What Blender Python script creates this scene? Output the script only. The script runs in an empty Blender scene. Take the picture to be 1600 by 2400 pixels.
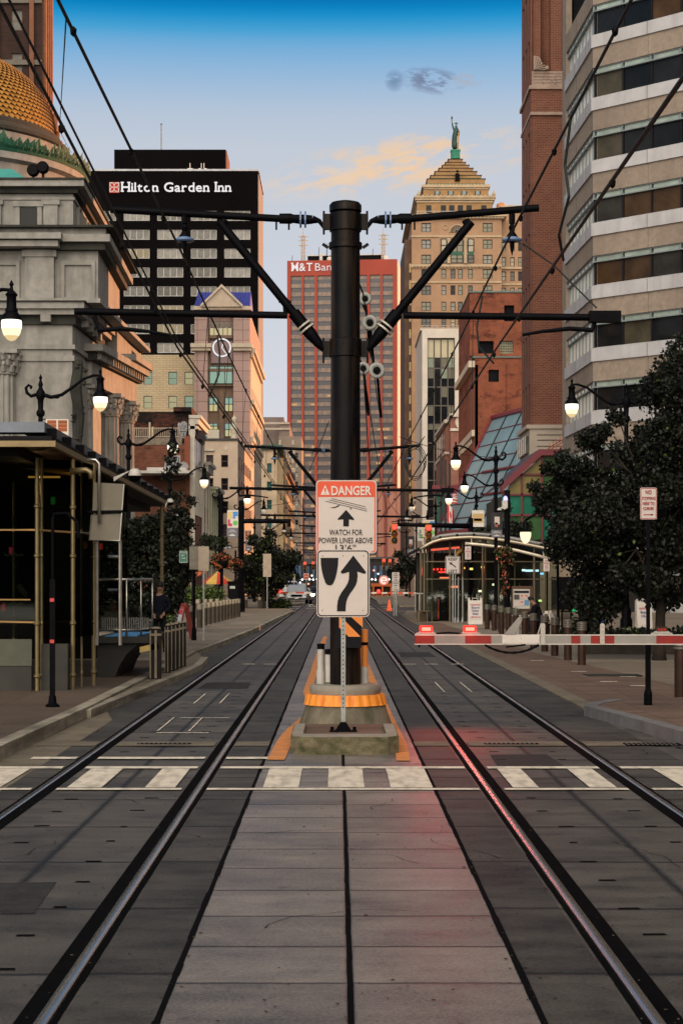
import bpy,bmesh,math,random
import numpy as np
from mathutils import Vector,Matrix
R=math.radians
PI=math.pi
SC=bpy.context.scene
COL=SC.collection
# ------------------------------------------------------------------ camera
cam_d=bpy.data.cameras.new("camera")
cam=bpy.data.objects.new("camera",cam_d)
COL.objects.link(cam)
cam.location=(0,0,1.92)
cam.rotation_euler=(R(90),0,0)
cam_d.sensor_fit='VERTICAL'
cam_d.sensor_height=36
cam_d.lens=61.22
cam_d.shift_x=0.0038
cam_d.shift_y=0.0676
cam_d.clip_start=0.1
cam_d.clip_end=6000
SC.camera=cam
# ------------------------------------------------------------------ light
SUN_EL,SUN_AZ=R(7.0),R(33.0)
sd=Vector((math.cos(SUN_AZ)*math.cos(SUN_EL),math.sin(SUN_AZ)*math.cos(SUN_EL),math.sin(SUN_EL)))
sun_d=bpy.data.lights.new("sun",'SUN')
sun_d.energy=5.0
sun_d.angle=R(0.5)
sun_d.color=(1.0,0.43,0.19)
sun=bpy.data.objects.new("sun",sun_d)
COL.objects.link(sun)
sun.rotation_euler=sd.to_track_quat('Z','Y').to_euler()
sun.location=(60,40,60)
W=bpy.data.worlds.new("World")
SC.world=W
W.use_nodes=True
nt=W.node_tree
nt.nodes.clear()
def wn(t,**k):
 n=nt.nodes.new(t)
 for a,b in k.items():setattr(n,a,b)
 return n
def wl(a,b):nt.links.new(a,b)
def wm(op,a,b=None,c=None,clamp=False):
 n=wn('ShaderNodeMath',operation=op);n.use_clamp=clamp
 for i,s in enumerate((a,b,c)):
  if s is None:continue
  if isinstance(s,(int,float)):n.inputs[i].default_value=s
  else:wl(s,n.inputs[i])
 return n.outputs[0]
def wmix(f,a,b):
 n=wn('ShaderNodeMix',data_type='RGBA')
 if isinstance(f,(int,float)):n.inputs[0].default_value=f
 else:wl(f,n.inputs[0])
 for i,s in((6,a),(7,b)):
  if isinstance(s,tuple):n.inputs[i].default_value=(*s,1)
  else:wl(s,n.inputs[i])
 return n.outputs[2]
tc=wn('ShaderNodeTexCoord')
sep=wn('ShaderNodeSeparateXYZ');wl(tc.outputs['Generated'],sep.inputs[0])
ramp=wn('ShaderNodeValToRGB');wl(sep.outputs[2],ramp.inputs[0])
el=ramp.color_ramp.elements
SKY=[(0.0,(.80,.76,.75)),(.09,(.70,.71,.77)),(.16,(.63,.66,.735)),(.2137,(.585,.625,.70)),(.2414,(.55,.605,.695)),(.2595,(.475,.57,.70)),
(.273,(.365,.52,.715)),(.284,(.27,.475,.715)),(.295,(.16,.42,.71)),(.3015,(.06,.365,.67)),(.310,(.003,.27,.60)),(.3166,(.0,.18,.48)),(.36,(.04,.17,.36)),(.5,(.09,.14,.21)),(1.0,(.09,.12,.17))]
el[0].position,el[0].color=SKY[0][0],(*SKY[0][1],1)
el[1].position,el[1].color=SKY[-1][0],(*SKY[-1][1],1)
for p,c in SKY[1:-1]:
 e=el.new(p);e.color=(*c,1)
yy=wm('MAXIMUM',sep.outputs[1],.01)
u,v=wm('DIVIDE',sep.outputs[0],yy),wm('DIVIDE',sep.outputs[2],yy)
front=wm('GREATER_THAN',sep.outputs[1],.2)
def cloud(base,u0,v0,a,b,tilt,scale,col,lo,hi,amt,seed):
 du=wm('SUBTRACT',u,u0)
 dv=wm('SUBTRACT',wm('SUBTRACT',v,v0),wm('MULTIPLY',du,tilt))
 r2=wm('ADD',wm('POWER',wm('ABSOLUTE',wm('DIVIDE',du,a)),2),wm('POWER',wm('ABSOLUTE',wm('DIVIDE',dv,b)),2))
 fall=wm('SUBTRACT',1,r2,clamp=True)
 cv=wn('ShaderNodeCombineXYZ')
 wl(wm('MULTIPLY',du,scale),cv.inputs[0]);wl(wm('MULTIPLY',dv,scale*2.6),cv.inputs[1]);cv.inputs[2].default_value=seed
 nz=wn('ShaderNodeTexNoise');wl(cv.outputs[0],nz.inputs['Vector'])
 nz.inputs['Scale'].default_value=1;nz.inputs['Detail'].default_value=7;nz.inputs['Roughness'].default_value=.58
 mr=wn('ShaderNodeMapRange');mr.interpolation_type='SMOOTHSTEP';wl(nz.outputs[0],mr.inputs[0])
 mr.inputs[1].default_value=lo;mr.inputs[2].default_value=hi
 f=wm('MULTIPLY',wm('MULTIPLY',mr.outputs[0],fall),wm('MULTIPLY',front,amt))
 return wmix(f,base,col)
sky=wn('ShaderNodeTexSky');sky.sky_type='NISHITA';sky.sun_disc=False
sky.sun_elevation=SUN_EL;sky.sun_rotation=R(90)-SUN_AZ
sc_=wn('ShaderNodeVectorMath',operation='SCALE');wl(sky.outputs[0],sc_.inputs[0]);sc_.inputs[3].default_value=.06
c=wmix(.03,ramp.outputs[0],sc_.outputs[0])
c=cloud(c,.040,.2405,.085,.0195,.15,42,(.88,.61,.38),.43,.62,1.0,3.3)
c=cloud(c,-.004,.231,.050,.011,.2,56,(.84,.63,.46),.43,.64,.7,9.1)
c=cloud(c,.054,.2875,.020,.0085,-.1,90,(.17,.21,.33),.42,.56,1.0,1.7)
c=cloud(c,.0325,.2875,.006,.007,.0,90,(.15,.24,.40),.36,.5,.8,4.4)
c=cloud(c,.074,.288,.010,.005,-.1,90,(.40,.44,.52),.40,.54,.8,6.1)
bk=wn('ShaderNodeMapRange');bk.interpolation_type='SMOOTHSTEP';wl(sep.outputs[1],bk.inputs[0])
bk.inputs[1].default_value=.05;bk.inputs[2].default_value=-.6;bk.inputs[3].default_value=0;bk.inputs[4].default_value=1
c=wmix(wm('MULTIPLY',bk.outputs[0],.6),c,(.42,.40,.38))
gd_=wn('ShaderNodeVectorMath',operation='DOT_PRODUCT');wl(tc.outputs['Generated'],gd_.inputs[0]);gd_.inputs[1].default_value=(-.10,-.885,.455)
gl_=wn('ShaderNodeMapRange');gl_.interpolation_type='SMOOTHSTEP';wl(gd_.outputs['Value'],gl_.inputs[0]);gl_.inputs[1].default_value=.55;gl_.inputs[2].default_value=.97;gl_.inputs[3].default_value=0;gl_.inputs[4].default_value=1
c=wmix(gl_.outputs[0],c,(4.7,4.12,3.42))
bg=wn('ShaderNodeBackground');wl(c,bg.inputs[0]);bg.inputs[1].default_value=.536
wo=wn('ShaderNodeOutputWorld');wl(bg.outputs[0],wo.inputs[0])
VS=SC.view_settings
VS.view_transform='Standard';VS.look='None';VS.exposure=0.9;VS.gamma=1.0;VS.use_curve_mapping=False
SC.cycles.max_bounces=6
SC.cycles.diffuse_bounces=3
SC.cycles.glossy_bounces=3
SC.cycles.transmission_bounces=4
SC.cycles.transparent_max_bounces=12
SC.cycles.sample_clamp_indirect=4
# ------------------------------------------------------------------ picture units -> metres (camera 1.92 m up, vanishing point 775,1335)
F=4000.0
def gx(x,d):return(x-775.0)/F*d
def gz(y,d):return 1.92-(y-1335.0)/F*d
def gd(y,z=0.0):return(1.92-z)*F/(y-1335.0)
# ------------------------------------------------------------------ materials
def _nm(name):
 m=bpy.data.materials.new(name);m.use_nodes=True
 return m,m.node_tree,m.node_tree.nodes['Principled BSDF']
def _ram(c,a):return(max(0,c[0]*a),max(0,c[1]*a),max(0,c[2]*a),1)
def mat(name,c,rough=.8,metal=0.0,ns=1.5,na=.25,bump=0.0,spec=.4,stain=None,coat=0):
 m,t,b=_nm(name)
 b.inputs['Roughness'].default_value=rough
 b.inputs['Metallic'].default_value=metal
 b.inputs['Specular IOR Level'].default_value=spec
 b.inputs['Coat Weight'].default_value=coat
 N,L=t.nodes.new,t.links.new
 co=N('ShaderNodeTexCoord')
 n1=N('ShaderNodeTexNoise');n1 .inputs['Scale'].default_value=ns;n1 .inputs['Detail'].default_value=8;n1 .inputs['Roughness'].default_value=.65
 L(co.outputs['Object'],n1 .inputs['Vector'])
 r=N('ShaderNodeValToRGB');L(n1 .outputs[0],r.inputs[0])
 r.color_ramp.elements[0].position=.28;r.color_ramp.elements[0].color=_ram(c,1-na)
 r.color_ramp.elements[1].position=.72;r.color_ramp.elements[1].color=_ram(c,1+na)
 out=r.outputs[0]
 if stain:
  sc2,sz,amt=stain
  mp=N('ShaderNodeMapping');L(co.outputs['Object'],mp.inputs[0]);mp.inputs['Scale'].default_value=sz
  n2=N('ShaderNodeTexNoise');n2 .inputs['Scale'].default_value=1;n2 .inputs['Detail'].default_value=5;L(mp.outputs[0],n2 .inputs['Vector'])
  r2=N('ShaderNodeValToRGB');L(n2 .outputs[0],r2 .inputs[0])
  r2 .color_ramp.elements[0].position=.45;r2 .color_ramp.elements[0].color=(0,0,0,1)
  r2 .color_ramp.elements[1].position=.7;r2 .color_ramp.elements[1].color=(amt,amt,amt,1)
  mx=N('ShaderNodeMix');mx.data_type='RGBA';L(r2 .outputs[0],mx.inputs[0]);L(out,mx.inputs[6]);mx.inputs[7].default_value=(*sc2,1)
  out=mx.outputs[2]
 L(out,b.inputs['Base Color'])
 if bump:
  n3=N('ShaderNodeTexNoise');n3 .inputs['Scale'].default_value=ns*12;n3 .inputs['Detail'].default_value=4
  L(co.outputs['Object'],n3 .inputs['Vector'])
  bp=N('ShaderNodeBump');bp.inputs['Strength'].default_value=bump;bp.inputs['Distance'].default_value=.02
  L(n3 .outputs[0],bp.inputs['Height']);L(bp.outputs[0],b.inputs['Normal'])
 return m
def brick(name,c1,c2,mortar,w=.24,h=.08,ms=.012,rough=.85,na=.25,blot=None,off=.5):
 m,t,b=_nm(name)
 b.inputs['Roughness'].default_value=rough;b.inputs['Specular IOR Level'].default_value=.25
 N,L=t.nodes.new,t.links.new
 co=N('ShaderNodeTexCoord');sp=N('ShaderNodeSeparateXYZ');L(co.outputs['Object'],sp.inputs[0])
 ad=N('ShaderNodeMath');L(sp.outputs[0],ad.inputs[0]);L(sp.outputs[1],ad.inputs[1])
 cb=N('ShaderNodeCombineXYZ');L(ad.outputs[0],cb.inputs[0]);L(sp.outputs[2],cb.inputs[1])
 bt=N('ShaderNodeTexBrick');L(cb.outputs[0],bt.inputs['Vector'])
 bt.inputs['Color1'].default_value=(*c1,1);bt.inputs['Color2'].default_value=(*c2,1);bt.inputs['Mortar'].default_value=(*mortar,1)
 bt.inputs['Scale'].default_value=1;bt.inputs['Mortar Size'].default_value=ms
 bt.inputs['Brick Width'].default_value=w;bt.inputs['Row Height'].default_value=h;bt.offset=off
 nz=N('ShaderNodeTexNoise');nz.inputs['Scale'].default_value=.35;nz.inputs['Detail'].default_value=9;nz.inputs['Roughness'].default_value=.7
 L(co.outputs['Object'],nz.inputs['Vector'])
 r=N('ShaderNodeValToRGB');L(nz.outputs[0],r.inputs[0])
 r.color_ramp.elements[0].position=.3;r.color_ramp.elements[0].color=(1-na,)*3+(1,)
 r.color_ramp.elements[1].position=.7;r.color_ramp.elements[1].color=(1+na,)*3+(1,)
 mx=N('ShaderNodeMix');mx.data_type='RGBA';mx.blend_type='MULTIPLY';mx.inputs[0].default_value=1
 L(bt.outputs[0],mx.inputs[6]);L(r.outputs[0],mx.inputs[7])
 out=mx.outputs[2]
 if blot:
  c3,s3,lo=blot
  n2=N('ShaderNodeTexNoise');n2 .inputs['Scale'].default_value=s3;n2 .inputs['Detail'].default_value=10;n2 .inputs['Roughness'].default_value=.75
  mp=N('ShaderNodeMapping');mp.inputs['Scale'].default_value=(1,1,2.2);L(co.outputs['Object'],mp.inputs[0]);L(mp.outputs[0],n2 .inputs['Vector'])
  r2=N('ShaderNodeValToRGB');L(n2 .outputs[0],r2 .inputs[0])
  r2 .color_ramp.elements[0].position=lo;r2 .color_ramp.elements[0].color=(0,0,0,1)
  r2 .color_ramp.elements[1].position=lo+.07;r2 .color_ramp.elements[1].color=(1,1,1,1)
  m3=N('ShaderNodeMix');m3 .data_type='RGBA';L(r2 .outputs[0],m3 .inputs[0]);L(out,m3 .inputs[6]);m3 .inputs[7].default_value=(*c3,1)
  out=m3 .outputs[2]
 L(out,b.inputs['Base Color'])
 bp=N('ShaderNodeBump');bp.inputs['Strength'].default_value=.4;bp.inputs['Distance'].default_value=.01;bp.invert=True
 L(bt.outputs['Fac'],bp.inputs['Height']);L(bp.outputs[0],b.inputs['Normal'])
 return m
def emis(name,c,s):
 m=bpy.data.materials.new(name);m.use_nodes=True
 t=m.node_tree;t.nodes.clear()
 e=t.nodes.new('ShaderNodeEmission');e.inputs[0].default_value=(*c,1);e.inputs[1].default_value=s*.536
 o=t.nodes.new('ShaderNodeOutputMaterial');t.links.new(e.outputs[0],o.inputs[0])
 return m
def clearglass(name,tint,gloss):
 m=bpy.data.materials.new(name);m.use_nodes=True
 t=m.node_tree;t.nodes.clear()
 a=t.nodes.new('ShaderNodeBsdfTransparent');a.inputs[0].default_value=(*tint,1)
 g=t.nodes.new('ShaderNodeBsdfGlossy');g.inputs[0].default_value=(.8,.85,.85,1);g.inputs[1].default_value=.03
 x=t.nodes.new('ShaderNodeMixShader');x.inputs[0].default_value=gloss
 o=t.nodes.new('ShaderNodeOutputMaterial')
 t.links.new(a.outputs[0],x.inputs[1]);t.links.new(g.outputs[0],x.inputs[2]);t.links.new(x.outputs[0],o.inputs[0])
 return m
def paving(name,c,jx,jy,jw,jc,rough=.7,na=.3,ns=1.2,x0=0.0,streak=.25,offset_rows=False,spec=.4):
 """concrete slabs: joints every jy metres along Y, and every jx along X from x0 (0 = none)"""
 m,t,b=_nm(name)
 b.inputs['Specular IOR Level'].default_value=spec
 N,L=t.nodes.new,t.links.new
 co=N('ShaderNodeTexCoord');sp=N('ShaderNodeSeparateXYZ');L(co.outputs['Object'],sp.inputs[0])
 def mm(op,a,bb=None,clamp=False):
  n=N('ShaderNodeMath');n.operation=op;n.use_clamp=clamp
  for i,s in enumerate((a,bb)):
   if s is None:continue
   if isinstance(s,(int,float)):n.inputs[i].default_value=s
   else:L(s,n.inputs[i])
  return n.outputs[0]
 wob=N('ShaderNodeTexNoise');wob.inputs['Scale'].default_value=7;wob.inputs['Detail'].default_value=6;L(co.outputs['Object'],wob.inputs['Vector'])
 w=mm('MULTIPLY',mm('SUBTRACT',wob.outputs[0],.5),jw*.9)
 def line(s,per,o=0.0):
  f=mm('FRACT',mm('DIVIDE',mm('ADD',mm('SUBTRACT',s,o),w),per))
  dd=mm('MULTIPLY',mm('MINIMUM',f,mm('SUBTRACT',1,f)),per)
  return mm('SUBTRACT',1,mm('DIVIDE',dd,jw),clamp=True)
 j=line(sp.outputs[1],jy)if jy else None
 if jx:
  lx=line(sp.outputs[0],jx,x0)
  j=mm('MAXIMUM',j,lx)if j is not None else lx
 n1=N('ShaderNodeTexNoise');n1 .inputs['Scale'].default_value=ns;n1 .inputs['Detail'].default_value=10;n1 .inputs['Roughness'].default_value=.7
 L(co.outputs['Object'],n1 .inputs['Vector'])
 mp=N('ShaderNodeMapping');mp.inputs['Scale'].default_value=(1.2,4,1);L(co.outputs['Object'],mp.inputs[0])
 n2=N('ShaderNodeTexNoise');n2 .inputs['Scale'].default_value=1;n2 .inputs['Detail'].default_value=8;L(mp.outputs[0],n2 .inputs['Vector'])
 n4=N('ShaderNodeTexNoise');n4 .inputs['Scale'].default_value=60;n4 .inputs['Detail'].default_value=3;L(co.outputs['Object'],n4 .inputs['Vector'])
 s=mm('ADD',mm('ADD',mm('MULTIPLY',mm('SUBTRACT',n1 .outputs[0],.5),2*na),mm('MULTIPLY',mm('SUBTRACT',n2 .outputs[0],.5),2*streak)),
 mm('MULTIPLY',mm('SUBTRACT',n4 .outputs[0],.5),1.7))
 n5=N('ShaderNodeTexNoise');n5 .inputs['Scale'].default_value=.45;n5 .inputs['Detail'].default_value=9;n5 .inputs['Roughness'].default_value=.75;L(co.outputs['Object'],n5 .inputs['Vector'])
 n6=N('ShaderNodeTexVoronoi');n6 .inputs['Scale'].default_value=2.6;L(co.outputs['Object'],n6 .inputs['Vector'])
 spot=mm('SUBTRACT',1,mm('MULTIPLY',mm('SUBTRACT',n6 .outputs['Distance'],mm('MULTIPLY',wob.outputs[0],.10)),14),clamp=True)
 oil=mm('MULTIPLY',mm('SUBTRACT',n5 .outputs[0],.54),5,clamp=True)
 s=mm('SUBTRACT',s,mm('ADD',mm('MULTIPLY',spot,.35),mm('MULTIPLY',oil,.38)))
 if jy:
  cid=N('ShaderNodeTexWhiteNoise');cid.noise_dimensions='2D'
  cv=N('ShaderNodeCombineXYZ');L(mm('FLOOR',mm('DIVIDE',sp.outputs[1],jy)),cv.inputs[1])
  if jx:L(mm('FLOOR',mm('DIVIDE',mm('SUBTRACT',sp.outputs[0],x0),jx)),cv.inputs[0])
  L(cv.outputs[0],cid.inputs['Vector'])
  s=mm('ADD',s,mm('MULTIPLY',mm('SUBTRACT',cid.outputs[0],.5),.36))
 sc3=N('ShaderNodeVectorMath');sc3 .operation='SCALE';sc3 .inputs[0].default_value=c;L(mm('MAXIMUM',mm('ADD',s,1),.15),sc3 .inputs[3])
 out=sc3 .outputs[0]
 if j is not None:
  mx=N('ShaderNodeMix');mx.data_type='RGBA';L(j,mx.inputs[0]);L(out,mx.inputs[6]);mx.inputs[7].default_value=(*jc,1)
  out=mx.outputs[2]
 L(out,b.inputs['Base Color'])
 L(mm('ADD',mm('MULTIPLY',n1 .outputs[0],.3),rough-.15),b.inputs['Roughness'])
 bp=N('ShaderNodeBump');bp.inputs['Strength'].default_value=.35;bp.inputs['Distance'].default_value=.008
 hh=mm('ADD',n4 .outputs[0],mm('MULTIPLY',n2 .outputs[0],.6))
 if j is not None:hh=mm('SUBTRACT',hh,mm('MULTIPLY',j,3))
 L(hh,bp.inputs['Height']);L(bp.outputs[0],b.inputs['Normal'])
 return m
 # ------------------------------------------------------------------ mesh builder
TEXT={}
def text_geo(body,bold=0.0):
 k=(body,bold)
 if k not in TEXT:
  cu=bpy.data.curves.new('t','FONT');cu.body=body;cu.size=1;cu.extrude=.02;cu.offset=bold;cu.resolution_u=3
  o=bpy.data.objects.new('t',cu)
  me=o.to_mesh()
  vs=np.array([v.co[:]for v in me.vertices])if len(me.vertices)else np.zeros((0,3))
  TEXT[k]=(vs,[tuple(p.vertices)for p in me.polygons])
  o.to_mesh_clear();bpy.data.objects.remove(o);bpy.data.curves.remove(cu)
 return TEXT[k]
SERIF={'H':[(.12,0),(.88,0),(.12,1),(.88,1)],'i':[(.5,0)],'l':[(.5,0)],'n':[(.14,0),(.86,0)],'I':[(.5,0),(.5,1)],'r':[(.2,0)],
'M':[(.1,0),(.9,0),(.08,1),(.92,1)],'T':[(.5,0)],'d':[(.84,0)]}
class MB:
 def __init__(s):s.v,s.f,s.m,s.mi=[],[],[],0
 def add(s,vs,fs):
  o=len(s.v);s.v+=[tuple(p)for p in vs]
  for f in fs:s.f.append(tuple(i+o for i in f));s.m.append(s.mi)
  return s
 def box(s,x0,x1,y0,y1,z0,z1):
  if x1<x0:x0,x1=x1,x0
  if y1<y0:y0,y1=y1,y0
  if z1<z0:z0,z1=z1,z0
  return s.add([(x0,y0,z0),(x1,y0,z0),(x1,y1,z0),(x0,y1,z0),(x0,y0,z1),(x1,y0,z1),(x1,y1,z1),(x0,y1,z1)],
  [(0,3,2,1),(4,5,6,7),(0,1,5,4),(1,2,6,5),(2,3,7,6),(3,0,4,7)])
 def quad(s,*p):return s.add(p,[tuple(range(len(p)))])
 def prism(s,poly,y0,y1):
  n=len(poly)
  if sum(poly[i][0]*poly[(i+1)%n][1]-poly[(i+1)%n][0]*poly[i][1]for i in range(n))<0:poly=poly[::-1]
  vs=[(x,y0,z)for x,z in poly]+[(x,y1,z)for x,z in poly]
  return s.add(vs,[tuple(range(n)),tuple(range(2*n-1,n-1,-1))]+[((i+1)%n,i,n+i,n+(i+1)%n)for i in range(n)])
 def prism_x(s,poly,x0,x1):
  n=len(poly)
  if sum(poly[i][0]*poly[(i+1)%n][1]-poly[(i+1)%n][0]*poly[i][1]for i in range(n))<0:poly=poly[::-1]
  vs=[(x1,y,z)for y,z in poly]+[(x0,y,z)for y,z in poly]
  return s.add(vs,[tuple(range(n)),tuple(range(2*n-1,n-1,-1))]+[((i+1)%n,i,n+i,n+(i+1)%n)for i in range(n)])
 def slab(s,poly,z0,z1):
  n=len(poly)
  if sum(poly[i][0]*poly[(i+1)%n][1]-poly[(i+1)%n][0]*poly[i][1]for i in range(n))<0:poly=poly[::-1]
  vs=[(x,y,z1)for x,y in poly]+[(x,y,z0)for x,y in poly]
  return s.add(vs,[tuple(range(n)),tuple(range(2*n-1,n-1,-1))]+[((i+1)%n,i,n+i,n+(i+1)%n)for i in range(n)])
 def tube(s,pts,r,n=8,cap=True):
  pts=[Vector(p)for p in pts];k=len(pts)
  rs=r if isinstance(r,(list,tuple))else[r]*k
  vs,prev=[],None
  for i,p in enumerate(pts):
   t=(pts[min(i+1,k-1)]-pts[max(i-1,0)]).normalized()
   a=prev if prev is not None else(Vector((0,0,1))if abs(t.z)<.9 else Vector((1,0,0)))
   b=t.cross(a);b.normalize();a=b.cross(t);a.normalize();prev=a
   for j in range(n):
    q=2*PI*j/n
    vs.append(p+(a*math.cos(q)+b*math.sin(q))*rs[i])
  fs=[(i*n+j,i*n+(j+1)%n,(i+1)*n+(j+1)%n,(i+1)*n+j)for i in range(k-1)for j in range(n)]
  if cap:fs+=[tuple(range(n-1,-1,-1)),tuple(range((k-1)*n,k*n))]
  return s.add(vs,fs)
 def lathe(s,prof,n=16,c=(0,0,0),a0=0.0,a1=2*PI):
  full=abs(a1-a0-2*PI)<1e-6
  m=n if full else n+1
  vs=[(c[0]+r*math.cos(a0+(a1-a0)*j/n),c[1]+r*math.sin(a0+(a1-a0)*j/n),c[2]+z)for r,z in prof for j in range(m)]
  fs=[]
  for i in range(len(prof)-1):
   for j in range(n):
    k=(j+1)%m
    fs.append((i*m+j,i*m+k,(i+1)*m+k,(i+1)*m+j))
  return s.add(vs,fs)
 def lathe_y(s,prof,n=16,c=(0,0,0)):
  vs=[(c[0]+r*math.cos(2*PI*j/n),c[1]+y,c[2]+r*math.sin(2*PI*j/n))for r,y in prof for j in range(n)]
  return s.add(vs,[(i*n+j,i*n+(j+1)%n,(i+1)*n+(j+1)%n,(i+1)*n+j)for i in range(len(prof)-1)for j in range(n)])
 def text(s,body,x,z,y,h,w=None,bold=0.0,serif=False,dep=.006,align='C'):
  """letters on a plane facing -Y; cap height h, centred (or from the left) at x, baseline at z"""
  if not serif:
   vs,fs=text_geo(body,bold)
   if not len(vs):return s
   k=h/.73;a,b=vs[:,0].min(),vs[:,0].max()
   kx=(w/(b-a))if w else k
   ox=x-(a+b)/2*kx if align=='C' else x-a*kx
   return s.add([(ox+p[0]*kx,y-(p[2]/.02)*dep,z+p[1]*k)for p in vs],fs)
  pos,items=0,[]
  for ch in body:
   if ch==' ':pos+=.32;continue
   vs,fs=text_geo(ch,bold)
   a,b=vs[:,0].min(),vs[:,0].max()
   items.append((ch,pos,a,b,vs,fs));pos+=(b-a)+.10
  pos-=.10;kx=w/pos;k=h/.73
  ox=x-w/2 if align=='C' else x
  for ch,p0,a,b,vs,fs in items:
   s.add([(ox+(p0+q[0]-a)*kx,y-(q[2]/.02)*dep,z+q[1]*k)for q in vs],fs)
   for fx,fy in SERIF.get(ch,[]):
    cx=ox+(p0+fx*(b-a))*kx;hw=.10*kx
    cz=z+(fy*.73-(.0 if fy==0 else .07))*k
    s.box(cx-hw,cx+hw,y-dep*1.1,y+dep*1.1,cz,cz+.07*k)
  return s
 def xf(s,M,start=0):
  for i in range(start,len(s.v)):s.v[i]=tuple(M@Vector(s.v[i]))
  return s
 def build(s,name,mats,parent=None,smooth=False,loc=None,auto=False):
  me=bpy.data.meshes.new(name)
  me.from_pydata(s.v,[],s.f)
  if not isinstance(mats,(list,tuple)):mats=[mats]
  for m in mats:me.materials.append(m)
  if len(mats)>1:me.polygons.foreach_set('material_index',s.m)
  if smooth:me.polygons.foreach_set('use_smooth',[True]*len(s.f))
  me.update()
  if smooth and auto:
   try:me.set_sharp_from_angle(angle=R(40))
   except Exception:pass
  o=bpy.data.objects.new(name,me);COL.objects.link(o)
  put(o,parent)
  if loc:o.location=loc
  return o
def put(o,parent):
 if parent is None:return
 o.parent=parent
 if parent.type=='EMPTY':o.location=-parent.location
def tag(o,label,cat,group=None):
 o['label']=label;o['category']=cat
 if group:o['group']=group
 return o
def thing(name,label,cat,loc=(0,0,0),group=None):
 o=bpy.data.objects.new(name,None);COL.objects.link(o);o.location=loc;o.empty_display_size=.2
 return tag(o,label,cat,group)
def struct(o,kind='structure'):
 o['kind']=kind;return o
def kids(o):return[c for c in o.children]
def copy_tree(o,parent=None):
 c=o.copy();COL.objects.link(c)
 if parent is not None:c.parent=parent
 for ch in kids(o):copy_tree(ch,c)
 return c
def dup(root,loc,rz=0.0,label=None,group=None,scale=None):
 r=copy_tree(root);r.location=loc;r.rotation_euler=(0,0,rz)
 if scale:r.scale=(scale,)*3
 if label:r['label']=label
 if group:r['group']=group
 return r
def place(root,loc,rz=0.0,scale=None):
 root.location=loc;root.rotation_euler=(0,0,rz)
 if scale:root.scale=(scale,)*3
 return root
def rrect(x0,x1,z0,z1,r,n=5):
 p=[]
 for cx,cz,a in((x1-r,z0+r,-PI/2),(x1-r,z1-r,0),(x0+r,z1-r,PI/2),(x0+r,z0+r,PI)):
  p+=[(cx+r*math.cos(a+i*PI/2/n),cz+r*math.sin(a+i*PI/2/n))for i in range(n+1)]
 return p
def ribbon(mb,pts,w,z0,z1):
 """a kerb: polyline (x,y), w metres to the left of travel"""
 P=[Vector((p[0],p[1],0))for p in pts];n=len(P);L_=[]
 for i in range(n):
  t=(P[min(i+1,n-1)]-P[max(i-1,0)]).normalized()
  L_.append(P[i]+Vector((-t.y,t.x,0))*w)
 for i in range(n-1):
  a,b,c_,d_=P[i],P[i+1],L_[i+1],L_[i]
  mb.slab([(a.x,a.y),(b.x,b.y),(c_.x,c_.y),(d_.x,d_.y)],z0,z1)
 return mb
def facade(wall,M,u_open,w_open,U,H,t=.25,u0=0.0,w0=0.0):
 """a wall with real openings in local (u, depth, w); returns the openings"""
 s0=len(wall.v)
 us=sorted(u_open);ws=sorted(w_open);cur=u0
 for a,b in us:
  if a>cur:wall.box(cur,a,0,t,w0,H)
  cz=w0
  for c_,d_ in ws:
   if c_>cz:wall.box(a,b,0.002,t,cz,c_)
   cz=d_
  if cz<H:wall.box(a,b,0.002,t,cz,H)
  cur=b
 if cur<U:wall.box(cur,U,0,t,w0,H)
 wall.xf(M,s0)
 return[(a,b,c_,d_)for c_,d_ in ws for a,b in us]
WM={}
def window_mesh(w,h,nx,nz,fr,mats,key=''):
 k=(round(w,2),round(h,2),nx,nz,fr,tuple(m.name for m in mats))
 if k not in WM:
  b=MB();b.mi=0
  b.quad((-w/2,.06,0),(w/2,.06,0),(w/2,.06,h),(-w/2,.06,h))
  b.mi=1
  f=fr
  b.box(-w/2,-w/2+f,0,.08,0,h);b.box(w/2-f,w/2,0,.08,0,h)
  b.box(-w/2+f,w/2-f,0,.08,0,f);b.box(-w/2+f,w/2-f,0,.08,h-f,h)
  for i in range(1,nx):
   x=-w/2+w*i/nx;b.box(x-f/2,x+f/2,.01,.08,f,h-f)
  for i in range(1,nz):
   z=h*i/nz;b.box(-w/2+f,w/2-f,.015,.08,z-f/2.2,z+f/2.2)
  me=bpy.data.meshes.new('window');me.from_pydata(b.v,[],b.f)
  for m in mats:me.materials.append(m)
  me.polygons.foreach_set('material_index',b.m);me.update()
  WM[k]=me
 return WM[k]
def windows(parent,M,opens,glassf,frame,nx=2,nz=2,fr=.06,dep=.14,limit=100,name='window'):
 """one child per opening; glassf(i) picks the glass"""
 rest=MB()
 for i,(a,b,c_,d_)in enumerate(opens):
  n_=parent.get('_nw',0)
  me=window_mesh(b-a,d_-c_,nx,nz,fr,(glassf(i),frame))
  X_=M@Matrix.Translation(((a+b)/2,dep,c_))
  if n_<limit:
   o=bpy.data.objects.new(name,me);COL.objects.link(o);o.parent=parent
   o.matrix_local=Matrix.Translation(-parent.location)@X_
   parent['_nw']=n_+1
  else:
   rest.add([X_@v.co for v in me.vertices],[tuple(p.vertices)for p in me.polygons])
 if rest.v:
  o=rest.build('window_rows',glassf(0),parent);o['kind']='stuff'
T0=Matrix.Translation
def MF(x,y,z=0):return T0((x,y,z))
def ML(x,y,z=0):return T0((x,y,z))@Matrix.Rotation(-PI/2,4,'Z')
def MR(x,y,z=0):return T0((x,y,z))@Matrix.Rotation(PI/2,4,'Z')
rnd=random.Random(7)
BLACK=mat('black_painted_steel',(.0022,.0022,.0036),.5,spec=.05,ns=6,na=.5,bump=.05)
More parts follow.
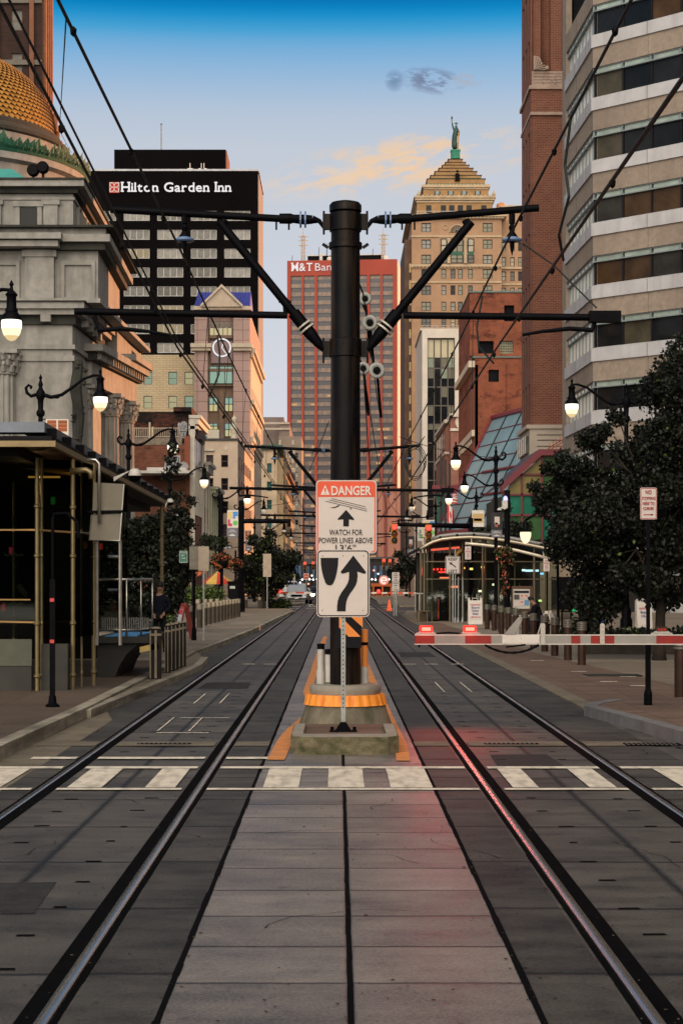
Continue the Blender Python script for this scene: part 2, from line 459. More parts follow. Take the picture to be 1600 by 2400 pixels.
BLACKM=mat('black_matt',(.0025,.0025,.003),.8,spec=.1,ns=4,na=.4)
STEEL=mat('galvanised_steel',(.30,.31,.31),.45,.6,ns=9,na=.25)
STAIN=mat('brushed_steel',(.45,.44,.41),.32,.9,ns=5,na=.2)
ALU=mat('sign_back_aluminium',(.34,.28,.22),.5,.3,ns=3,na=.15)
WHITE=mat('white_sign_face',(.50,.45,.43),.5,ns=5,na=.05)
WHITEP=mat('white_paint',(.54,.51,.47),.6,ns=5,na=.12)
INK=mat('black_sign_ink',(.004,.004,.007),.6,na=.1,spec=.2)
SRED=mat('sign_red',(.60,.075,.03),.5,ns=5,na=.08)
DRED=mat('sign_dark_red',(.32,.03,.03),.5,ns=5,na=.1)
ORANGE=mat('orange_panel',(.80,.27,.06),.55,ns=4,na=.12)
GLASSD=mat('dark_window_glass',(.008,.009,.011),.08,ns=.4,na=.6,spec=.13)
GLASSM=mat('grey_window_glass',(.085,.085,.078),.2,ns=.8,na=.5,spec=.2)
LITW=emis('lit_window_warm',(1.0,.66,.30),.75)
LITP=emis('lit_window_pale',(.95,.80,.52),.34)
LAMP=emis('lamp_globe_lit',(1.0,.83,.54),1.3)
UNLIT=mat('lamp_globe_unlit',(.62,.60,.55),.25,na=.1)
REDL=emis('red_signal_lit',(1.0,.045,.03),13)
REDS=emis('red_signal_far',(1.0,.035,.025),4.5)
# ================================================================== GROUND
asph=mat('asphalt',(.05,.05,.052),.85,ns=.8,na=.3,bump=.3)
slabm=paving('track_concrete',(.072,.064,.056),2.06,1.7,.046,(.004,.004,.005),.58,1.5,.9,x0=-2.0,streak=.7)
medm=paving('median_concrete',(.155,.134,.118),1.64,.83,.026,(.006,.006,.007),.44,1.1,1.3,x0=.06,streak=.45,spec=.6)
sidem=paving('side_panel_concrete',(.047,.0425,.038),0,1.7,.042,(.003,.003,.004),.66,1.5,1.1,streak=.7)
walkl=paving('sidewalk_shaded_brown',(.078,.056,.042),1.2,1.2,.012,(.04,.03,.025),.8,.3,2.0)  # near left pavement: shade put into its dark brown colour
tanm=paving('plaza_tan',(.185,.155,.12),0,2.3,.02,(.045,.038,.03),.8,.3,1.6)
pavm=paving('brick_paving',(.125,.080,.060),.6,.3,.012,(.06,.045,.035),.85,.3,2.5)
kerbm=mat('kerb_granite',(.27,.245,.20),.8,ns=3,na=.35,bump=.4,stain=((.05,.045,.03),(2,.5,6),.8))
gutm=mat('gutter_concrete',(.135,.115,.085),.85,ns=2,na=.35,bump=.3)
rubber=mat('flangeway_rubber',(.0025,.0025,.003),.95,ns=8,na=.5,spec=.04)
seam=mat('tar_seam',(.003,.003,.004),.9,spec=.05,ns=9,na=.4)
zebra=mat('road_paint_white',(.66,.60,.50),.7,ns=5,na=.16,stain=((.14,.13,.11),(9,2.5,4),.5))
opaint=mat('road_paint_orange',(.60,.225,.06),.7,ns=4,na=.18,stain=((.20,.15,.11),(5,5,5),.5))
railm=mat('polished_rail_steel',(.50,.47,.44),.27,1.0,ns=2,na=.15)
railb=mat('rail_side_rust',(.05,.035,.028),.7,.3,ns=6,na=.4)
g=MB().box(-900,900,-30,2500,-.6,-.03);struct(g.build('ground',asph))
g=MB().box(-3.62,3.9,-6,420,-.3,0.0);struct(g.build('road',slabm))
g=MB().box(-.77,.88,-6,420,0.0005,.004)
struct(g.build('median_path',medm))
g=MB()
for a,b in((-1.20,-.80),(.91,1.30),(-3.62,-2.80),(2.9,3.66)):g.box(a,b,-6,420,.0005,.004)
struct(g.build('side_road',sidem))
g=MB()
rs_=random.Random(3)
for x in(-.785,.06,.895):
 y=-5.0
 while y<150:
  w=rs_.uniform(.013,.02)if x!=.06 else .014;l=rs_.uniform(.25,.7);o=rs_.uniform(-.003,.003)
  g.quad((x-w+o,y,.008),(x+w+o,y,.008),(x+w*rs_.uniform(.85,1.1),y+l,.008),(x-w*rs_.uniform(.85,1.1),y+l,.008));y+=l
for cx_ in(-2.0,2.1):
 for i in range(40):
  y0=-1.2+i*1.7
  for dx in(-.36,.36):
   for dy in(.42,1.25):
    a=cx_+dx+rs_.uniform(-.05,.05);b_=y0+dy+rs_.uniform(-.06,.06);l=rs_.uniform(.03,.07)
    g.quad((a-l,b_-.025,.0042),(a+l,b_-.02,.0042),(a+l*.8,b_+.025,.0042),(a-l*.9,b_+.02,.0042))
struct(g.build('road_seam',seam))
g=MB()
for x0,y0,ang,n in((-.4,9.6,.9,9),(.55,11.8,2.3,8),(.3,14.6,1.9,7),(-.55,13.2,1.2,6),(-2.3,12.0,1.0,9),(-1.7,15.0,2.0,8),(2.4,11.5,2.2,10),(1.8,14.2,.8,8),(2.2,23,1.3,9),(-2.1,25,1.7,9),(-1.02,13,1.5,8),(1.12,12,1.7,8),(3.2,19,1.4,8),(-3.1,22,1.6,8),(1.9,33,1.5,10),(-1.9,38,1.6,10)):
 p=Vector((x0,y0,.0086));w=.0035
 for i in range(n):
  ang+=rs_.uniform(-.55,.55);l=rs_.uniform(.06,.2);q=p+Vector((math.cos(ang)*l,math.sin(ang)*l,0));nn=Vector((-math.sin(ang),math.cos(ang),0));w2=w*rs_.uniform(.6,1.2)
  g.quad(p-nn*w,q-nn*w2,q+nn*w2,p+nn*w);p=q;w=max(.002,w2)
struct(g.build('road_crack',seam))
g=MB()
for x0,x1,y0,y1 in((-2.35,-1.75,10.0,11.1),(1.65,2.35,17.95,19.3),(2.95,3.5,27,29.5),(-2.5,-1.6,31,33),(1.6,2.5,44,47)):
 g.quad((x0,y0,.0036),(x1,y0+.05,.0036),(x1-.04,y1,.0036),(x0+.03,y1-.06,.0036))
struct(g.build('road_patch',mat('asphalt_patch',(.022,.021,.021),.8,ns=6,na=.6,bump=.5)))
g=MB()
for i in range(900):
 y=7.5+34*rs_.random()**1.7;x=rs_.uniform(-3.6,3.6)if rs_.random()<.6 else rs_.choice((-.8,.91,-1.45,1.55,-3.3,3.5))+rs_.gauss(0,.05)
 r_=rs_.uniform(.004,.013);k=rs_.randint(4,6);o=rs_.uniform(0,6)
 g.add([(x+r_*math.cos(o+2*PI*j/k)*rs_.uniform(.6,1.3),y+r_*math.sin(o+2*PI*j/k),.009+.004*(j==0))for j in range(k)],[tuple(range(k))])
struct(g.build('road_grit',mat('grit',(.05,.035,.022),.9,ns=30,na=.9)),'stuff')
for x,lab,side in((-2.725,'outermost tram rail of the left track, nearest the glass shelter',1),(-1.28,'inner tram rail of the left track, beside the pale median',-1),
(1.385,'inner tram rail of the right track, beside the pale median',1),(2.81,'outermost tram rail of the right track, nearest the brick plaza',-1)):
 t=thing('tram_rail',lab,'rail',(x,0,0),'tram rails set in the street')
 MB().prism([(x-.03,.004),(x+.03,.004),(x+.03,.014),(x+.022,.019),(x+.008,.0215),(x-.008,.0215),(x-.022,.019),(x-.03,.014)],-6,420).build('rail_head',railm,t,True,auto=True)
 b=MB();y=-6.0
 while y<420:
  l=1.3 if y<60 else 20;w=.088
  a,c_=(x+.035,x+.035+w)if side>0 else(x-.035-w,x-.035)
  b.box(a,c_,y,y+l,.003,.0075)
  a,c_=(x-.035-rs_.uniform(.026,.034),x-.035)if side>0 else(x+.035,x+.035+rs_.uniform(.026,.034))
  b.box(a,c_,y,y+l,.003,.0075);y+=l
 b.build('flangeway',rubber,t)
KL=[(-3.72,-6),(-3.62,14),(-3.60,19),(-3.50,25),(-3.52,34),(-3.58,44),(-3.34,52),(-3.05,66),(-2.95,80),(-2.75,96),(-2.65,106),(-3.4,114)]
g=MB().slab([(x-.17,y)for x,y in KL]+[(-60,114),(-60,-6)],-.3,.145);struct(g.build('sidewalk',walkl))
struct(ribbon(MB(),KL,.18,-.3,.155).build('kerb',kerbm))
g=MB().slab([(-3.72,39),(-3.80,44),(-3.56,52),(-3.27,66),(-3.17,80),(-2.97,96),(-2.87,106),(-3.6,113.5),(-9,113.5),(-8,39)],.1455,.150);struct(g.build('path',paving('sidewalk_unshaded_tan',(.185,.155,.12),1.5,1.5,.012,(.07,.06,.045),.75,.5,1.6)))  # added slab, a lighter copy of the pavement where the painted shade ends
g=MB();ribbon(g,[(-3.45,24.4),(-3.22,29.2),(-2.98,35.0),(-2.93,37.6)],.16,-.3,.125);ribbon(g,[(-2.93,37.6),(-3.06,41.3)],.16,-.3,.125)
struct(g.build('kerb',kerbm))
g=MB().slab([(-3.46,24.8),(-3.30,29.2),(-3.06,35.0),(-3.02,37.4),(-3.15,41),(-3.54,44),(-3.50,34),(-3.49,26)],-.2,.118);struct(g.build('path',gutm))
g=MB().slab([(-3.6,12),(-3.05,12),(-3.1,24),(-3.45,26),(-3.6,19)],.001,.006);struct(g.build('gutter',gutm))
KR=[(4.75,12),(4.4,17),(4.06,20.5),(3.72,23.2),(3.50,24.8),(3.66,25.4),(4.1,26.2)]
g=MB().slab([(x+.01,y)for x,y in KR]+[(7,27.5),(60,27.5),(60,12)],-.3,.14);struct(g.build('sidewalk',pavm))
ribbon_r=MB();ribbon(ribbon_r,KR[::-1],.2,-.3,.15);struct(ribbon_r.build('kerb',mat('kerb_slate',(.14,.14,.145),.75,ns=3,na=.3,bump=.3)))
g=MB().slab([(3.90,24.6),(3.75,41),(3.62,60),(3.52,80),(3.7,100),(4.5,112),(60,112),(60,24.6)],-.3,.012);struct(g.build('plaza',tanm))
g=MB().slab([(3.92,25.5),(3.95,41),(3.85,60),(3.78,80),(4.7,80),(4.9,60),(5.3,45),(6.3,30),(7.0,25.5)],.012,.020);struct(g.build('path',pavm))
g=MB()
ribbon(g,[(3.70,100),(3.50,80),(3.58,60),(3.70,41),(3.75,33)][::-1],.0,-.2,.03)
for a,b in(((3.66,26),(3.64,41)),((3.64,41),(3.54,62)),((3.54,62),(3.44,84)),((3.44,84),(3.6,100))):
 g.slab([a,b,(b[0]+.28,b[1]),(a[0]+.28,a[1])],-.2,.03)
struct(g.build('gutter',gutm))
for pts,lab in(([(-3.6,133),(-2.7,142),(-2.9,160),(-3.4,420),(-60,420),(-60,133)],0),([(4.6,131),(3.3,140),(3.6,160),(4.2,420),(60,420),(60,131)],1)):
 struct(MB().slab(pts,-.3,.14).build('sidewalk',tanm))
for pts in([(-3.7,132.8),(-2.68,142),(-2.88,160),(-3.38,420)],):struct(ribbon(MB(),pts,.2,-.3,.15).build('kerb',kerbm))
struct(ribbon(MB(),[(4.2,420),(3.6,160),(3.28,140),(4.7,130.8)],.2,-.3,.15).build('kerb',kerbm))
g=MB()
zz=.013
def mark(x0,x1,y0,y1,z=zz):g.quad((x0,y0,z),(x1,y0,z),(x1,y1,z),(x0,y1,z))
def clear(a,b):
 segs=[(a,b)]
 for r0,r1 in((-2.81,-2.58),(-1.43,-1.20),(1.30,1.53),(2.67,2.89)):
  n=[]
  for p,q in segs:
   if r1<=p or r0>=q:n.append((p,q))
   else:
    if p<r0:n.append((p,r0))
    if r1<q:n.append((r1,q))
  segs=n
 return segs
for d0,d1 in((17.75,17.95),(15.93,16.07)):
 for a,b in clear(-4.2,4.4):mark(a,b,d0,d1)
for a,b in((-.69,-.36),(-.09,.25),(.49,.88),(-2.50,-2.18),(-1.78,-1.50),(1.62,1.86),(2.33,2.58),(3.2,3.62),(-3.55,-3.12)):
 mark(a,b,16.10,17.72,zz+.001)
for a,b in clear(-3.3,-.64):mark(a,b,18.70,18.92)
for x in(-1.95,-1.55):
 mark(x-.35,x-.33,22.2,24.4);mark(x-.30,x-.28,27.2,29.6)
mark(-2.2,-1.5,24.3,24.36);mark(-2.28,-1.62,21.9,21.96)
for x in(1.83,2.3):mark(x,x+.02,30,33)
for x in(1.5,2.0,2.6,-2.2,-1.7):mark(x,x+.3,40,40.2)
for x,y in((4.6,41.5),(4.95,32.8),(5.6,34.5),(5.3,31.5),(6.2,30.2),(4.9,36.5)):mark(x,x+.32,y,y+.16,.026)
for d0 in(121.5,130.0):
 for x in(-3.4,-2.2,-.2,1.9,3.2):mark(x,x+.7,d0,d0+1.2)
struct(g.build('road_marking',zebra))
g=MB()
def stroke(pts,w,z=.0145):
 for(x0,y0),(x1,y1)in zip(pts,pts[1:]):
  g.quad((x0-w/2,y0,z),(x0+w/2,y0,z),(x1+w/2,y1,z),(x1-w/2,y1,z))
stroke([(-.66,18.6),(-.645,19.6),(-.63,20.6),(-.60,21.6),(-.55,22.6),(-.48,23.6),(-.40,24.6)],.19)
stroke([(.70,18.5),(.74,20.5),(.72,22.5),(.70,26),(.66,34),(.62,46),(.60,60)],.15)
stroke([(-.42,27.5),(-.52,30),(-.50,36),(-.48,48),(-.42,60)],.15)
struct(g.build('road_marking',opaint))
g=MB()
for a,b in clear(-3.6,-.80)+clear(.90,3.6):g.quad((a,20.2,.012),(b,20.2,.012),(b,20.75,.012),(a,20.75,.012))
struct(g.build('gutter',gutm))
for x0,x1,y0,y1,z,lab in((-2.35,-1.72,20.38,20.52,.016,'small slotted drain grate between the rails of the left track'),
(1.72,2.35,20.36,20.52,.016,'small slotted drain grate between the rails of the right track'),
(3.35,4.0,20.2,20.5,.018,'dark drain grate at the foot of the right kerb'),
(5.0,6.1,34.8,35.6,.028,'long dark drain grate in the tan plaza')):
 b=MB();b.box(x0,x1,y0,y1,z-.006,z);b.mi=1;n=int((x1-x0)/.055)
 for i in range(n):b.box(x0+.02+i*.055,x0+.045+i*.055,y0+.02,y1-.02,z,z+.004)
 tag(b.build('drain_grate',[rubber,mat('cast_iron',(.10,.095,.085),.6,.4,ns=8)]),lab,'drain grate','street drain grates')
 # ================================================================== MEDIAN: pedestal, pole, signs
conc=mat('weathered_concrete',(.155,.135,.10),.85,ns=2.5,na=.35,bump=.6,stain=((.05,.05,.025),(5,5,1.2),.85))
concl=mat('pale_concrete',(.24,.22,.185),.8,ns=3,na=.25,bump=.4)
mossy=mat('mossy_concrete',(.15,.13,.08),.9,ns=5,na=.45,bump=.8,stain=((.035,.04,.012),(6,6,9),.9))
PX,PY=.10,22.2
t=thing('concrete_pedestal','round tapered concrete pedestal with an orange corrugated band under the black pole','pedestal',(PX,PY,0))
MB().lathe([(.66,0.0),(.60,.05),(.585,.12),(.50,.36)],40,(PX,PY,.0)).build('base',conc,t,True)
b=MB();n=96;prof=[]
for j in range(n):
 a=2*PI*j/n;r=.006*(1 if j%4<2 else-1)
 prof.append((math.cos(a),math.sin(a),r))
vs=[(PX+(rr+q)*c_,PY+(rr+q)*s_,z)for rr,z in((.525,.355),(.49,.49))for c_,s_,q in prof]
vs+=[(PX+.43*c_,PY+.43*s_,.49)for c_,s_,q in prof]+[(PX+.43*c_,PY+.43*s_,.355)for c_,s_,q in prof]
b.add(vs,[(k*n+j,k*n+(j+1)%n,((k+1)%4)*n+(j+1)%n,((k+1)%4)*n+j)for k in range(4)for j in range(n)])
b.build('orange_band',mat('orange_band_plastic',(.85,.30,.035),.5,ns=6,na=.1,stain=((.62,.12,.02),(14,14,1.2),.7)),t)
MB().lathe([(.44,.485),(.455,.53),(.455,.58),(.43,.61),(0,.61)],40,(PX,PY,0)).build('cap',concl,t,True,auto=True)
b=MB()
b.slab([(-.52,19.35),(-.40,19.22),(.56,19.22),(.68,19.35),(.68,19.62),(-.52,19.62)],0,.2)
b.mi=1;b.slab([(-.50,19.37),(-.39,19.25),(.55,19.25),(.66,19.37),(.66,19.60),(-.50,19.60)],.2,.205)
b.mi=0;b.box(-.52,-.38,19.62,21.0,0,.2);b.box(.54,.68,19.62,21.0,0,.2)
b.mi=1;b.box(-.51,-.39,19.62,20.98,.2,.205);b.box(.55,.67,19.62,20.98,.2,.205)
b.mi=2;b.box(-.38,.54,19.62,21.4,0,.165)
kb=b.build('concrete_kerb_box',[mossy,concl,pavm]);tag(kb,'low mossy concrete kerb box at the foot of the signpost','kerb box')
# --- catenary pole (prototype at origin: x across the street, z up from the ground)
blu=mat('insulator_blue_glaze',(.10,.17,.32),.3,ns=8,na=.2)
insw=mat('insulator_cream_glaze',(.42,.40,.35),.3,ns=8,na=.2)
POLE=mat('weathered_black_pole',(.0025,.0024,.0036),.45,ns=3,na=.6,bump=.15,spec=.12,stain=((.030,.017,.008),(9,9,.7),.75))
def catenary_pole(label,base=.0):
 t=thing('catenary_pole',label,'catenary pole',(0,0,0),'black catenary poles along the median')
 b=MB();b.lathe([(.197,base),(.192,2.5),(.183,6.55)],28)
 b.lathe([(.183,6.62),(.205,6.63),(.205,6.71),(.18,6.74),(.10,6.76),(0,6.765)],28)
 b.lathe([(.186,6.15),(.212,6.16),(.212,6.23),(.186,6.24)],24)
 b.lathe([(.186,6.37),(.203,6.38),(.203,6.60),(.186,6.61)],24)
 b.lathe([(.19,4.77),(.205,4.78),(.205,5.0),(.19,5.01)],24)
 for s in(-1,1):
  b.box(s*.2,s*.29,-.03,.03,6.40,6.60);b.tube([(s*.275,0,6.34),(s*.275,0,6.64)],.014,6)
  b.box(s*.2,s*.29,-.03,.03,4.78,4.98);b.tube([(s*.28,0,4.70),(s*.28,0,5.02)],.014,6)
  b.tube([(s*.22,0,6.17),(s*.29,0,6.22)],.02,6)
 b.build('pole',POLE,t,True,auto=True)
 for s,xe,ze in((-1,-2.99,6.66),(1,2.46,6.68)):
  b=MB();z0=6.53
  b.tube([(s*.27,0,6.42),(s*.33,0,z0-.02),(s*.42,0,z0)],[.02,.03,.055],10)
  b.tube([(s*.42,0,z0),(s*.52,0,z0),(s*.66,0,z0+.01),(s*.70,0,z0+.012),(s*.84,0,z0+.013)],[.055,.065,.055,.068,.066],12)
  b.tube([(s*.82,0,z0+.012),(xe,0,ze)],.047,12)
  for k in(.72,.88):b.tube([(s*k,0,z0-.13),(s*k,0,z0+.06)],.012,6)
  a=b.build('top_arm',BLACK,t,True,auto=True)
  b=MB()
  for k in(.50,.56):b.tube([(s*k,0,z0),(s*(k+.022),0,z0)],.105,14)
  b.build('insulator_ring',blu,a)
  bx,bz=s*1.60,6.50
  p0,p1=Vector((s*.27,0,4.86)),Vector((bx,0,bz));dr=(p1-p0).normalized()
  b=MB();b.tube([p0,p0+dr*.12,p0+dr*.25],[.03,.06,.075],10);b.tube([p0+dr*.25,p0+dr*.62],.08,12);b.tube([p0+dr*.62,p1],.055,12)
  b.tube([p1+Vector((0,0,.12))+dr*-.12,p1-dr*.06],.05,8)
  for k in(.75,.9):b.tube([p0+dr*k+Vector((0,0,-.09)),p0+dr*k+Vector((0,0,.02))],.014,6)
  br=b.build('brace',BLACK,t,True,auto=True)
  b=MB()
  for k in(.34,.40):b.tube([p0+dr*k,p0+dr*(k+.022)],.115,14)
  b.build('insulator_ring',insw,br)
  la=MB();x0=s*.74;xe2=s*3.45
  la.tube([(x0,0,5.31),(xe2,0,5.36 if s<0 else 5.28)],.045,10)
  la.tube([(x0+s*.02,0,5.32),(x0+s*.03,0,5.42),(x0-s*.03,0,5.50)],.03,8)
  if s>0:la.box(3.10,3.50,-.07,.07,5.22,5.36)
  la.build('lower_arm',BLACK,t,True,auto=True)
  ra=MB()
  e=s*3.2
  ra.tube([(e,0,5.30),(e-s*.06,0,5.12),(e-s*.35,0,5.14),(e-s*.72,0,5.10),(e-s*.95,0,5.06)],[.035,.035,.03,.022,.02],8)
  ra.build('registration_arm',BLACK,t,True,auto=True)
  hi=MB();hx=-2.05 if s<0 else 2.12
  hi.tube([(hx,0,6.60),(hx,0,6.48)],.04,8);hi.lathe([(.02,0),(.045,-.05),(.03,-.10),(.075,-.17),(.075,-.19),(.03,-.2),(.03,-.28),(.02,-.34),(.0,-.42)],12,(hx,0,6.48))
  h=hi.build('hanger',BLACK,t,True,auto=True)
  MB().lathe([(.05,-.165),(.125,-.20),(.125,-.225),(.05,-.235)],14,(hx,0,6.48)).build('insulator_ring',blu,h,True)
 return t
cp=catenary_pole('nearest thick black catenary pole rising from the concrete pedestal behind the danger sign',.60)
place(cp,(PX,PY,0))
ords=['second','third','fourth','fifth','sixth','seventh','eighth']
for i,d in enumerate((54,76,104,131,160,192,226)):
 q=dup(cp,(PX,d,-.55),0,'%s black catenary pole down the median, its arms spread behind the nearest pole'%ords[i])
t=thing('hazard_panel','orange and black striped hazard panel on the foot of the nearest pole','hazard panel',(.17,21.96,1.2))
MB().box(-.025,.30,21.935,21.965,1.08,1.56).build('panel',INK,t)
b=MB()
def hz(poly):b.prism(poly,21.925,21.933)
H_=lambda*p:hz([(gx(x,21.93),gz(y,21.93))for x,y in p])
H_((778.5,1418),(784,1418),(828,1462.5),(800.5,1462.5),(778.5,1441));H_((805,1416),(832.5,1416),(832.5,1441))
b.build('stripe',ORANGE,t)
def delineator(x,y,z,h,white,lab):
 t=thing('delineator_post',lab,'delineator',(x,y,z),'flexible marker posts by the pole')
 b=MB();b.lathe([(.055,z),(.06,z+.15),(.045,z+.2),(.045,z+h)],14,(x,y,0));b.build('post',white,t,True,auto=True)
 MB().lathe([(.047,z+h-.07),(.05,z+h),(0,z+h+.005)],14,(x,y,0)).build('cap',BLACKM,t)
WPL=mat('white_plastic',(.44,.425,.40),.5,ns=6,na=.12)
delineator(-.215,22.3,.60,.52,WPL,'white marker post with a black cap on the left of the pole')
delineator(-.13,24.3,.02,.95,mat('grey_plastic',(.45,.44,.40),.5,ns=5),'grey marker post half hidden behind the white one')
t=thing('delineator_post','orange and white marker post on the right edge of the pole','delineator',(.345,22.35,.6),'flexible marker posts by the pole')
MB().lathe([(.05,.6),(.05,.82)],12,(.345,22.35,0)).build('white_base',WPL,t)
b=MB().lathe([(.042,.82),(.042,1.30),(0,1.31)],12,(.345,22.35,0));b.build('post',ORANGE,t,True,auto=True)
MB().lathe([(.046,1.10),(.046,1.14)],12,(.345,22.35,0)).build('band',BLACKM,t)
# --- signpost with the danger and keep-right panels
SY=20.3;px=F/SY
sx=lambda x:gx(x,SY)
szz=lambda y:gz(y,SY)
t=thing('signpost','perforated steel signpost carrying the red danger panel and the keep right arrow panel','road sign',(sx(789),SY,.165))
b=MB();cx=sx(788);zt=szz(1110)
b.box(cx-.026,cx+.026,SY,SY+.05,.19,zt)
b.mi=1
z=.45
while z<1.62:b.lathe_y([(0,-.002),(.0085,-.002)],8,(cx,SY,z));z+=.05
b.build('post',[STEEL,INK],t)
b=MB();b.box(cx-.16,cx+.16,SY-.05,SY+.10,.166,.182);b.prism([(cx-.09,.182),(cx+.09,.182),(cx+.03,.28),(cx-.03,.28)],SY-.01,SY+.06)
for q in(-.13,.13):b.lathe([(.02,0),(.02,.04),(0,.045)],8,(cx+q,SY,.182))
b.build('base_plate',BLACK,t)
x0,x1,z0,z1=sx(725.5),sx(864.5),szz(1271),szz(1103)
b=MB();b.prism(rrect(x0,x1,z0,z1,.045),SY-.004,SY);dp=b.build('danger_panel',WHITE,t)
wS=x1-x0
b=MB();yq=SY-.006
bt_=szz(1141.5)
b.prism([(x0+.012,bt_)]+[(x1-.012,bt_)]+rrect(x0+.012,x1-.012,bt_-.1,z1-.012,.04)[6:18],yq,yq+.002)
b.prism([(x0+.012,bt_),(x0+.026,bt_),(x0+.026,z0+.02),(x0+.012,z0+.02)],yq,yq+.002)
b.prism([(x1-.026,bt_),(x1-.012,bt_),(x1-.012,z0+.05),(x1-.016,z0+.025),(x1-.035,z0+.012),(x1-.06,z0+.012),(x1-.06,z0+.026),(x1-.04,z0+.026),(x1-.028,z0+.035)],yq,yq+.002)
b.build('red_border',SRED,dp)
WL=mat('sign_white_lettering',(.60,.54,.51),.5,na=.04)
b=MB();b.text('DANGER',sx(806.5),szz(1137),SY-.009,.109,.465,.02)
b.prism([(sx(736),szz(1136.5)),(sx(757),szz(1136.5)),(sx(746.5),szz(1114))],SY-.009,SY-.0065)
b.build('danger_lettering',WL,dp)
b=MB();b.prism([(sx(745),szz(1130)),(sx(748),szz(1130)),(sx(748.8),szz(1121)),(sx(744.2),szz(1121))],SY-.0115,SY-.0095);b.box(sx(745.2),sx(748),SY-.0115,SY-.0095,szz(1134.5),szz(1132))
b.build('warning_mark',SRED,dp)
b=MB();yk=SY-.0075
cxa=sx(794.5)
b.prism([(sx(776),szz(1194)),(sx(775),szz(1192)),(sx(794.5),szz(1171)),(sx(813),szz(1192)),(sx(812),szz(1194.5)),(sx(801),szz(1193)),(sx(801),szz(1209)),(sx(788),szz(1209)),(sx(788),szz(1193))],yk,yk+.003)
for q in(0,1,2):
 xa,ya,xb,yb=(761,1145,839,1164)if q==0 else(755,1148,842,1169.5)if q==1 else(748,1151,842,1174)
 b.prism([(sx(xa),szz(ya+.7)),(sx(xb),szz(yb+.7)),(sx(xb),szz(yb-.5)),(sx(xa),szz(ya-.5))],yk,yk+.003)
b.prism([(sx(757),szz(1166)),(sx(770),szz(1164)),(sx(776),szz(1160.5)),(sx(781),szz(1160)),(sx(775),szz(1164.5)),(sx(768),szz(1167))],yk,yk+.003)
b.prism([(sx(803),szz(1166)),(sx(806),szz(1167.5)),(sx(808),szz(1172)),(sx(804),szz(1169))],yk,yk+.003)
b.text('WATCH FOR',sx(794),szz(1229),yk+.001,.068,.385);b.text('POWER LINES ABOVE',sx(793.5),szz(1247.5),yk+.001,.068,.625)
b.text("13'6\"",sx(793.5),szz(1266),yk+.001,.078,.235)
b.build('warning_lettering',INK,dp)
x0,x1,z0,z1=sx(727),sx(848),szz(1417),szz(1262.5)
b=MB();b.prism(rrect(x0,x1,z0,z1,.05),SY-.034,SY-.028);kr=b.build('keep_right_panel',WHITE,t)
b=MB();o_,i_=rrect(x0+.010,x1-.010,z0+.010,z1-.010,.045),rrect(x0+.0215,x1-.0215,z0+.0215,z1-.0215,.036)
n=len(o_);yb=SY-.0365
b.add([(x,yb,z)for x,z in o_]+[(x,yb,z)for x,z in i_],[(k,(k+1)%n,n+(k+1)%n,n+k)for k in range(n)])
b.build('border',INK,kr)
b=MB();ya=SY-.039
K=lambda zx,zy:(sx(725.2+zx*.14166),szz(1097.6+zy*.14166))
b.prism([K(*p)for p in((77,1297),(365,1297),(358,1420),(340,1530),(318,1620),(290,1695),(262,1732),(222,1745),(180,1732),(152,1695),(120,1600),(95,1500),(82,1400))],ya,ya+.003)
b.prism([K(*p)for p in((605,1258),(806,1520),(808,1538),(795,1553),(775,1552),(672,1520),(674,1600),(666,1680),(645,1740),(608,1800),(550,1880),(515,1940),(492,2010),(483,2080),(481,2162),(341,2162),
(343,2080),(352,2000),(375,1925),(415,1855),(470,1780),(510,1715),(532,1650),(537,1580),(537,1524),(440,1552),(415,1548),(402,1535),(403,1520))],ya,ya+.003)
for zx,zy in((110,1265),(440,1265),(770,1265),(103,2145),(765,2150)):
 p=K(zx,zy);b.lathe_y([(0,0),(.006,0)],8,(p[0],ya,p[1]))
b.build('arrow_symbol',INK,kr)
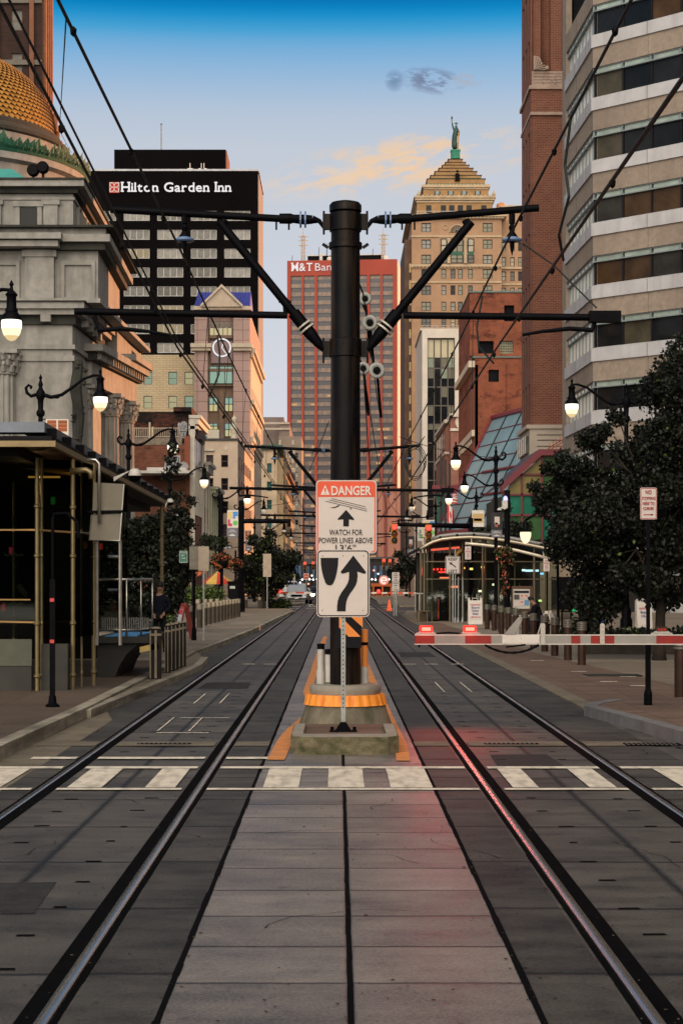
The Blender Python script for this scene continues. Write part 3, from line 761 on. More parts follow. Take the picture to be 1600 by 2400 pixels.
# ================================================================== OVERHEAD WIRES
wirem=mat('copper_wire_dark',(.012,.017,.017),.6,.4,ns=5)
def wire(name,label,pts,r,group='overhead tram wires',sag=0.0,parts=None,n=6):
 base=pts[0]
 t=thing(name,label,'wire',base,group)
 b=MB()
 if sag:
  q=[]
  for p0,p1 in zip(pts,pts[1:]):
   for k in range(9):
    f=k/9;q.append((p0[0]+(p1[0]-p0[0])*f,p0[1]+(p1[1]-p0[1])*f,p0[2]+(p1[2]-p0[2])*f-sag*4*f*(1-f)))
  pts=q+[pts[-1]]
 b.tube(pts,r,n);b.build('wire',wirem,t)
 if parts:parts(t)
 return t
def clips(b,pts):
 for x,y,z in pts:b.lathe([(0,-.045),(.022,-.025),(.026,.015),(0,.04)],6,(x,y,z))
for s,xm,xc,side in((-1,-2.0,-2.09,'left'),(1,2.1,2.08,'right')):
 poles=[-12,22.2,54,76,104,131,160,192,226]
 mp=[(xm,y,6.14)for y in poles]
 ys=[9.6,13.2,16.9,20.0,23.2,27,32,38,44,50,57,64,71,80,90,100]
 def hang(t,xm=xm,xc=xc,ys=ys):
  for y in ys:
   b=MB();clips(b,[(xm,y,6.09)]);b.build('clamp',BLACKM,t)
   if y>24:MB().tube([(xm,y,6.10),(xc,y,4.95)],.005,4).build('dropper',wirem,t)
 wire('messenger_wire','upper messenger wire running down the street above the %s track'%side,mp,.0135,sag=.07,parts=hang)
 def cl(t,xc=xc,ys=ys,s=s):
  for y in ys:b=MB();clips(b,[(xc,y,4.94+(max(0,22.2-y)*.046 if s<0 else 0))]);b.build('clamp',BLACKM,t)
 wire('contact_wire','lower doubled contact wire running down the street above the %s track'%side,
 [(xc,-8,6.3 if s<0 else 4.95),(xc-.05*s,22.2,4.90),(xc+.1,54,4.95),(xc,76,4.95),(xc,104,4.95),(xc,226,4.95)],.012,parts=cl)
 wire('contact_wire','second contact wire lying just beside the first above the %s track'%side,
 [(xc+.07,-8,6.38 if s<0 else 5.0),(xc+.03-.05*s,22.2,4.94),(xc+.14,54,4.98),(xc+.04,104,4.99),(xc+.04,226,4.99)],.009)
wire('jumper_cable','curved black jumper cable hanging from the left messenger wire past the clock',[(-2.0,29.0,6.02),(-1.96,29.0,5.7),(-1.97,28.9,5.35),(-2.05,28.7,5.1),(-2.1,28.5,4.95)],.016,'jumper cables')
wire('jumper_cable','curved black jumper cable hanging below the right messenger wire by the office corner',[(2.1,15.7,6.1),(2.06,15.8,5.7),(2.09,15.75,5.4),(2.03,16,5.1),(2.15,16.6,4.98)],.013,'jumper cables')
wire('jumper_cable','curved black jumper cable in front of the red brick blank wall',[(2.1,25.3,6.06),(2.02,25.3,5.6),(2.03,25.1,5.3),(2.2,24.6,5.0)],.014,'jumper cables')
b=MB()
lp=[(2.05+.22*math.cos(a)*(1+.15*k),46,5.0+.42*math.sin(a)+.05*k)for k in range(3)for a in[2*PI*q/20 for q in range(21)]]
b.tube(lp,.012,5);b.tube([(2.05,46,5.4),(2.3,46,5.75)],.014,5)
tag(b.build('cable_coil',wirem),'green black coil of spare cable hanging beside the second pole arm','cable coil')
wire('span_wire','thin pale stay wire hanging from the left messenger wire at the top left',[(gx(152,13),13,gz(45,13)),(gx(137,40),40,gz(300,40)),(gx(165,95),95,gz(352,95))],.007,'thin span wires')
wire('span_wire','thin diagonal span wire from the right lower arm up to the office facade',[(3.3,22.2,5.4),(2.75,22.2,5.95),(2.4,22.6,6.3)],.010,'thin span wires')
for i,(x0,d0,z0,x1,d1,z1)in enumerate(((.35,24,5.9,1.9,66,6.3),(.35,24,4.9,1.2,60,4.6),(.5,30,5.2,2.3,80,5.0),(-.2,40,5.6,-1.9,76,5.4),(1.9,54,6.4,6.6,74,7.2),(2.2,76,5.4,4.6,95,4.4),(2.0,60,6.2,3.4,100,4.6),(-2.0,76,5.4,-4.6,95,6.2))):
 wire('span_wire','%s thin span wire in the tangle of lines behind the %s'%(['highest','lowest','steepest','left leaning','longest right reaching','shallow right','middle','far left'][i],['nearest pole','nearest pole','nearest pole','nearest pole','second pole arm','third pole arm','second pole arm','third pole arm'][i]),
 [(x0,d0,z0),(x1,d1,z1)],.011,'thin span wires',sag=.15)
disc=mat('disc_insulator_grey',(.26,.27,.26),.35,ns=10,na=.15)
for i,(x,y,rr,lab)in enumerate(((838,686,15,'topmost grey disc insulator half hidden behind the pole'),(849,741,18,'large grey disc insulator second from the top beside the pole'),
(865,851,19,'lowest grey disc insulator beside the right brace foot'),(834,846,15,'grey disc insulator mostly hidden by the pole, level with the lowest'))):
 d=26.0;X_,Z_,q=gx(x,d),gz(y,d),rr/F*d
 t=thing('disc_insulator',lab,'insulator',(X_,d,Z_),'disc insulators strung behind the pole')
 MB().lathe_y([(q*.45,.0),(q*.8,-.03),(q,.0),(q*.95,.05),(q*.4,.06)],24,(X_,d,Z_)).build('disc',disc,t,True)
 b=MB();b.lathe_y([(0,-.07),(q*.36,-.06),(q*.46,.0),(q*.4,.06)],16,(X_,d,Z_))
 b.tube([(X_,d,Z_),(X_+.1,d+1.5,Z_-.55)],.022,6);b.tube([(X_,d,Z_),(X_-.12,d+.2,Z_+.35)],.014,6)
 b.build('core',BLACKM,t)
 # ================================================================== BUILDINGS
stone=mat('grey_limestone',(.205,.20,.188),.85,ns=2.2,na=.2,bump=.25,stain=((.07,.075,.065),(1.6,1.6,.35),.5))
stoned=mat('soot_shade_stone',(.018,.019,.016),.9,ns=1.2,na=.5,bump=.3)  # soot tone, also used as painted shade under the bank cornices
copper=mat('green_copper',(.018,.10,.06),.7,ns=3,na=.6,stain=((.006,.018,.012),(3,3,3),.9))
rnd=random.Random(11)
def pick(*ms):
 return lambda i:ms[rnd.randrange(len(ms))]
 # ---------- domed bank on the left
def domed_bank():
 t=thing('domed_bank','grey stone bank with a golden tiled dome, cornices and fluted columns behind the glass shelter','bank',(-24,104,0))
 def foot(o=0.0,bx=-14.6,cx=-13.9,y0=96.0,y1=116.0):return[(-46,y0-o),(bx+o,y0-o),(cx+o,y1+o),(-46,y1+o)]
 oc=lambda o:[(-46,98.6-o),(-14.95+o,98.6-o),(-15.3+o,114+o),(-46,114+o)]
 Z=lambda y,k=41.7:1.92+(1335-y)/k
 b=MB();b.slab(foot(),0,16.05)
 b.slab(foot(.12),14.05,14.35);b.slab(foot(.16),14.7,14.95)
 b.slab(foot(.0,-13.35,-13.75,97.2,110),17.3,20.35)
 b.build('wall',stone,t)
 def band(z0,z1,steps,bx,cx,y0,y1,name='cornice'):
  b=MB();n=len(steps)
  for i,o in enumerate(steps):b.slab(foot(o,bx,cx,y0,y1),z0+(z1-z0)*i/n,z0+(z1-z0)*(i+1)/n)
  return b.build(name,stone,t)
 b=MB()
 b.slab(foot(.55),16.55,16.85);b.slab(foot(.75),16.85,17.2);b.slab(foot(.5,-13.5,-13.0),17.2,17.45)
 cn=b.build('cornice',stone,t)
 b=MB();x=-32.0
 while x<-14.6:b.box(x,x+.55,95.35,95.8,16.15,16.53);x+=1.75
 y=97.5
 while y<103:b.box(-14.4,-13.95,y,y+.6,16.15,16.53);y+=1.75
 b.build('dentils',stone,cn)
 b=MB();b.slab(foot(.75,-13.35,-13.75,97.2,110),20.75,21.15);b.slab(foot(.5,-13.35,-13.75,97.2,110),21.15,21.5)
 b.box(-46,-15.4,96.0,97,20.4,20.72);b.box(-46,-15.2,95.75,97,20.77,21.1)
 b.build('cornice',stone,t)
 b=MB();b.slab(foot(.2),16.05,16.55);b.slab(oc(.3),23.85,24.15);b.slab(foot(.45,-13.35,-13.75,97.2,110),20.35,20.75);b.slab([(-17,99.9),(-13.85,99.9),(-12.55,112),(-17,112.4)],14.6,15.1);b.build('soot_shade_frieze',stoned,t)  # bands under the cornices: soot, plus cornice shade put into the colour
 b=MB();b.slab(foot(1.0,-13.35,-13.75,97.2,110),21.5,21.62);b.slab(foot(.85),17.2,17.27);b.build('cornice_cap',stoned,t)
 for x0,x1 in((-17.35,-15.75),(-26,-24.4)):
  b=MB();b.box(x0,x1,96.75,97.2,17.3,20.35);b.box(x0-.15,x1+.15,96.65,97.2,19.95,20.3)
  b.build('pilaster',stone,t)
 for x0,x1 in((-20.9,-17.7),(-15.4,-13.5),(-31,-27)):
  b=MB();b.box(x0,x1,97.05,97.2,17.55,17.75);b.box(x0,x1,97.05,97.2,19.55,19.8);b.box(x0,x0+.2,97.05,97.2,17.75,19.55);b.box(x1-.2,x1,97.05,97.2,17.75,19.55)
  b.build('panel_frame',stone,t)
 b=MB();b.slab(oc(0),21.6,23.85);b.slab(oc(.1),23.5,23.65)
 for x0,x1 in((-23.3,-22.4),(-20.9,-20.0),(-19.9,-19.0),(-16.6,-15.8)):b.box(x0,x1,98.4,98.59,21.6,23.45);b.box(x0-.12,x1+.12,98.33,98.59,23.2,23.45)
 b.build('octagon_wall',stone,t)
 b=MB();b.slab(oc(.7),24.15,24.5);b.build('cornice',stone,t)
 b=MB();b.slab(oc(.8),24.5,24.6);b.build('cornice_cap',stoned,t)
 w=MB();w.box(-17.95,-16.95,98.53,98.59,21.65,23.05);w.mi=1
 for a in((-18.2,-17.95,21.6,23.1),(-16.95,-16.7,21.6,23.1)):w.box(a[0],a[1],98.42,98.59,a[2],a[3])
 w.box(-18.3,-16.6,98.36,98.59,23.1,23.4)
 w.build('window',[GLASSD,stone],t)
 for y in(100.3,103.2,106.1):
  w=MB();w.box(-15.4,-14.95,y,y+1,21.7,23.1);w.mi=1;w.box(-15.4,-14.8,y-.25,y-.02,21.6,23.4);w.box(-15.4,-14.8,y+1.02,y+1.25,21.6,23.4)
  w.build('window',[GLASSD,stone],t)
 c=(-24.2,108,0)
 b=MB();b.lathe([(8.25,23),(8.25,26.35),(8.6,26.5),(8.6,26.9),(8.3,27.0),(7.4,27.4),(7.4,28.6)],72,c);b.build('drum',stone,t,True,auto=True)
 b=MB();b.lathe([(8.62,26.9),(8.72,27.05),(8.2,27.05)],72,c);n=110
 for k in range(n):
  a=2*PI*k/n+rnd.uniform(-.02,.02);r=8.55+rnd.uniform(-.05,.1);hk=rnd.uniform(.6,1.15)
  for da,h,w_ in((0,1.0,.24),(.014,.75,.2),(-.014,.75,.2),(.027,.6,.2),(.02,.3,.2),(-.02,.3,.2)):
   p=Vector((c[0]+r*math.cos(a+da),c[1]+r*math.sin(a+da),27.05));tx=Vector((-math.sin(a),math.cos(a),0));nr=Vector((math.cos(a),math.sin(a),0))
   b.add([p-tx*w_*.6,p+tx*w_*.6,p+tx*w_+Vector((0,0,h*hk*.6))+nr*.1,p+Vector((0,0,h*hk))+nr*.25+tx*rnd.uniform(-.12,.12),p-tx*w_+Vector((0,0,h*hk*.6))+nr*.1,p-nr*.12+Vector((0,0,h*.4))],
   [(0,1,2,3,4),(1,0,5),(2,1,5),(3,2,5),(4,3,5),(0,4,5)])
 b.build('copper_cresting',copper,t)
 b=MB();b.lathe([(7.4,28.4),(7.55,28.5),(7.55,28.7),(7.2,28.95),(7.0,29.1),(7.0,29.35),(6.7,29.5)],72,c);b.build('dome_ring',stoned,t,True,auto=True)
 b=MB();NR,NS=30,104;R0,H=6.65,5.2
 pr=lambda f:(R0*math.cos(f*PI/2)**.92,29.45+H*math.sin(f*PI/2))
 for i in range(NR):
  f0,f1=i/NR,(i+1)/NR
  if f1>.93:break
  r0,z0=pr(f0);r1,z1=pr(f1)
  for k in range(NS):
   a0=2*PI*(k+(i%2)*.5)/NS;a1=a0+2*PI/NS;am=(a0+a1)/2
   if math.sin(am)>.35:continue
   P_=lambda r,a,z:(c[0]+r*math.cos(a),c[1]+r*math.sin(a),z)
   b.add([P_(r0+.17,am,z0-.06),P_(r0+.05,a1,(z0+z1)/2),P_(r1,a1,z1),P_(r1,a0,z1),P_(r0+.05,a0,(z0+z1)/2)],[(0,1,2,3,4)])
 b.mi=1;b.lathe([pr(i/20*.999)for i in range(21)],64,c)
 b.build('dome',[mat('gold_leaf_tiles',(.40,.23,.055),.38,.4,ns=2.5,na=.45,spec=.5),mat('dome_underlay',(.035,.017,.006),.7)],t)
 b=MB();b.slab([(-27.5,99.2),(-21.5,99.2),(-21.9,100.2),(-27.1,100.2)],24.6,25.0)
 b.add([(-28,98.0,24.65),(-17.6,98.0,24.65),(-18.6,99.6,25.5),(-28,99.6,25.5),(-17.6,100.2,24.65)],[(0,1,2,3),(1,4,2)])
 b.build('copper_roof',mat('teal_copper_roof',(.05,.26,.24),.5,ns=1,na=.2),t)
 def column(x,y,r,z0,z1,half=False):
  b=MB();n=48;cap=z1-1.25
  vs=[]
  for z,k in((z0,1.0),(z0+(cap-z0)*.5,.97),(cap,.86)):
   for j in range(n):
    rr=r*k*(1 if j%4 in(0,1)else .90);a=2*PI*j/n;vs.append((x+rr*math.cos(a),y+rr*math.sin(a),z))
  b.add(vs,[(i*n+j,i*n+(j+1)%n,(i+1)*n+(j+1)%n,(i+1)*n+j)for i in range(2)for j in range(n)])
  b.lathe([(r*.92,cap-.12),(r*.98,cap-.06),(r*.92,cap)],24,(x,y,0));b.lathe([(r*1.25,z0-.4),(r*1.25,z0-.2),(r*1.1,z0)],24,(x,y,0))
  s=b.build('column',stone,t)
  b=MB();b.lathe([(r*.86,cap),(r*.95,cap+.5),(r*1.2,cap+1.0)],20,(x,y,0));b.box(x-r*1.25,x+r*1.25,y-r*1.25,y+r*1.25,cap+1.02,z1)
  rr_=random.Random(int(x*10))
  for row,(zz_,ro,hh)in enumerate(((.05,.98,.5),(.38,1.05,.5),(.7,1.15,.4))):
   m=9
   for j in range(m):
    a=2*PI*(j+row*.5)/m;dx,dy=math.cos(a),math.sin(a);px_,py_=x+r*ro*.92*dx,y+r*ro*.92*dy
    b.tube([(px_,py_,cap+zz_),(px_+dx*.08,py_+dy*.08,cap+zz_+hh*.6),(px_+dx*.24,py_+dy*.24,cap+zz_+hh*.9),(px_+dx*.26,py_+dy*.26,cap+zz_+hh*.62)],[.15,.14,.10,.05],5)
  b.build('capital',stone,s)
 column(-18.35,95.8,.72,1,14.6)
 for x,y in((-14.75,101.2),(-13.85,106.2),(-13.45,110.6)):column(x,y,.62,1,13.3)
 b=MB();b.slab([(-17,103.5),(-14.7,103.5),(-14.1,113),(-17,113)],0,16)
 b.slab([(-17,100.3),(-14.15,100.3),(-12.85,111.6),(-17,112)],13.3,14.6)
 b.build('wall',stone,t)
 b=MB();b.slab([(-17,99.5),(-13.4,99.5),(-12.1,112.4),(-17,112.9)],15.1,15.5)
 b.slab([(-17,107),(-12.35,107),(-11.9,112.6),(-17,112.9)],15.5,15.9)
 b.slab([(-17,106),(-13.4,106),(-13.3,112.6),(-17,112.9)],15.9,17.3)
 b.build('cornice',stone,t)
 b=MB();y=100.2
 while y<112:b.box(-14.2+(y-100)*.108,-13.6+(y-100)*.108,y,y+.28,14.7,15.08);y+=.6
 b.build('dentils',stone,t)
 b=MB();b.tube([(-14.2,95.7,14.0),(-14.3,95.2,12.5),(-14.1,95.4,10.8),(-14.2,95.6,9.0)],[.25,.34,.26,.12],8)
 for j in range(26):
  q=random.Random(j);b.lathe([(0,-.14),(.15,0),(0,.14)],5,(-14.2+q.uniform(-.4,.4),95.3+q.uniform(-.3,.2),11+q.uniform(-2,3)))
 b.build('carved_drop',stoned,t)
 for x in(-17.1,-16.55):
  b=MB();b.lathe_y([(0,-.3),(.28,-.3),(.34,-.2),(.34,.1),(.2,.35),(0,.4)],14,(x,98.0,25.05+(x+17)*.3));b.tube([(x,98,25.0),(x,98,24.6)],.07,6);b.build('floodlight',BLACK,t)
domed_bank()
# ---------- brown brick tower top left
def brown_tower():
 t=thing('brick_tower','tall brown brick tower with stone bands rising behind the golden dome','tower',(-40,184,0))
 bm_=brick('dark_brown_brick',(.030,.014,.010),(.020,.009,.007),(.02,.012,.01),.5,.16,.02)
 b=MB();M_=MF(-62,178)
 uo=[(25.2,26.3),(28.7,29.8)];wo=[(z,z+2.1)for z in np.arange(36,78,4.45)]
 op=facade(b,M_,uo,wo,31.9,80,.3)
 b.box(-62,-30.1,178.3,182.6,0,80)
 b.build('wall',bm_,t)
 windows(t,M_,op,pick(GLASSD,GLASSM,GLASSD),mat('brown_window_frame',(.12,.09,.07),.7),1,2,.08,.2)
 b=MB()
 for x in(-37.6,-35.0,-31.4):b.box(x,x+.45,177.6,178,0,80)
 b.build('pier',mat('orange_brick_pier',(.13,.052,.026),.85,ns=1,na=.3),t)
 b=MB()
 for y in(178.5,179.8,181.1,182.2):b.box(-30.1,-29.8,y,y+.45,0,79)
 b.build('side_pier',mat('side_brick_pier',(.18,.075,.035),.85,ns=1,na=.3),t)
 b=MB()
 for z in(55.0,61.3):b.box(-62,-35.1,177.75,178,z,z+.5);b.box(-34.5,-30.2,177.72,178,z-.35,z+.15)
 b.build('stone_band',mat('band_stone',(.10,.09,.075),.85,ns=2,na=.2),t)
 b=MB()
 for y,h in((181.0,1.6),(182.2,1.4),(183.6,1.5)):b.lathe([(.3,0),(.3,h),(.38,h+.1),(.3,h+.3)],10,(-29.3,y,48.6-(y-181)*.8))
 b.box(-29.79,-29.0,180.4,184,0,46.6)
 b.build('chimney_row',mat('terracotta_pots',(.25,.10,.05),.8,ns=2,na=.3),t)
brown_tower()
# ---------- hotel slab with the lettering
def hotel():
 t=thing('hotel_tower','black hotel slab with pale window bands and white rooftop lettering','hotel',(-30,330,0))
 d=322.0;k=F/d
 X_=lambda x:gx(x,d);Z=lambda y:gz(y,d)
 wallm=mat('black_hotel_brick',(.0016,.0010,.0015),.8,ns=.15,na=.5,bump=.2,spec=.05)
 x0,x1,zt=X_(196),X_(592),Z(393)
 b=MB();M_=MF(x0,d)
 uo=[(X_(a)-x0,X_(c)-x0)for a,c in((207,267),(284,344),(361,421),(438,498),(515,575))]
 wo=sorted([(Z(507+43.35*i),Z(483.5+43.35*i))for i in range(8)])
 op=facade(b,M_,uo,wo,x1-x0,zt,.5)
 b.box(x0,x1,d+.5,342,0,zt)
 b.build('wall',wallm,t)
 G1=mat('hotel_blind_pale',(.17,.165,.15),.4,ns=.9,na=.35);G2=mat('hotel_blind_grey',(.09,.09,.08),.3,ns=.9,na=.45);G3=mat('hotel_blind_dark',(.06,.06,.05),.25,ns=.9,na=.5)
 windows(t,M_,op,lambda i:rnd.choice((G1,G1,G2,G2,G3))if i not in(7,12,26)else emis('hotel_lit_%d'%i,(.9,.7,.4),.38),mat('hotel_window_frame',(.30,.295,.29),.6),4,1,.16,.25)
 b=MB();b.box(x1,x1+.15,d+.3,341.8,0,zt-.5);b.build('side_wall',mat('hotel_grey_side',(.17,.165,.16),.8,ns=.2,na=.15),t)
 b=MB();b.box(x0-.1,x1+.1,d-.2,d+.6,zt,zt+.35);b.box(x1-.4,x1+.25,d+.6,342,zt,zt+.35);b.build('parapet_coping',mat('pale_coping',(.32,.33,.36),.5),t)
 b=MB();b.box(X_(253),X_(513),d+6,338,zt,Z(325));b.build('penthouse',wallm,t)
 b=MB();b.box(X_(513),X_(513)+.2,d+6.2,338,zt,Z(326));b.build('penthouse_side',mat('rust_brick_side',(.12,.04,.025),.8),t)
 b=MB();b.tube([(X_(361),d+8,Z(326)),(X_(361),d+8,Z(260))],.13,6);b.lathe([(0,-.2),(.25,0),(0,.2)],8,(X_(361),d+8,Z(259)));b.build('antenna',mat('antenna_grey',(.15,.15,.15),.6),t)
 b=MB()
 for x in(436,462,468):b.tube([(X_(x),d+.5,zt),(X_(x),d+.5,zt+1.6)],.07,5);b.box(X_(x)-.5,X_(x)+.5,d+.4,d+.6,zt+.5,zt+.62)
 b.build('roof_railing',mat('white_rail',(.5,.5,.5),.6),t)
 b=MB();b.text('Hilton Garden Inn',X_(405),Z(441),d-.35,(441-419)/k,251/k,.006,True,.15)
 b.build('lettering',emis('white_sign_letters',(1,.96,.95),.92),t)
 lx0,lx1,lz0,lz1=X_(252),X_(275),Z(443),Z(419)
 b=MB();b.box(lx0,lx1,d-.3,d-.05,lz0,lz1);s=b.build('emblem',emis('emblem_red',(.75,.06,.05),.75),t)
 b=MB();cx,cz,r=(lx0+lx1)/2,(lz0+lz1)/2,(lx1-lx0)/2
 for q in range(4):
  a=PI/4+q*PI/2;tip=(cx+1.18*r*math.cos(a),cz+1.18*r*math.sin(a))
  for sgn in(1,-1):
   pts=[(cx+math.cos(a)*f*1.18*r-math.sin(a)*sgn*.36*r*math.sin(f*PI),d-.36,cz+math.sin(a)*f*1.18*r+math.cos(a)*sgn*.36*r*math.sin(f*PI))for f in[i/8 for i in range(9)]]
   b.tube(pts,.07,5)
 for p,q in(((-1,-1),(1,-1)),((1,-1),(1,1)),((1,1),(-1,1)),((-1,1),(-1,-1))):b.tube([(cx+p[0]*r*.93,d-.34,cz+p[1]*r*.93),(cx+q[0]*r*.93,d-.34,cz+q[1]*r*.93)],.05,5)
 b.build('petals',WHITE,s)
hotel()
# ---------- clock tower building
def clock_building():
 d=230.0;k=F/d;X_=lambda x:gx(x,d);Z=lambda y:gz(y,d)
 t=thing('clock_building','pink granite corner building with a white ring clock and a blue gabled roof','building',(X_(510),d,0))
 gran=mat('pink_granite',(.31,.22,.20),.75,ns=2.0,na=.12)
 granb=brick('granite_blocks',(.33,.23,.21),(.30,.21,.19),(.17,.115,.105),1.5,1.35,.05,.7,.12,off=0)
 sto=mat('cream_trim',(.42,.36,.28),.8,ns=1,na=.15)
 x0,x1=X_(447),X_(573)
 b=MB();M_=MF(x0,d)
 uo=[(X_(477)-x0,X_(536)-x0)];wo=[(Z(1008),Z(715))]
 facade(b,M_,uo,wo,x1-x0,Z(715),.9)
 b.box(x0,x1,d+1.6,262,0,Z(715))
 b.build('wall',granb,t)
 b=MB();b.box(X_(477),X_(536),d+.85,d+1.58,0,Z(752));b.box(X_(503),X_(514),d+.35,d+.85,0,Z(898));b.box(X_(481),X_(533),d+.3,d+.85,Z(866+20),Z(884))
 b.box(X_(481),X_(533),d+.25,d+.85,Z(776),Z(769));b.box(X_(481),X_(533),d+.25,d+.85,Z(853),Z(846))
 b.build('recess_wall',mat('brown_spandrel',(.13,.085,.06),.8,ns=2,na=.2),t)
 fr=mat('teal_frame',(.05,.09,.10),.6)
 Lg=emis('window_lit_green',(.55,.80,.62),.52);Ly=emis('window_lit_yellow',(.95,.80,.38),.62)
 for a,c,e,f,n_ in((481,533,840,879,3),(480,499,912,943,2),(516,534,912,943,2),(480,499,971,985,2),(516,534,971,1001,2)):
  w=MB();w.box(X_(a),X_(c),d+.55,d+.62,Z(f),(Z(e)+Z(f))/2 if n_==2 else Z(f)+(Z(e)-Z(f))*.72);w.mi=1
  zm=(Z(e)+Z(f))/2 if n_==2 else Z(f)+(Z(e)-Z(f))*.72
  w.box(X_(a),X_(c),d+.55,d+.62,zm,Z(e));w.mi=2
  for i in range(n_+1):xx=X_(a)+(X_(c)-X_(a))*i/n_;w.box(xx-.06,xx+.06,d+.48,d+.545,Z(f),Z(e))
  w.box(X_(a),X_(c),d+.48,d+.545,zm-.06,zm+.06);w.box(X_(a),X_(c),d+.48,d+.545,Z(e)-.1,Z(e))
  w.build('window',[Ly if n_==2 else Lg,Lg,fr],t)
 w=MB();w.box(X_(481),X_(532),d+.6,d+.65,Z(768),Z(752));w.mi=1
 for i in range(6):xx=X_(481)+(X_(532)-X_(481))*i/5;w.box(xx-.05,xx+.05,d+.5,d+.59,Z(768),Z(752))
 w.build('window',[emis('window_lit_cream',(1,.82,.45),.6),fr],t)
 b=MB()
 for i in range(4):
  xa,xb=X_(481+i*13),X_(494+i*13);b.tube([(xa,d+.5,Z(752)),(xb,d+.5,Z(740))],.06,5);b.tube([(xa,d+.5,Z(740)),(xb,d+.5,Z(752))],.06,5);b.tube([(xa,d+.5,Z(739)),(xb,d+.5,Z(739))],.05,5);b.tube([(xa,d+.5,Z(752)),(xa,d+.5,Z(735))],.05,5)
 b.build('truss',mat('truss_grey',(.20,.20,.18),.6),t)
 b=MB();b.box(X_(484),X_(534),d+.45,d+.84,Z(833),Z(783));b.build('clock_panel',mat('clock_granite',(.19,.135,.14),.7,ns=2,na=.1),t)
 b=MB();cx,cz=X_(509),Z(797.5);r=20/k;q=[]
 b.tube([(cx+r*math.cos(2*PI*i/40),d+.35,cz+r*math.sin(2*PI*i/40))for i in range(41)],.10,6)
 cwr=emis('clock_white_ring',(1,.98,.98),.9);ck=b.build('clock',cwr,t)
 b=MB();b.tube([(cx,d+.38,cz),(cx+9/k,d+.38,cz-13/k)],.06,5);b.tube([(cx,d+.38,cz),(cx+3/k,d+.38,cz+11/k)],.07,5);b.build('clock_hands',cwr,ck)  # hands share the ring's glow so they read white in the dark recess
 b=MB()
 for a,c in((441,484),(536,577)):b.box(X_(a),X_(c),d-.5,d+.84,Z(806),Z(799));b.box(X_(a)-.15,X_(c)+.15,d-.75,d+.84,Z(799),Z(790))
 b.box(X_(446),X_(577),d-.35,d+.8,Z(712),Z(703))
 b.build('stone_band',sto,t)
 b=MB()
 yb=d-.4
 b.add([(X_(447),yb,Z(703)),(X_(575),yb,Z(703)),(X_(573),d+4,Z(660)),(X_(450),d+4,Z(660)),(X_(447),d+9,Z(703)),(X_(575),d+9,Z(703))],[(0,1,2,3),(1,5,2),(0,3,4),(3,2,5,4),(0,4,5,1)])
 n=22
 for i in range(n):
  x=X_(450)+(X_(573)-X_(450))*i/(n-1);b.tube([(x,yb-.04,Z(703)+.06),(x,d+4,Z(660)+.06)],.05,4)
 b.build('roof',mat('blue_metal_roof',(.055,.065,.32),.45,.2,ns=1.5,na=.2),t)
 b=MB();b.prism([(X_(464),Z(706)),(X_(557),Z(706)),(X_(510),Z(659))],d-.7,d+3);b.mi=1
 for s,(xa,xb)in((1,(462,510)),(-1,(558,510))):b.prism([(X_(xa),Z(702)),(X_(xa),Z(708)),(X_(xb),Z(662)),(X_(xb),Z(655))],d-1.0,d-.71)
 b.build('gable',[mat('gable_stucco',(.42,.345,.27),.8,ns=1,na=.12),sto],t)
 b=MB()
 M_=MR(x1+.12,d+1.2)
 op=facade(b,M_,[(2.2+3.2*i,3.6+3.2*i)for i in range(9)],[(5+4.1*i,7.4+4.1*i)for i in range(6)],31,Z(800),.12)
 b.build('side_wall',mat('cream_side_stone',(.42,.37,.30),.8,ns=.7,na=.15),t)
 windows(t,M_,op,pick(GLASSD,GLASSM),fr,1,2,.07,.06)
 b=MB()
 for z,o in((Z(806),.75),(Z(925),.6),(Z(1010),.5)):b.box(x1+.1,x1+o*.6,d+.9,262,z-.7,z-.1);b.box(x1+.1,x1+o,d+.9,262.2,z-.1,z+.5)
 b.build('side_cornice',sto,t)
 t=thing('cream_brick_wing','cream brick block with green lit windows below the black hotel','building',(X_(380),236,0))
 cb=brick('cream_brick',(.50,.41,.27),(.46,.37,.24),(.30,.24,.16),.9,.3,.03,.8,.1)
 d2=236.0;X2=lambda x:gx(x,d2);Z2=lambda y:gz(y,d2)
 xa=X2(296);M_=MF(xa,d2);b=MB()
 uo=[(X2(a)-xa,X2(c)-xa)for a,c in((330,350),(387,407),(424,444))]
 op=facade(b,M_,uo,sorted([(Z2(883+55*i),Z2(854+55*i))for i in range(4)]),X2(449)-xa,Z2(815),.4)
 b.box(xa,X2(449),d2+.4,260,0,Z2(815));b.build('wall',cb,t)
 windows(t,M_,op,pick(emis('wing_lit_green',(.62,.78,.55),.42),emis('wing_lit_cream',(.9,.8,.45),.46),emis('wing_lit_dim',(.5,.65,.5),.3)),mat('wing_frame',(.10,.13,.14),.6),1,2,.09,.2)
clock_building()
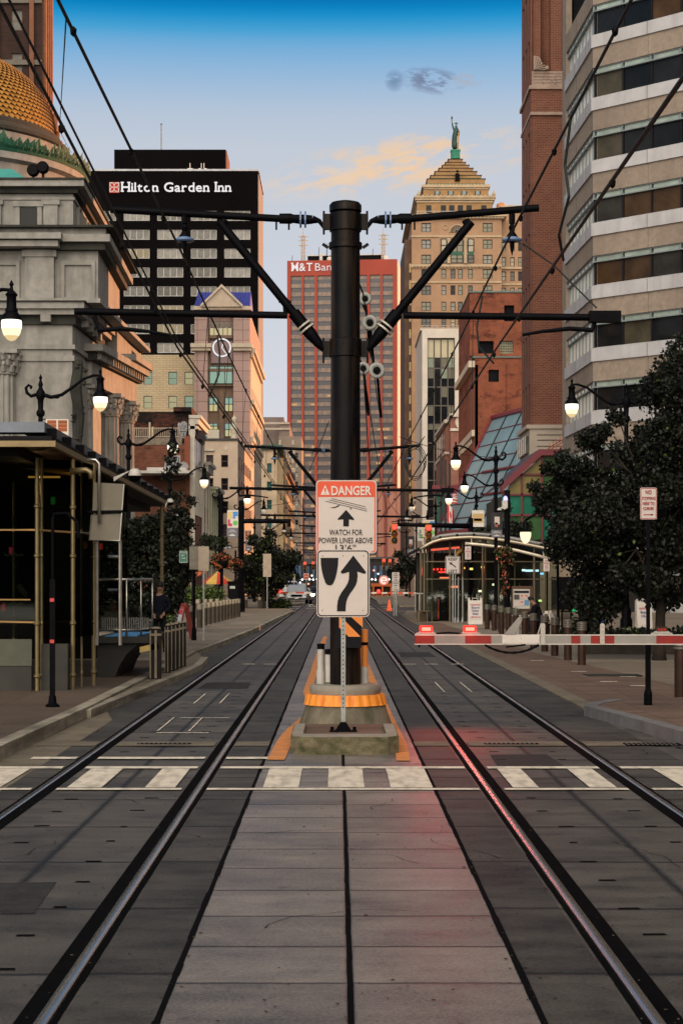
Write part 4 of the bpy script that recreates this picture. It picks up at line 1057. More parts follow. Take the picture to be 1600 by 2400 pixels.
# ---------- left row of lower street fronts
def left_row():
 d=150.0;k=F/d;X_=lambda x:gx(x,d);Z=lambda y:gz(y,d)
 t=thing('brick_side_building','burnt red brick side wall with grey graffiti and a railed roof deck','building',(X_(370),d,0))
 ruin=brick('ruined_red_brick',(.17,.055,.03),(.11,.035,.02),(.10,.06,.045),.34,.11,.015,.9,.45,((.012,.008,.008),.5,.55))
 b=MB();b.box(X_(296),X_(434),d+3,d+12,0,Z(938));b.box(X_(392),X_(434),d+2.6,d+12,Z(938),Z(928));b.build('upper_wall',brick('charred_brick',(.10,.03,.018),(.03,.012,.01),(.02,.012,.01),.34,.11,.015,.9,.5,((.006,.005,.005),.45,.47)),t)
 b=MB();b.box(X_(296),X_(426),d,d+3,0,Z(1019));b.build('wall',ruin,t)
 b=MB();b.box(X_(424),X_(436),d-.1,d+3,0,Z(1002));b.build('corner_pier',brick('clean_red_brick',(.22,.06,.03),(.18,.05,.028),(.14,.08,.06),.34,.11,.012),t)
 b=MB();b.box(X_(296),X_(418),d-.05,d+2.9,Z(1022),Z(1006));b.build('parapet',mat('rubble_parapet',(.17,.14,.11),.9,ns=2,na=.5,bump=.8),t)
 b=MB();x=X_(296)
 while x<X_(412):b.box(x,x+.05,d+.1,d+.15,Z(1003),Z(984));x+=.16
 b.box(X_(296),X_(412),d+.08,d+.17,Z(984),Z(982));b.box(X_(296),X_(412),d+.08,d+.17,Z(1004),Z(1002))
 dk=b.build('deck_railing',mat('timber_railing',(.33,.28,.22),.8,ns=2,na=.2),t)
 b=MB()
 for x in(342,349,396):b.box(X_(x),X_(x)+.14,d+.0,d+.14,Z(1006),Z(970 if x==342 else 980))
 b.build('deck_post',mat('timber_post',(.42,.36,.24),.8),dk)
 gm=mat('graffiti_grey_paint',(.27,.27,.29),.8,ns=1.2,na=.25)
 b=MB();yq=d+2.99
 b.prism([(X_(x),Z(y))for x,y in((401,968),(403,963),(408,965),(411,961),(417,960),(423,964),(424,975),(421,990),(419,1000),(404,1000),(403,985))],yq-.03,yq)
 b.prism([(X_(x),Z(y))for x,y in((426,968),(430,966),(432,976),(430,985),(436,998),(433,1000),(427,988))],yq-.03,yq)
 yq=d-.005
 b.prism([(X_(x),Z(y))for x,y in((378,1068),(380,1056),(388,1048),(396,1049),(404,1046),(414,1046),(416,1075),(378,1077))],yq-.03,yq)
 b.prism([(X_(x),Z(y))for x,y in((417,1062),(422,1060),(430,1064),(434,1072),(430,1078),(417,1078))],yq-.13,yq-.1)
 b.build('graffiti',gm,t)
 b=MB()
 def sw(pts,yq):b.tube([(X_(x),yq,Z(y))for x,y in pts],.035,4)
 for pts in(((405,970),(408,980),(412,968),(416,980),(419,970)),((404,985),(420,984)),((406,998),(407,988)),((414,998),(415,988)),((429,970),(431,980),(429,990),(434,998)),((428,955),(432,960),(430,966),(433,972))):sw(pts,d+2.95)
 for pts in(((382,1075),(384,1058),(390,1054)),((394,1075),(394,1055)),((402,1075),(402,1052)),((410,1075),(411,1050)),((386,1060),(389,1056),(386,1053),(392,1053))):sw(pts,d-.05)
 b.build('graffiti_lines',mat('graffiti_dark',(.06,.06,.07),.8),t)
 b=MB();b.box(X_(300),X_(445),d-3.2,d-.2,Z(1092),Z(1086));b.prism([(X_(345),Z(1086)),(X_(437),Z(1086)),(X_(430),Z(1078)),(X_(345),Z(1078))],d-2.6,d-.2);b.build('flat_canopy',mat('white_canopy',(.44,.43,.41),.6),t)
 b=MB();b.box(X_(300),X_(430),d-.3,d-.02,0,Z(1100));b.build('shopfront',mat('orange_brown_shop',(.10,.035,.015),.7,ns=1.2,na=.8),t)
 t=thing('white_trim_front','narrow white trimmed street front with a deep cornice beside the graffiti wall','building',(X_(437),d+4,0))
 wt=mat('cream_painted_trim',(.42,.40,.35),.7,ns=1,na=.15)
 xf=X_(436)
 b=MB();b.box(xf,xf+.35,d+.4,d+1.0,0,Z(955));b.box(xf-.1,xf+.25,d+1,d+11,0,Z(960));b.build('wall',brick('front_red_brick',(.23,.09,.06),(.2,.08,.05),(.16,.1,.08),.34,.11,.012),t)
 b=MB()
 for z,o in((Z(960),.75),(Z(985),.45)):b.box(xf-.1,xf+o,d+.3,d+11.2,z-.5,z);b.box(xf-.1,xf+o+.2,d+.2,d+11.3,z,z+.28)
 b.box(xf,xf+.42,d+.2,d+.39,0,Z(962));b.box(xf,xf+.45,d+10.2,d+10.9,0,Z(962))
 for i in range(5):b.box(xf+.26,xf+.4,d+2+i*1.8,d+2.25+i*1.8,Z(1180),Z(1070));b.box(xf+.26,xf+.45,d+1.9+i*1.8,d+3.2+i*1.8,Z(1068),Z(1062))
 b.build('trim',wt,t)
 for i in range(4):
  for z in(Z(1180),Z(1060)):
   MB().box(xf+.25,xf+.28,d+2.3+i*1.8,d+3.7+i*1.8,z,z+2.4).build('window',GLASSD,t)
 b=MB();b.prism_x([(d+1,Z(1006)),(d+5,Z(1006)),(d+5,Z(980)),(d+1,Z(986))],xf+.5,xf+.9);b.build('hanging_sign',mat('black_red_sign',(.03,.01,.012),.6),t)
 b=MB();b.box(xf+.3,xf+1.3,d-2,d+10,3.4,3.6);b.build('awning',BLACKM,t)
 def front(nm,lab,x,d0,d1,z,c,extra=None,cornice=None,fz=None):
  t=thing(nm,lab,'shop front',(x,(d0+d1)/2,0),'narrow street fronts on the left')
  b=MB();b.box(x-8,x,d0,d1,0,z);b.build('wall',c if not isinstance(c,tuple)else mat(nm+'_wall',c,.8,ns=1,na=.2),t)
  n=max(2,int((d1-d0)/2.4))
  pm=cornice or wt
  b=MB();b.box(x-8,x+.5,d0-.1,d1+.1,z-.6,z);b.box(x-8,x+.75,d0-.2,d1+.2,z,z+.3);b.box(x,x+.35,d0,d1,3.6,4.3)
  for i in range(n+1):b.box(x,x+.16,d0+(d1-d0-.3)*i/n,d0+.3+(d1-d0-.3)*i/n,0,z-.6)
  b.build('trim',pm,t)
  for i in range(n):
   for zz_ in np.arange(5.2,z-2.8,3.7):
    MB().box(x,x+.05,d0+(d1-d0)*(i+.3)/n,d0+(d1-d0)*(i+.75)/n,zz_,zz_+2.2).build('window',GLASSD,t)
  return t
 front('shop_building','orange brick shop front with pale pilasters past the white trimmed front',-12.6,163,170,12.8,brick('orange_brick',(.34,.15,.05),(.30,.13,.045),(.2,.12,.06),.34,.11,.012))
 front('shop_building','pale green shop front with a bracketed cornice between orange brick and red brick',-12.4,170.4,180,10.9,(.26,.27,.17),cornice=mat('sage_trim',(.36,.37,.27),.7,ns=1,na=.15))
 t=thing('red_brick_gable','narrow red brick side wall beside the tan stucco block','building',(-11.4,176,0))
 b=MB();b.box(gx(487,181),gx(507,181),181,184.8,0,gz(1142,181));b.build('wall',ruin,t)
 b=MB();b.box(gx(486,181),gx(508,181),180.8,184.8,gz(1142,181),gz(1139,181));b.build('coping',BLACKM,t)
 d=185.0;X3=lambda x:gx(x,d);Z3=lambda y:gz(y,d)
 t=thing('tan_stucco_block','tan stucco block with dark square windows in front of the clock building','building',(X3(500),d,0))
 b=MB();xa=X3(449);M_=MF(xa,d)
 op=facade(b,M_,[(X3(a)-xa,X3(c)-xa)for a,c in((474,490),(508,524))],sorted([(Z3(1073+53*i),Z3(1045+53*i))for i in range(4)]),X3(546)-xa,Z3(1012),.4)
 b.box(xa,X3(546),d+.4,215,0,Z3(1012));b.build('wall',mat('tan_stucco',(.38,.30,.235),.9,ns=.6,na=.15,bump=.2),t)
 windows(t,M_,op,pick(GLASSD,GLASSD,mat('dim_window',(.03,.02,.02),.2)),mat('maroon_frame',(.06,.02,.02),.7),1,2,.1,.25)
 b=MB();b.box(xa-.1,X3(548),d-.15,215,Z3(1012),Z3(1007));b.build('coping',mat('dark_coping',(.03,.025,.025),.7),t)
 b=MB();b.prism([(X3(512),Z3(1030)),(X3(518),Z3(1023)),(X3(524),Z3(1030)),(X3(518),Z3(1037))],d-.06,d-.01);b.build('diamond_block',mat('pale_stone',(.42,.36,.28),.8),t)
 b=MB();b.box(xa,X3(492),d-.25,d-.01,Z3(1036),Z3(1032));b.box(X3(452),X3(473),d-.2,d-.01,Z3(1100),Z3(1042));b.build('panel',mat('cream_panel',(.38,.34,.28),.8),t)
 b=MB();b.box(X3(450),X3(500),d+2,d+6,Z3(1007),Z3(983));b.build('roof_cabin',mat('ribbed_cabin',(.38,.35,.29),.7,ns=1,na=.1),t)
 b=MB();b.lathe([(.4,0),(.3,.5),(.45,1.1),(.2,1.7),(.32,2.1),(0,2.6)],10,(X3(537),d+.8,Z3(1007)));b.build('roof_urn',mat('pale_urn',(.42,.38,.3),.8),t)
 b=MB();M_=MR(X3(546)+.02,d+.3);b.box(X3(546),X3(546)+.02,d+.3,215,0,.1);b.build('side_base',stoned,t)
 for i in range(6):
  for j in range(3):MB().box(X3(546),X3(546)+.06,d+2.5+i*4.5,d+4.5+i*4.5,Z3(1073+53*j),Z3(1045+53*j)).build('window',GLASSD,t)
 d=290.0;X4=lambda x:gx(x,d);Z4=lambda y:gz(y,d)
 t=thing('ornate_cream_building','ornate cream corner building with copper cornice and teal windows far down the left side','building',(X4(625),d,0))
 cr=mat('cream_terracotta',(.42,.335,.235),.8,ns=.8,na=.2);xa=X4(600);xb=X4(636)
 b=MB();M_=MF(xa,d)
 op=facade(b,M_,[(X4(613)-xa,X4(624)-xa)],sorted([(Z4(1086+42*i),Z4(1064+42*i))for i in range(6)]),xb-xa,Z4(1032),.5)
 b.box(xa,xb,d+.5,380,0,Z4(1032));b.build('wall',cr,t)
 tl=mat('teal_paint',(.02,.10,.10),.6)
 windows(t,M_,op,pick(GLASSD,mat('teal_glass',(.02,.06,.065),.15)),tl,2,2,.16,.25)
 b=MB();b.box(xa-.2,xb+.9,d-.6,380,Z4(1032),Z4(1022));b.build('cornice',mat('aged_copper',(.03,.085,.07),.6,ns=1,na=.3),t)
 b=MB()
 for i in range(9):b.box(xb,xb+1.0,d+2+i*8,d+6+i*8,5,Z4(1050))
 b.build('bay_front',mat('warm_terracotta',(.40,.30,.18),.8,ns=.5,na=.25),t)
 for i in range(9):
  for j in range(5):MB().box(xb+1.0,xb+1.08,d+2.8+i*8,d+5.2+i*8,6+j*3.8,8.6+j*3.8).build('window',GLASSD,t)
 b=MB();b.box(xb,xb+1.6,d+20,380,Z4(1075),Z4(1068));b.build('side_cornice',mat('brown_cornice',(.12,.05,.03),.8),t)
 t=thing('grey_brick_tower','grey brown brick tower with pale quoins between the clock building and the red tower','tower',(gx(640,450),450,0))
 d=450.0;X5=lambda x:gx(x,d);Z5=lambda y:gz(y,d)
 gb=mat('grey_brown_brick',(.16,.125,.11),.85,ns=.3,na=.2)
 b=MB();b.box(X5(602),X5(650),d+6,d+40,0,Z5(953));b.box(X5(640),X5(664),d+3,d+40,0,Z5(972));b.build('upper_wall',gb,t)
 b=MB();xa=X5(640);M_=MF(xa,d)
 op=facade(b,M_,[(X5(a)-xa,X5(c)-xa)for a,c in((646,654),(661,669),(677,685))],sorted([(Z5(1052+22*i),Z5(1040+22*i))for i in range(10)]),X5(692)-xa,Z5(1002),.5)
 b.box(xa,X5(692),d+.5,d+30,0,Z5(1002));b.build('wall',mat('tan_brown_brick',(.20,.16,.13),.85,ns=.3,na=.2),t)
 windows(t,M_,op,pick(mat('pale_blind_window',(.36,.33,.28),.5),GLASSD,mat('blind_grey',(.28,.26,.23),.5)),gb,1,2,.12,.25)
 b=MB()
 for x in(640,670):
  for i in range(14):b.box(X5(x),X5(x)+(.9 if i%2 else .6),d-.15,d-.01,Z5(1002)-2.2-i*2.4,Z5(1002)-1.0-i*2.4)
 for y in(972,985):b.box(X5(602),X5(664),d+2.6,d+2.95,Z5(y),Z5(y)+.5)
 b.build('quoins',mat('pale_quoin',(.36,.31,.26),.8),t)
left_row()
# ---------- red bank tower at the end of the street
def red_tower():
 d=570.0;k=F/d;X_=lambda x:gx(x,d);Z=lambda y:gz(y,d)
 cx=X_(785);th=R(-5.0)
 t=thing('red_office_tower','red office tower closing the street, with dark window bays, roof masts and white lettering','tower',(cx,d,0))
 t.rotation_euler=(0,0,th)
 rm=mat('red_granite',(.24,.037,.022),.8,ns=.06,na=.15)
 def loc(o):o.location=(0,0,0);return o
 hw=126.5/k
 L=lambda x:(x-785)/k
 zt=Z(597)
 bays=[(-118,-93),(-88,-63),(-57,-2),(2,57),(64,88),(93,117)]
 b=MB();cur=-hw
 for a,c in bays:b.box(cur,a/k,0,1.2,0,Z(632));cur=c/k
 b.box(cur,hw,0,1.2,0,Z(632));b.box(-hw,hw,0,1.2,Z(632),zt);b.box(-hw,hw,1.21,36,0,zt)
 loc(b.build('wall',rm,t))
 m,tt,bb=_nm('banded_glazing');bb.inputs['Roughness'].default_value=.35
 co=tt.nodes.new('ShaderNodeTexCoord');sp=tt.nodes.new('ShaderNodeSeparateXYZ');tt.links.new(co.outputs['Object'],sp.inputs[0])
 def mm(op,a,b_=None):
  n=tt.nodes.new('ShaderNodeMath');n.operation=op
  for i,s in enumerate((a,b_)):
   if s is None:continue
   if isinstance(s,(int,float)):n.inputs[i].default_value=s
   else:tt.links.new(s,n.inputs[i])
  return n.outputs[0]
 fr_=mm('FRACT',mm('DIVIDE',mm('SUBTRACT',Z(640),sp.outputs[2]),19.5/k))
 sel=mm('GREATER_THAN',fr_,.5)
 nz=tt.nodes.new('ShaderNodeTexNoise');mp=tt.nodes.new('ShaderNodeMapping');mp.inputs['Scale'].default_value=(.9,.1,.36);tt.links.new(co.outputs['Object'],mp.inputs[0]);tt.links.new(mp.outputs[0],nz.inputs['Vector']);nz.inputs['Detail'].default_value=3;nz.inputs['Scale'].default_value=1.0
 rp=tt.nodes.new('ShaderNodeValToRGB');tt.links.new(nz.outputs[0],rp.inputs[0])
 rp.color_ramp.elements[0].position=.35;rp.color_ramp.elements[0].color=(.07,.042,.032,1);rp.color_ramp.elements[1].position=.7;rp.color_ramp.elements[1].color=(.17,.105,.07,1)
 mx=tt.nodes.new('ShaderNodeMix');mx.data_type='RGBA';tt.links.new(sel,mx.inputs[0]);mx.inputs[6].default_value=(.014,.013,.023,1);tt.links.new(rp.outputs[0],mx.inputs[7])
 tt.links.new(mx.outputs[2],bb.inputs['Base Color'])
 rows=int((Z(632))/(19.5/k))
 litm=emis('tower_lit_windows',(1,.62,.28),.6)
 for a,c in bays:
  b=MB();b.box(a/k,c/k,.75,1.19,0,Z(632));o=loc(b.build('window_bay',m,t))
  b=MB();q=random.Random(int(a))
  for i in range(rows):
   z=Z(640)-(i+1)*19.5/k
   b.box(a/k,c/k,.6,.75,z-.12,z+.12)
   if i>12 and q.random()<.33:
    x=a/k+q.random()*(c-a)/k*.7;b.mi=1;b.box(x,x+q.uniform(1,3),.7,.749,z+.35,z+1.0);b.mi=0
  b.build('spandrel_edge',[mat('spandrel',(.04,.035,.045),.5),litm],o)
 b=MB();b.box(hw,hw+.25,.5,35.5,0,zt-.4);loc(b.build('side_face',mat('sunlit_side_pale',(.62,.45,.38),.8,ns=.05,na=.1),t))  # pale instead of red: sunlight on this face is put into its colour
 b=MB();b.box(L(700),L(876),8,25,zt,Z(576));loc(b.build('penthouse',BLACKM,t))
 b=MB();b.box(L(728),L(735),7.5,8,zt,Z(570));b.box(L(700),L(876),7.4,7.9,Z(577),Z(575));loc(b.build('roof_rail',mat('pale_rail',(.4,.38,.36),.6),t))
 for x in(690,877):
  b=MB();w=1.0;n=9;z0,z1=zt,Z(530)
  for sx_,sy_ in((-1,-1),(1,-1),(1,1),(-1,1)):b.tube([(L(x)+sx_*w*.5,7+sy_*w*.5,z0),(L(x)+sx_*w*.5,7+sy_*w*.5,z1)],.13,4)
  for i in range(n):
   za,zb=z0+(z1-z0)*i/n,z0+(z1-z0)*(i+1)/n
   b.box(L(x)-w*.6,L(x)+w*.6,6.4,6.55,zb-.15,zb+.05);b.tube([(L(x)-w*.5,6.5,za),(L(x)+w*.5,6.5,zb)],.09,4);b.tube([(L(x)+w*.5,6.5,za),(L(x)-w*.5,6.5,zb)],.09,4)
  for z in(z1-.5,z1-1.8,z1-3.4):b.box(L(x)-1.6,L(x)+1.7,6.6,6.9,z,z+.3)
  b.tube([(L(x),7,z1),(L(x),7,z1+2.5)],.08,4)
  ml=loc(b.build('lattice_mast',mat('mast_tan',(.36,.30,.25),.7),t))
  b=MB();xx=L(752 if x<700 else 884);b.lathe_y([(0,-.4),(.8,-.3),(.7,.1),(0,.3)],12,(xx,6.5,zt+1.6));b.tube([(xx,6.6,zt),(xx,6.6,zt+1.2)],.15,5);loc(b.build('dish',mat('dish_pale',(.5,.45,.4),.6),t))
 b=MB()
 for x,y in((665,578),(727,560),(746,552),(745,566),(852,566)):b.tube([(L(x),5,zt),(L(x)+.3,5,Z(y))],.08,4)
 loc(b.build('whip_antenna',BLACKM,t))
 b=MB();b.text('M&T',L(693),Z(621),-.25,(621-602)/k,48/k,.004,True,.2);b.text('Bank',L(749.5),Z(621),-.25,(621-603)/k,52/k,-.012,False,.2)
 loc(b.build('lettering',emis('tower_letters',(1,.93,.9),.88),t))
red_tower()
# ---------- art deco tower with the statue
def deco_tower():
 d=390.0;k=F/d;X_=lambda x:gx(x,d);Z=lambda y:gz(y,d)
 t=thing('stepped_tower','tan brick tower with a stepped pyramid roof, behind the right arm of the nearest pole','tower',(X_(1048),d,0))
 br=mat('tan_deco_brick',(.27,.165,.10),.85,ns=.35,na=.16,bump=.2)
 bru=mat('ochre_deco_brick',(.24,.14,.06),.85,ns=.5,na=.25,bump=.3)
 tr=mat('cream_deco_trim',(.34,.26,.17),.8,ns=.6,na=.2)
 fr=mat('deco_frame',(.015,.014,.014),.6)
 b=MB();xa,xe=X_(945),X_(1151);M_=MF(xa,d)
 zrows=sorted([(Z(533),Z(512)),(Z(571),Z(550)),(Z(606),Z(585)),(Z(640),Z(618)),(Z(677.5),Z(655.5)),(Z(714),Z(693)),(Z(751),Z(730)),(Z(788),Z(767))])
 cols=[(X_(967)-xa,X_(989)-xa),(X_(1013)-xa,X_(1024)-xa),(X_(1034)-xa,X_(1045)-xa),(X_(1051)-xa,X_(1062)-xa),(X_(1074)-xa,X_(1085)-xa),(X_(1108)-xa,X_(1130)-xa)]
 op=facade(b,M_,cols,zrows[:5],xe-xa,Z(609),.5)
 s0=len(b.v)
 op2=facade(b,M_,[cols[0],cols[5]],zrows[5:],xe-xa,Z(503),.5,0.0,Z(609))
 b.box(xa,xe,d+.5,d+30,0,Z(503))
 b.box(X_(936),xa,d+4,d+30,0,Z(560))
 wl_=b.build('wall',br,t)
 ww=pick(GLASSM,mat('cream_blind',(.27,.24,.17),.4,ns=.9,na=.3),GLASSM,GLASSD,LITP,mat('grey_blind_pane',(.17,.16,.14),.3,ns=.9,na=.4),LITP)
 windows(t,M_,[o for o in op if o[1]-o[0]>1.6],ww,fr,2,2,.17,.3)
 windows(t,M_,[o for o in op if o[1]-o[0]<=1.6],ww,fr,1,2,.14,.3)
 windows(t,M_,op2,ww,fr,2,2,.17,.3)
 b=MB();b.box(X_(1008),X_(1092),d-.12,d-.01,Z(608),Z(545));
 lg=b.build('loggia',br,t)
 for a,c in((1012,1025),(1035,1062),(1074,1087)):
  for zz_,(e,f)in enumerate(((579,549),(604,586))):
   w=MB();w.box(X_(a),X_(c),d-.16,d-.13,Z(e),Z(f));w.mi=1
   n=2 if c-a>20 else 1
   for i in range(n+1):xx=X_(a)+(X_(c)-X_(a))*i/n;w.box(xx-.12,xx+.12,d-.24,d-.17,Z(e),Z(f))
   for zq in(Z(e),(Z(e)+Z(f))/2,Z(f)):w.box(X_(a),X_(c),d-.24,d-.17,zq-.1,zq+.1)
   w.build('window',[ww(0),fr],t)
  MB().box(X_(a),X_(c),d-.3,d-.13,Z(586),Z(579)).build('balcony_panel',copper,t)
 for x in(1030,1068):
  b=MB();b.lathe([(.42,Z(606)),(.36,Z(556)),(.55,Z(551)),(.55,Z(548))],12,(X_(x),d-.4,0));b.build('loggia_column',tr,t,True,auto=True)
 b=MB();cxl,czl=X_(1049),Z(534);r=14/k
 b.prism([(cxl+r*math.cos(a),czl+r*math.sin(a))for a in[PI*i/16 for i in range(17)]],d-.1,d-.01);b.build('lunette',fr,t)
 b=MB();b.tube([(cxl+1.25*r*math.cos(PI*i/16),d-.15,czl+1.25*r*math.sin(PI*i/16))for i in range(17)],.16,6)
 for i in range(7):a=PI*(i+.5)/7;b.tube([(cxl+.4*r*math.cos(a),d-.15,czl+.4*r*math.sin(a)),(cxl+.95*r*math.cos(a),d-.15,czl+.95*r*math.sin(a))],.07,4)
 for x in(1022,1076):b.tube([(X_(x)+.55*math.cos(2*PI*i/14),d-.12,Z(522)+.55*math.sin(2*PI*i/14))for i in range(15)],.1,5)
 b.build('carved_trim',tr,t)
 b=MB();xw0,xw1=X_(1151),X_(1225);M2=MF(xw0,d+3)
 op=facade(b,M2,[(X_(a)-xw0,X_(c)-xw0)for a,c in((1154,1164),(1174,1184),(1192,1202))],zrows[:5]+[(Z(571),Z(550)),(Z(606),Z(585))],xw1-xw0,Z(470),.5)
 b.box(xw0,xw1,d+3.5,d+30,0,Z(470));b.build('wing_wall',br,t)
 windows(t,M2,op,ww,fr,1,2,.14,.3)
 b=MB();b.box(xw0,xw1+.3,d+2.4,d+30,Z(470),Z(466));b.box(xw0,xw1,d+2.6,d+2.99,Z(542),Z(538));b.build('wing_cornice',tr,t)
 b=MB();b.lathe([(1.1,0),(1.1,1.4),(.9,1.5),(0,1.9)],12,(X_(1158),d+8,Z(466)));b.build('roof_tank',mat('copper_tank',(.45,.20,.09),.6),t)
 b=MB()
 for y0,y1,o in((503,499,.6),(499,495,1.1)):b.box(xa-o,xe+o,d-o,d+30,Z(y0),Z(y1))
 for y0,y1,o in((613,608,.45),(545,541,.25),(650,646,.25)):b.box(xa-o*.6,xe,d-o,d-.02,Z(y0),Z(y1));b.box(xe+.02,X_(1225),d+3-o,d+2.97,Z(y0),Z(y1))
 b.build('cornice',tr,t)
 b=MB();x=xa
 while x<xe:b.box(x,x+.35,d-.95,d-.62,Z(503),Z(500));b.box(x,x+.3,d-.42,d-.27,Z(616),Z(613.5));x+=.8
 b.build('dentils',tr,t)
 yb=d+2
 b=MB();b.box(X_(958),X_(1132),yb,yb+24,Z(499),Z(458));b.build('setback_wall',bru,t)
 for a,c in((979,991),(1013,1025),(1032,1044),(1052,1064),(1072,1084),(1106,1118)):
  w=MB();w.box(X_(a),X_(c),yb-.08,yb-.01,Z(485),Z(467));w.build('window',GLASSD,t)
 b=MB()
 for y0,y1,o in((461,457,.25),(456,451,.55),(451,447,.8)):b.box(X_(959)-o,X_(1131)+o,yb-o,yb+24+o,Z(y0),Z(y1))
 x=X_(959)
 while x<X_(1132):b.box(x,x+.4,yb-.75,yb-.35,Z(447),Z(444.5));x+=1.0
 for x in(962,1135):b.lathe([(.35,0),(.5,.4),(.2,1),(0,1.5)],8,(X_(x),yb-.4,Z(447)))
 b.build('cornice',tr,t)
 y2=yb+3.5;k2=F/y2;X2=lambda x:gx(x,y2);Z2=lambda y:gz(y,y2)
 b=MB();b.box(X2(972),X2(1121),y2,y2+18,Z(450),Z2(427));b.build('setback_wall',bru,t)
 for x in(1003.5,1034.5,1065,1096):
  w=MB();w.box(X2(x-5.5),X2(x+5.5),y2-.1,y2-.01,Z2(447),Z2(439));w.mi=1
  for q in(-5.5,5.5):w.box(X2(x+q)-.12,X2(x+q)+.12,y2-.2,y2-.01,Z2(447),Z2(439))
  w.build('window',[mat('sky_glass',(.10,.16,.18),.1),fr],t)
 b=MB()
 for y0,y1,o in((435,431,.2),(431,425,.55)):b.box(X2(974)-o,X2(1119)+o,y2-o,y2+18+o,Z2(y0),Z2(y1))
 x=X2(974)
 while x<X2(1120):b.box(x,x+.3,y2-.55,y2-.25,Z2(425),Z2(423.5));x+=.8
 b.build('cornice',tr,t)
 steps=[(981,1113,423,411),(989,1104,410,403),(999,1094,402,394),(1008,1085,393,386.5),(1016,1076,385.5,379.5),(1023,1068,378.5,373),(1029.5,1061,372,366)]
 for i,(a,c,y0,y1)in enumerate(steps):
  ys=y2+.7+i*.95;X3=lambda x:gx(x,ys);Z3=lambda y:gz(y,ys)
  b=MB();b.box(X3(a),X3(c),ys,y2+17-i*.95,Z3(y0+1.6),Z3(y1));b.mi=1
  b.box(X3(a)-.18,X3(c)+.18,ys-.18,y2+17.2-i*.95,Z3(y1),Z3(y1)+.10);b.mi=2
  if i in(0,1):b.box(X3(a),X3(c),ys-.08,ys-.005,Z3(y0+1),Z3(y0-1.2))
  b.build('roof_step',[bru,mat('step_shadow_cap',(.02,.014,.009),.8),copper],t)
 b=MB();xx=X2(1050);zz_=Z2(402)
 b.tube([(xx,y2+.4,zz_-1.2),(xx,y2+.4,zz_+.4)],.5,8);b.tube([(xx-.5,y2+.4,zz_-1.3),(xx,y2+.4,zz_-.2),(xx+.5,y2+.4,zz_-1.3)],.18,6);b.lathe([(0,-.4),(.35,0),(0,.45)],8,(xx,y2+.4,zz_+.9))
 b.build('carved_figure',BLACKM,t)
 b=MB()
 for zz_ in(Z(492),Z(487)):b.tube([(X_(957),d-.8,zz_),(X_(1134),d-.8,zz_)],.06,4)
 for x in range(957,1140,20):b.tube([(X_(x),d-.8,Z(495)),(X_(x),d-.8,Z(486))],.05,4)
 b.build('roof_railing',mat('rail_pale',(.45,.43,.4),.6),t)
 ds=y2+8.5;X6=lambda x:gx(x,ds);Z6=lambda y:gz(y,ds)
 t=thing('statue','dark green robed statue raising a torch on top of the stepped tower','statue',(X6(1045),ds,Z6(366)))
 b=MB();b.box(X6(1035),X6(1055),ds-1,ds+1,Z6(366),Z6(349));b.box(X6(1034),X6(1056),ds-1.1,ds+1.1,Z6(349),Z6(345.5));b.box(X6(1034.3),X6(1055.7),ds-1.05,ds+1.05,Z6(366),Z6(363.5))
 b.build('pedestal',mat('pedestal_green',(.012,.14,.085),.7,ns=.8,na=.35),t)
 sb=mat('statue_bronze',(.012,.042,.036),.6,.2,ns=1,na=.5)
 J=lambda x,y,dy=0:(X6(x),ds+dy,Z6(y))
 verts=[J(1044.5,344.5),J(1043.5,331),J(1043,318),J(1045,306),J(1046,299),J(1047,292.5),J(1047,287),J(1042,298),J(1039,290),J(1037.5,281),J(1051,299),J(1053.5,308),J(1050,313)]
 rr=[.82,.78,.72,.56,.52,.25,.34,.28,.2,.16,.32,.26,.24]
 ed=[(0,1),(1,2),(2,3),(3,4),(4,5),(5,6),(4,7),(7,8),(8,9),(4,10),(10,11),(11,12)]
 skin_figure('robed_body',verts,ed,rr,sb,t,root=2)
 b=MB();b.tube([J(1037.5,284),J(1037.2,273)],[.09,.13],6);b.lathe([(.2,0),(.24,.2),(.12,.5),(0,.75)],8,J(1037.2,273));b.build('torch',sb,t)
 b=MB()
 for i in range(7):
  a=PI*(i-3)/9;b.tube([J(1047,286),(X6(1047)+.62*math.sin(a),ds,Z6(285.5)+.62*math.cos(a))],[.07,.02],4)
 b.build('crown',sb,t)
 b=MB();b.prism([J(1050.5,306)[0::2],J(1053.5,306)[0::2],J(1052,344)[0::2],J(1050,344)[0::2]],ds-.9,ds-.6);b.build('robe_fold',mat('gilt_fold',(.22,.13,.03),.5,.4),t)
def skin_figure(name,verts,edges,radii,m,parent,root=0,sub=2):
 me=bpy.data.meshes.new(name);me.from_pydata([tuple(v)for v in verts],edges,[])
 me.materials.append(m)
 o=bpy.data.objects.new(name,me);COL.objects.link(o);put(o,parent)
 sk=o.modifiers.new('skin','SKIN');sk.use_smooth_shade=True
 if not me.skin_vertices:me.attributes
 for i,v in enumerate(me.skin_vertices[0].data):v.radius=(radii[i],)*2 if not isinstance(radii[i],tuple)else radii[i];v.use_root=(i==root)
 su=o.modifiers.new('sub','SUBSURF');su.levels=su.render_levels=sub
 return o
deco_tower()
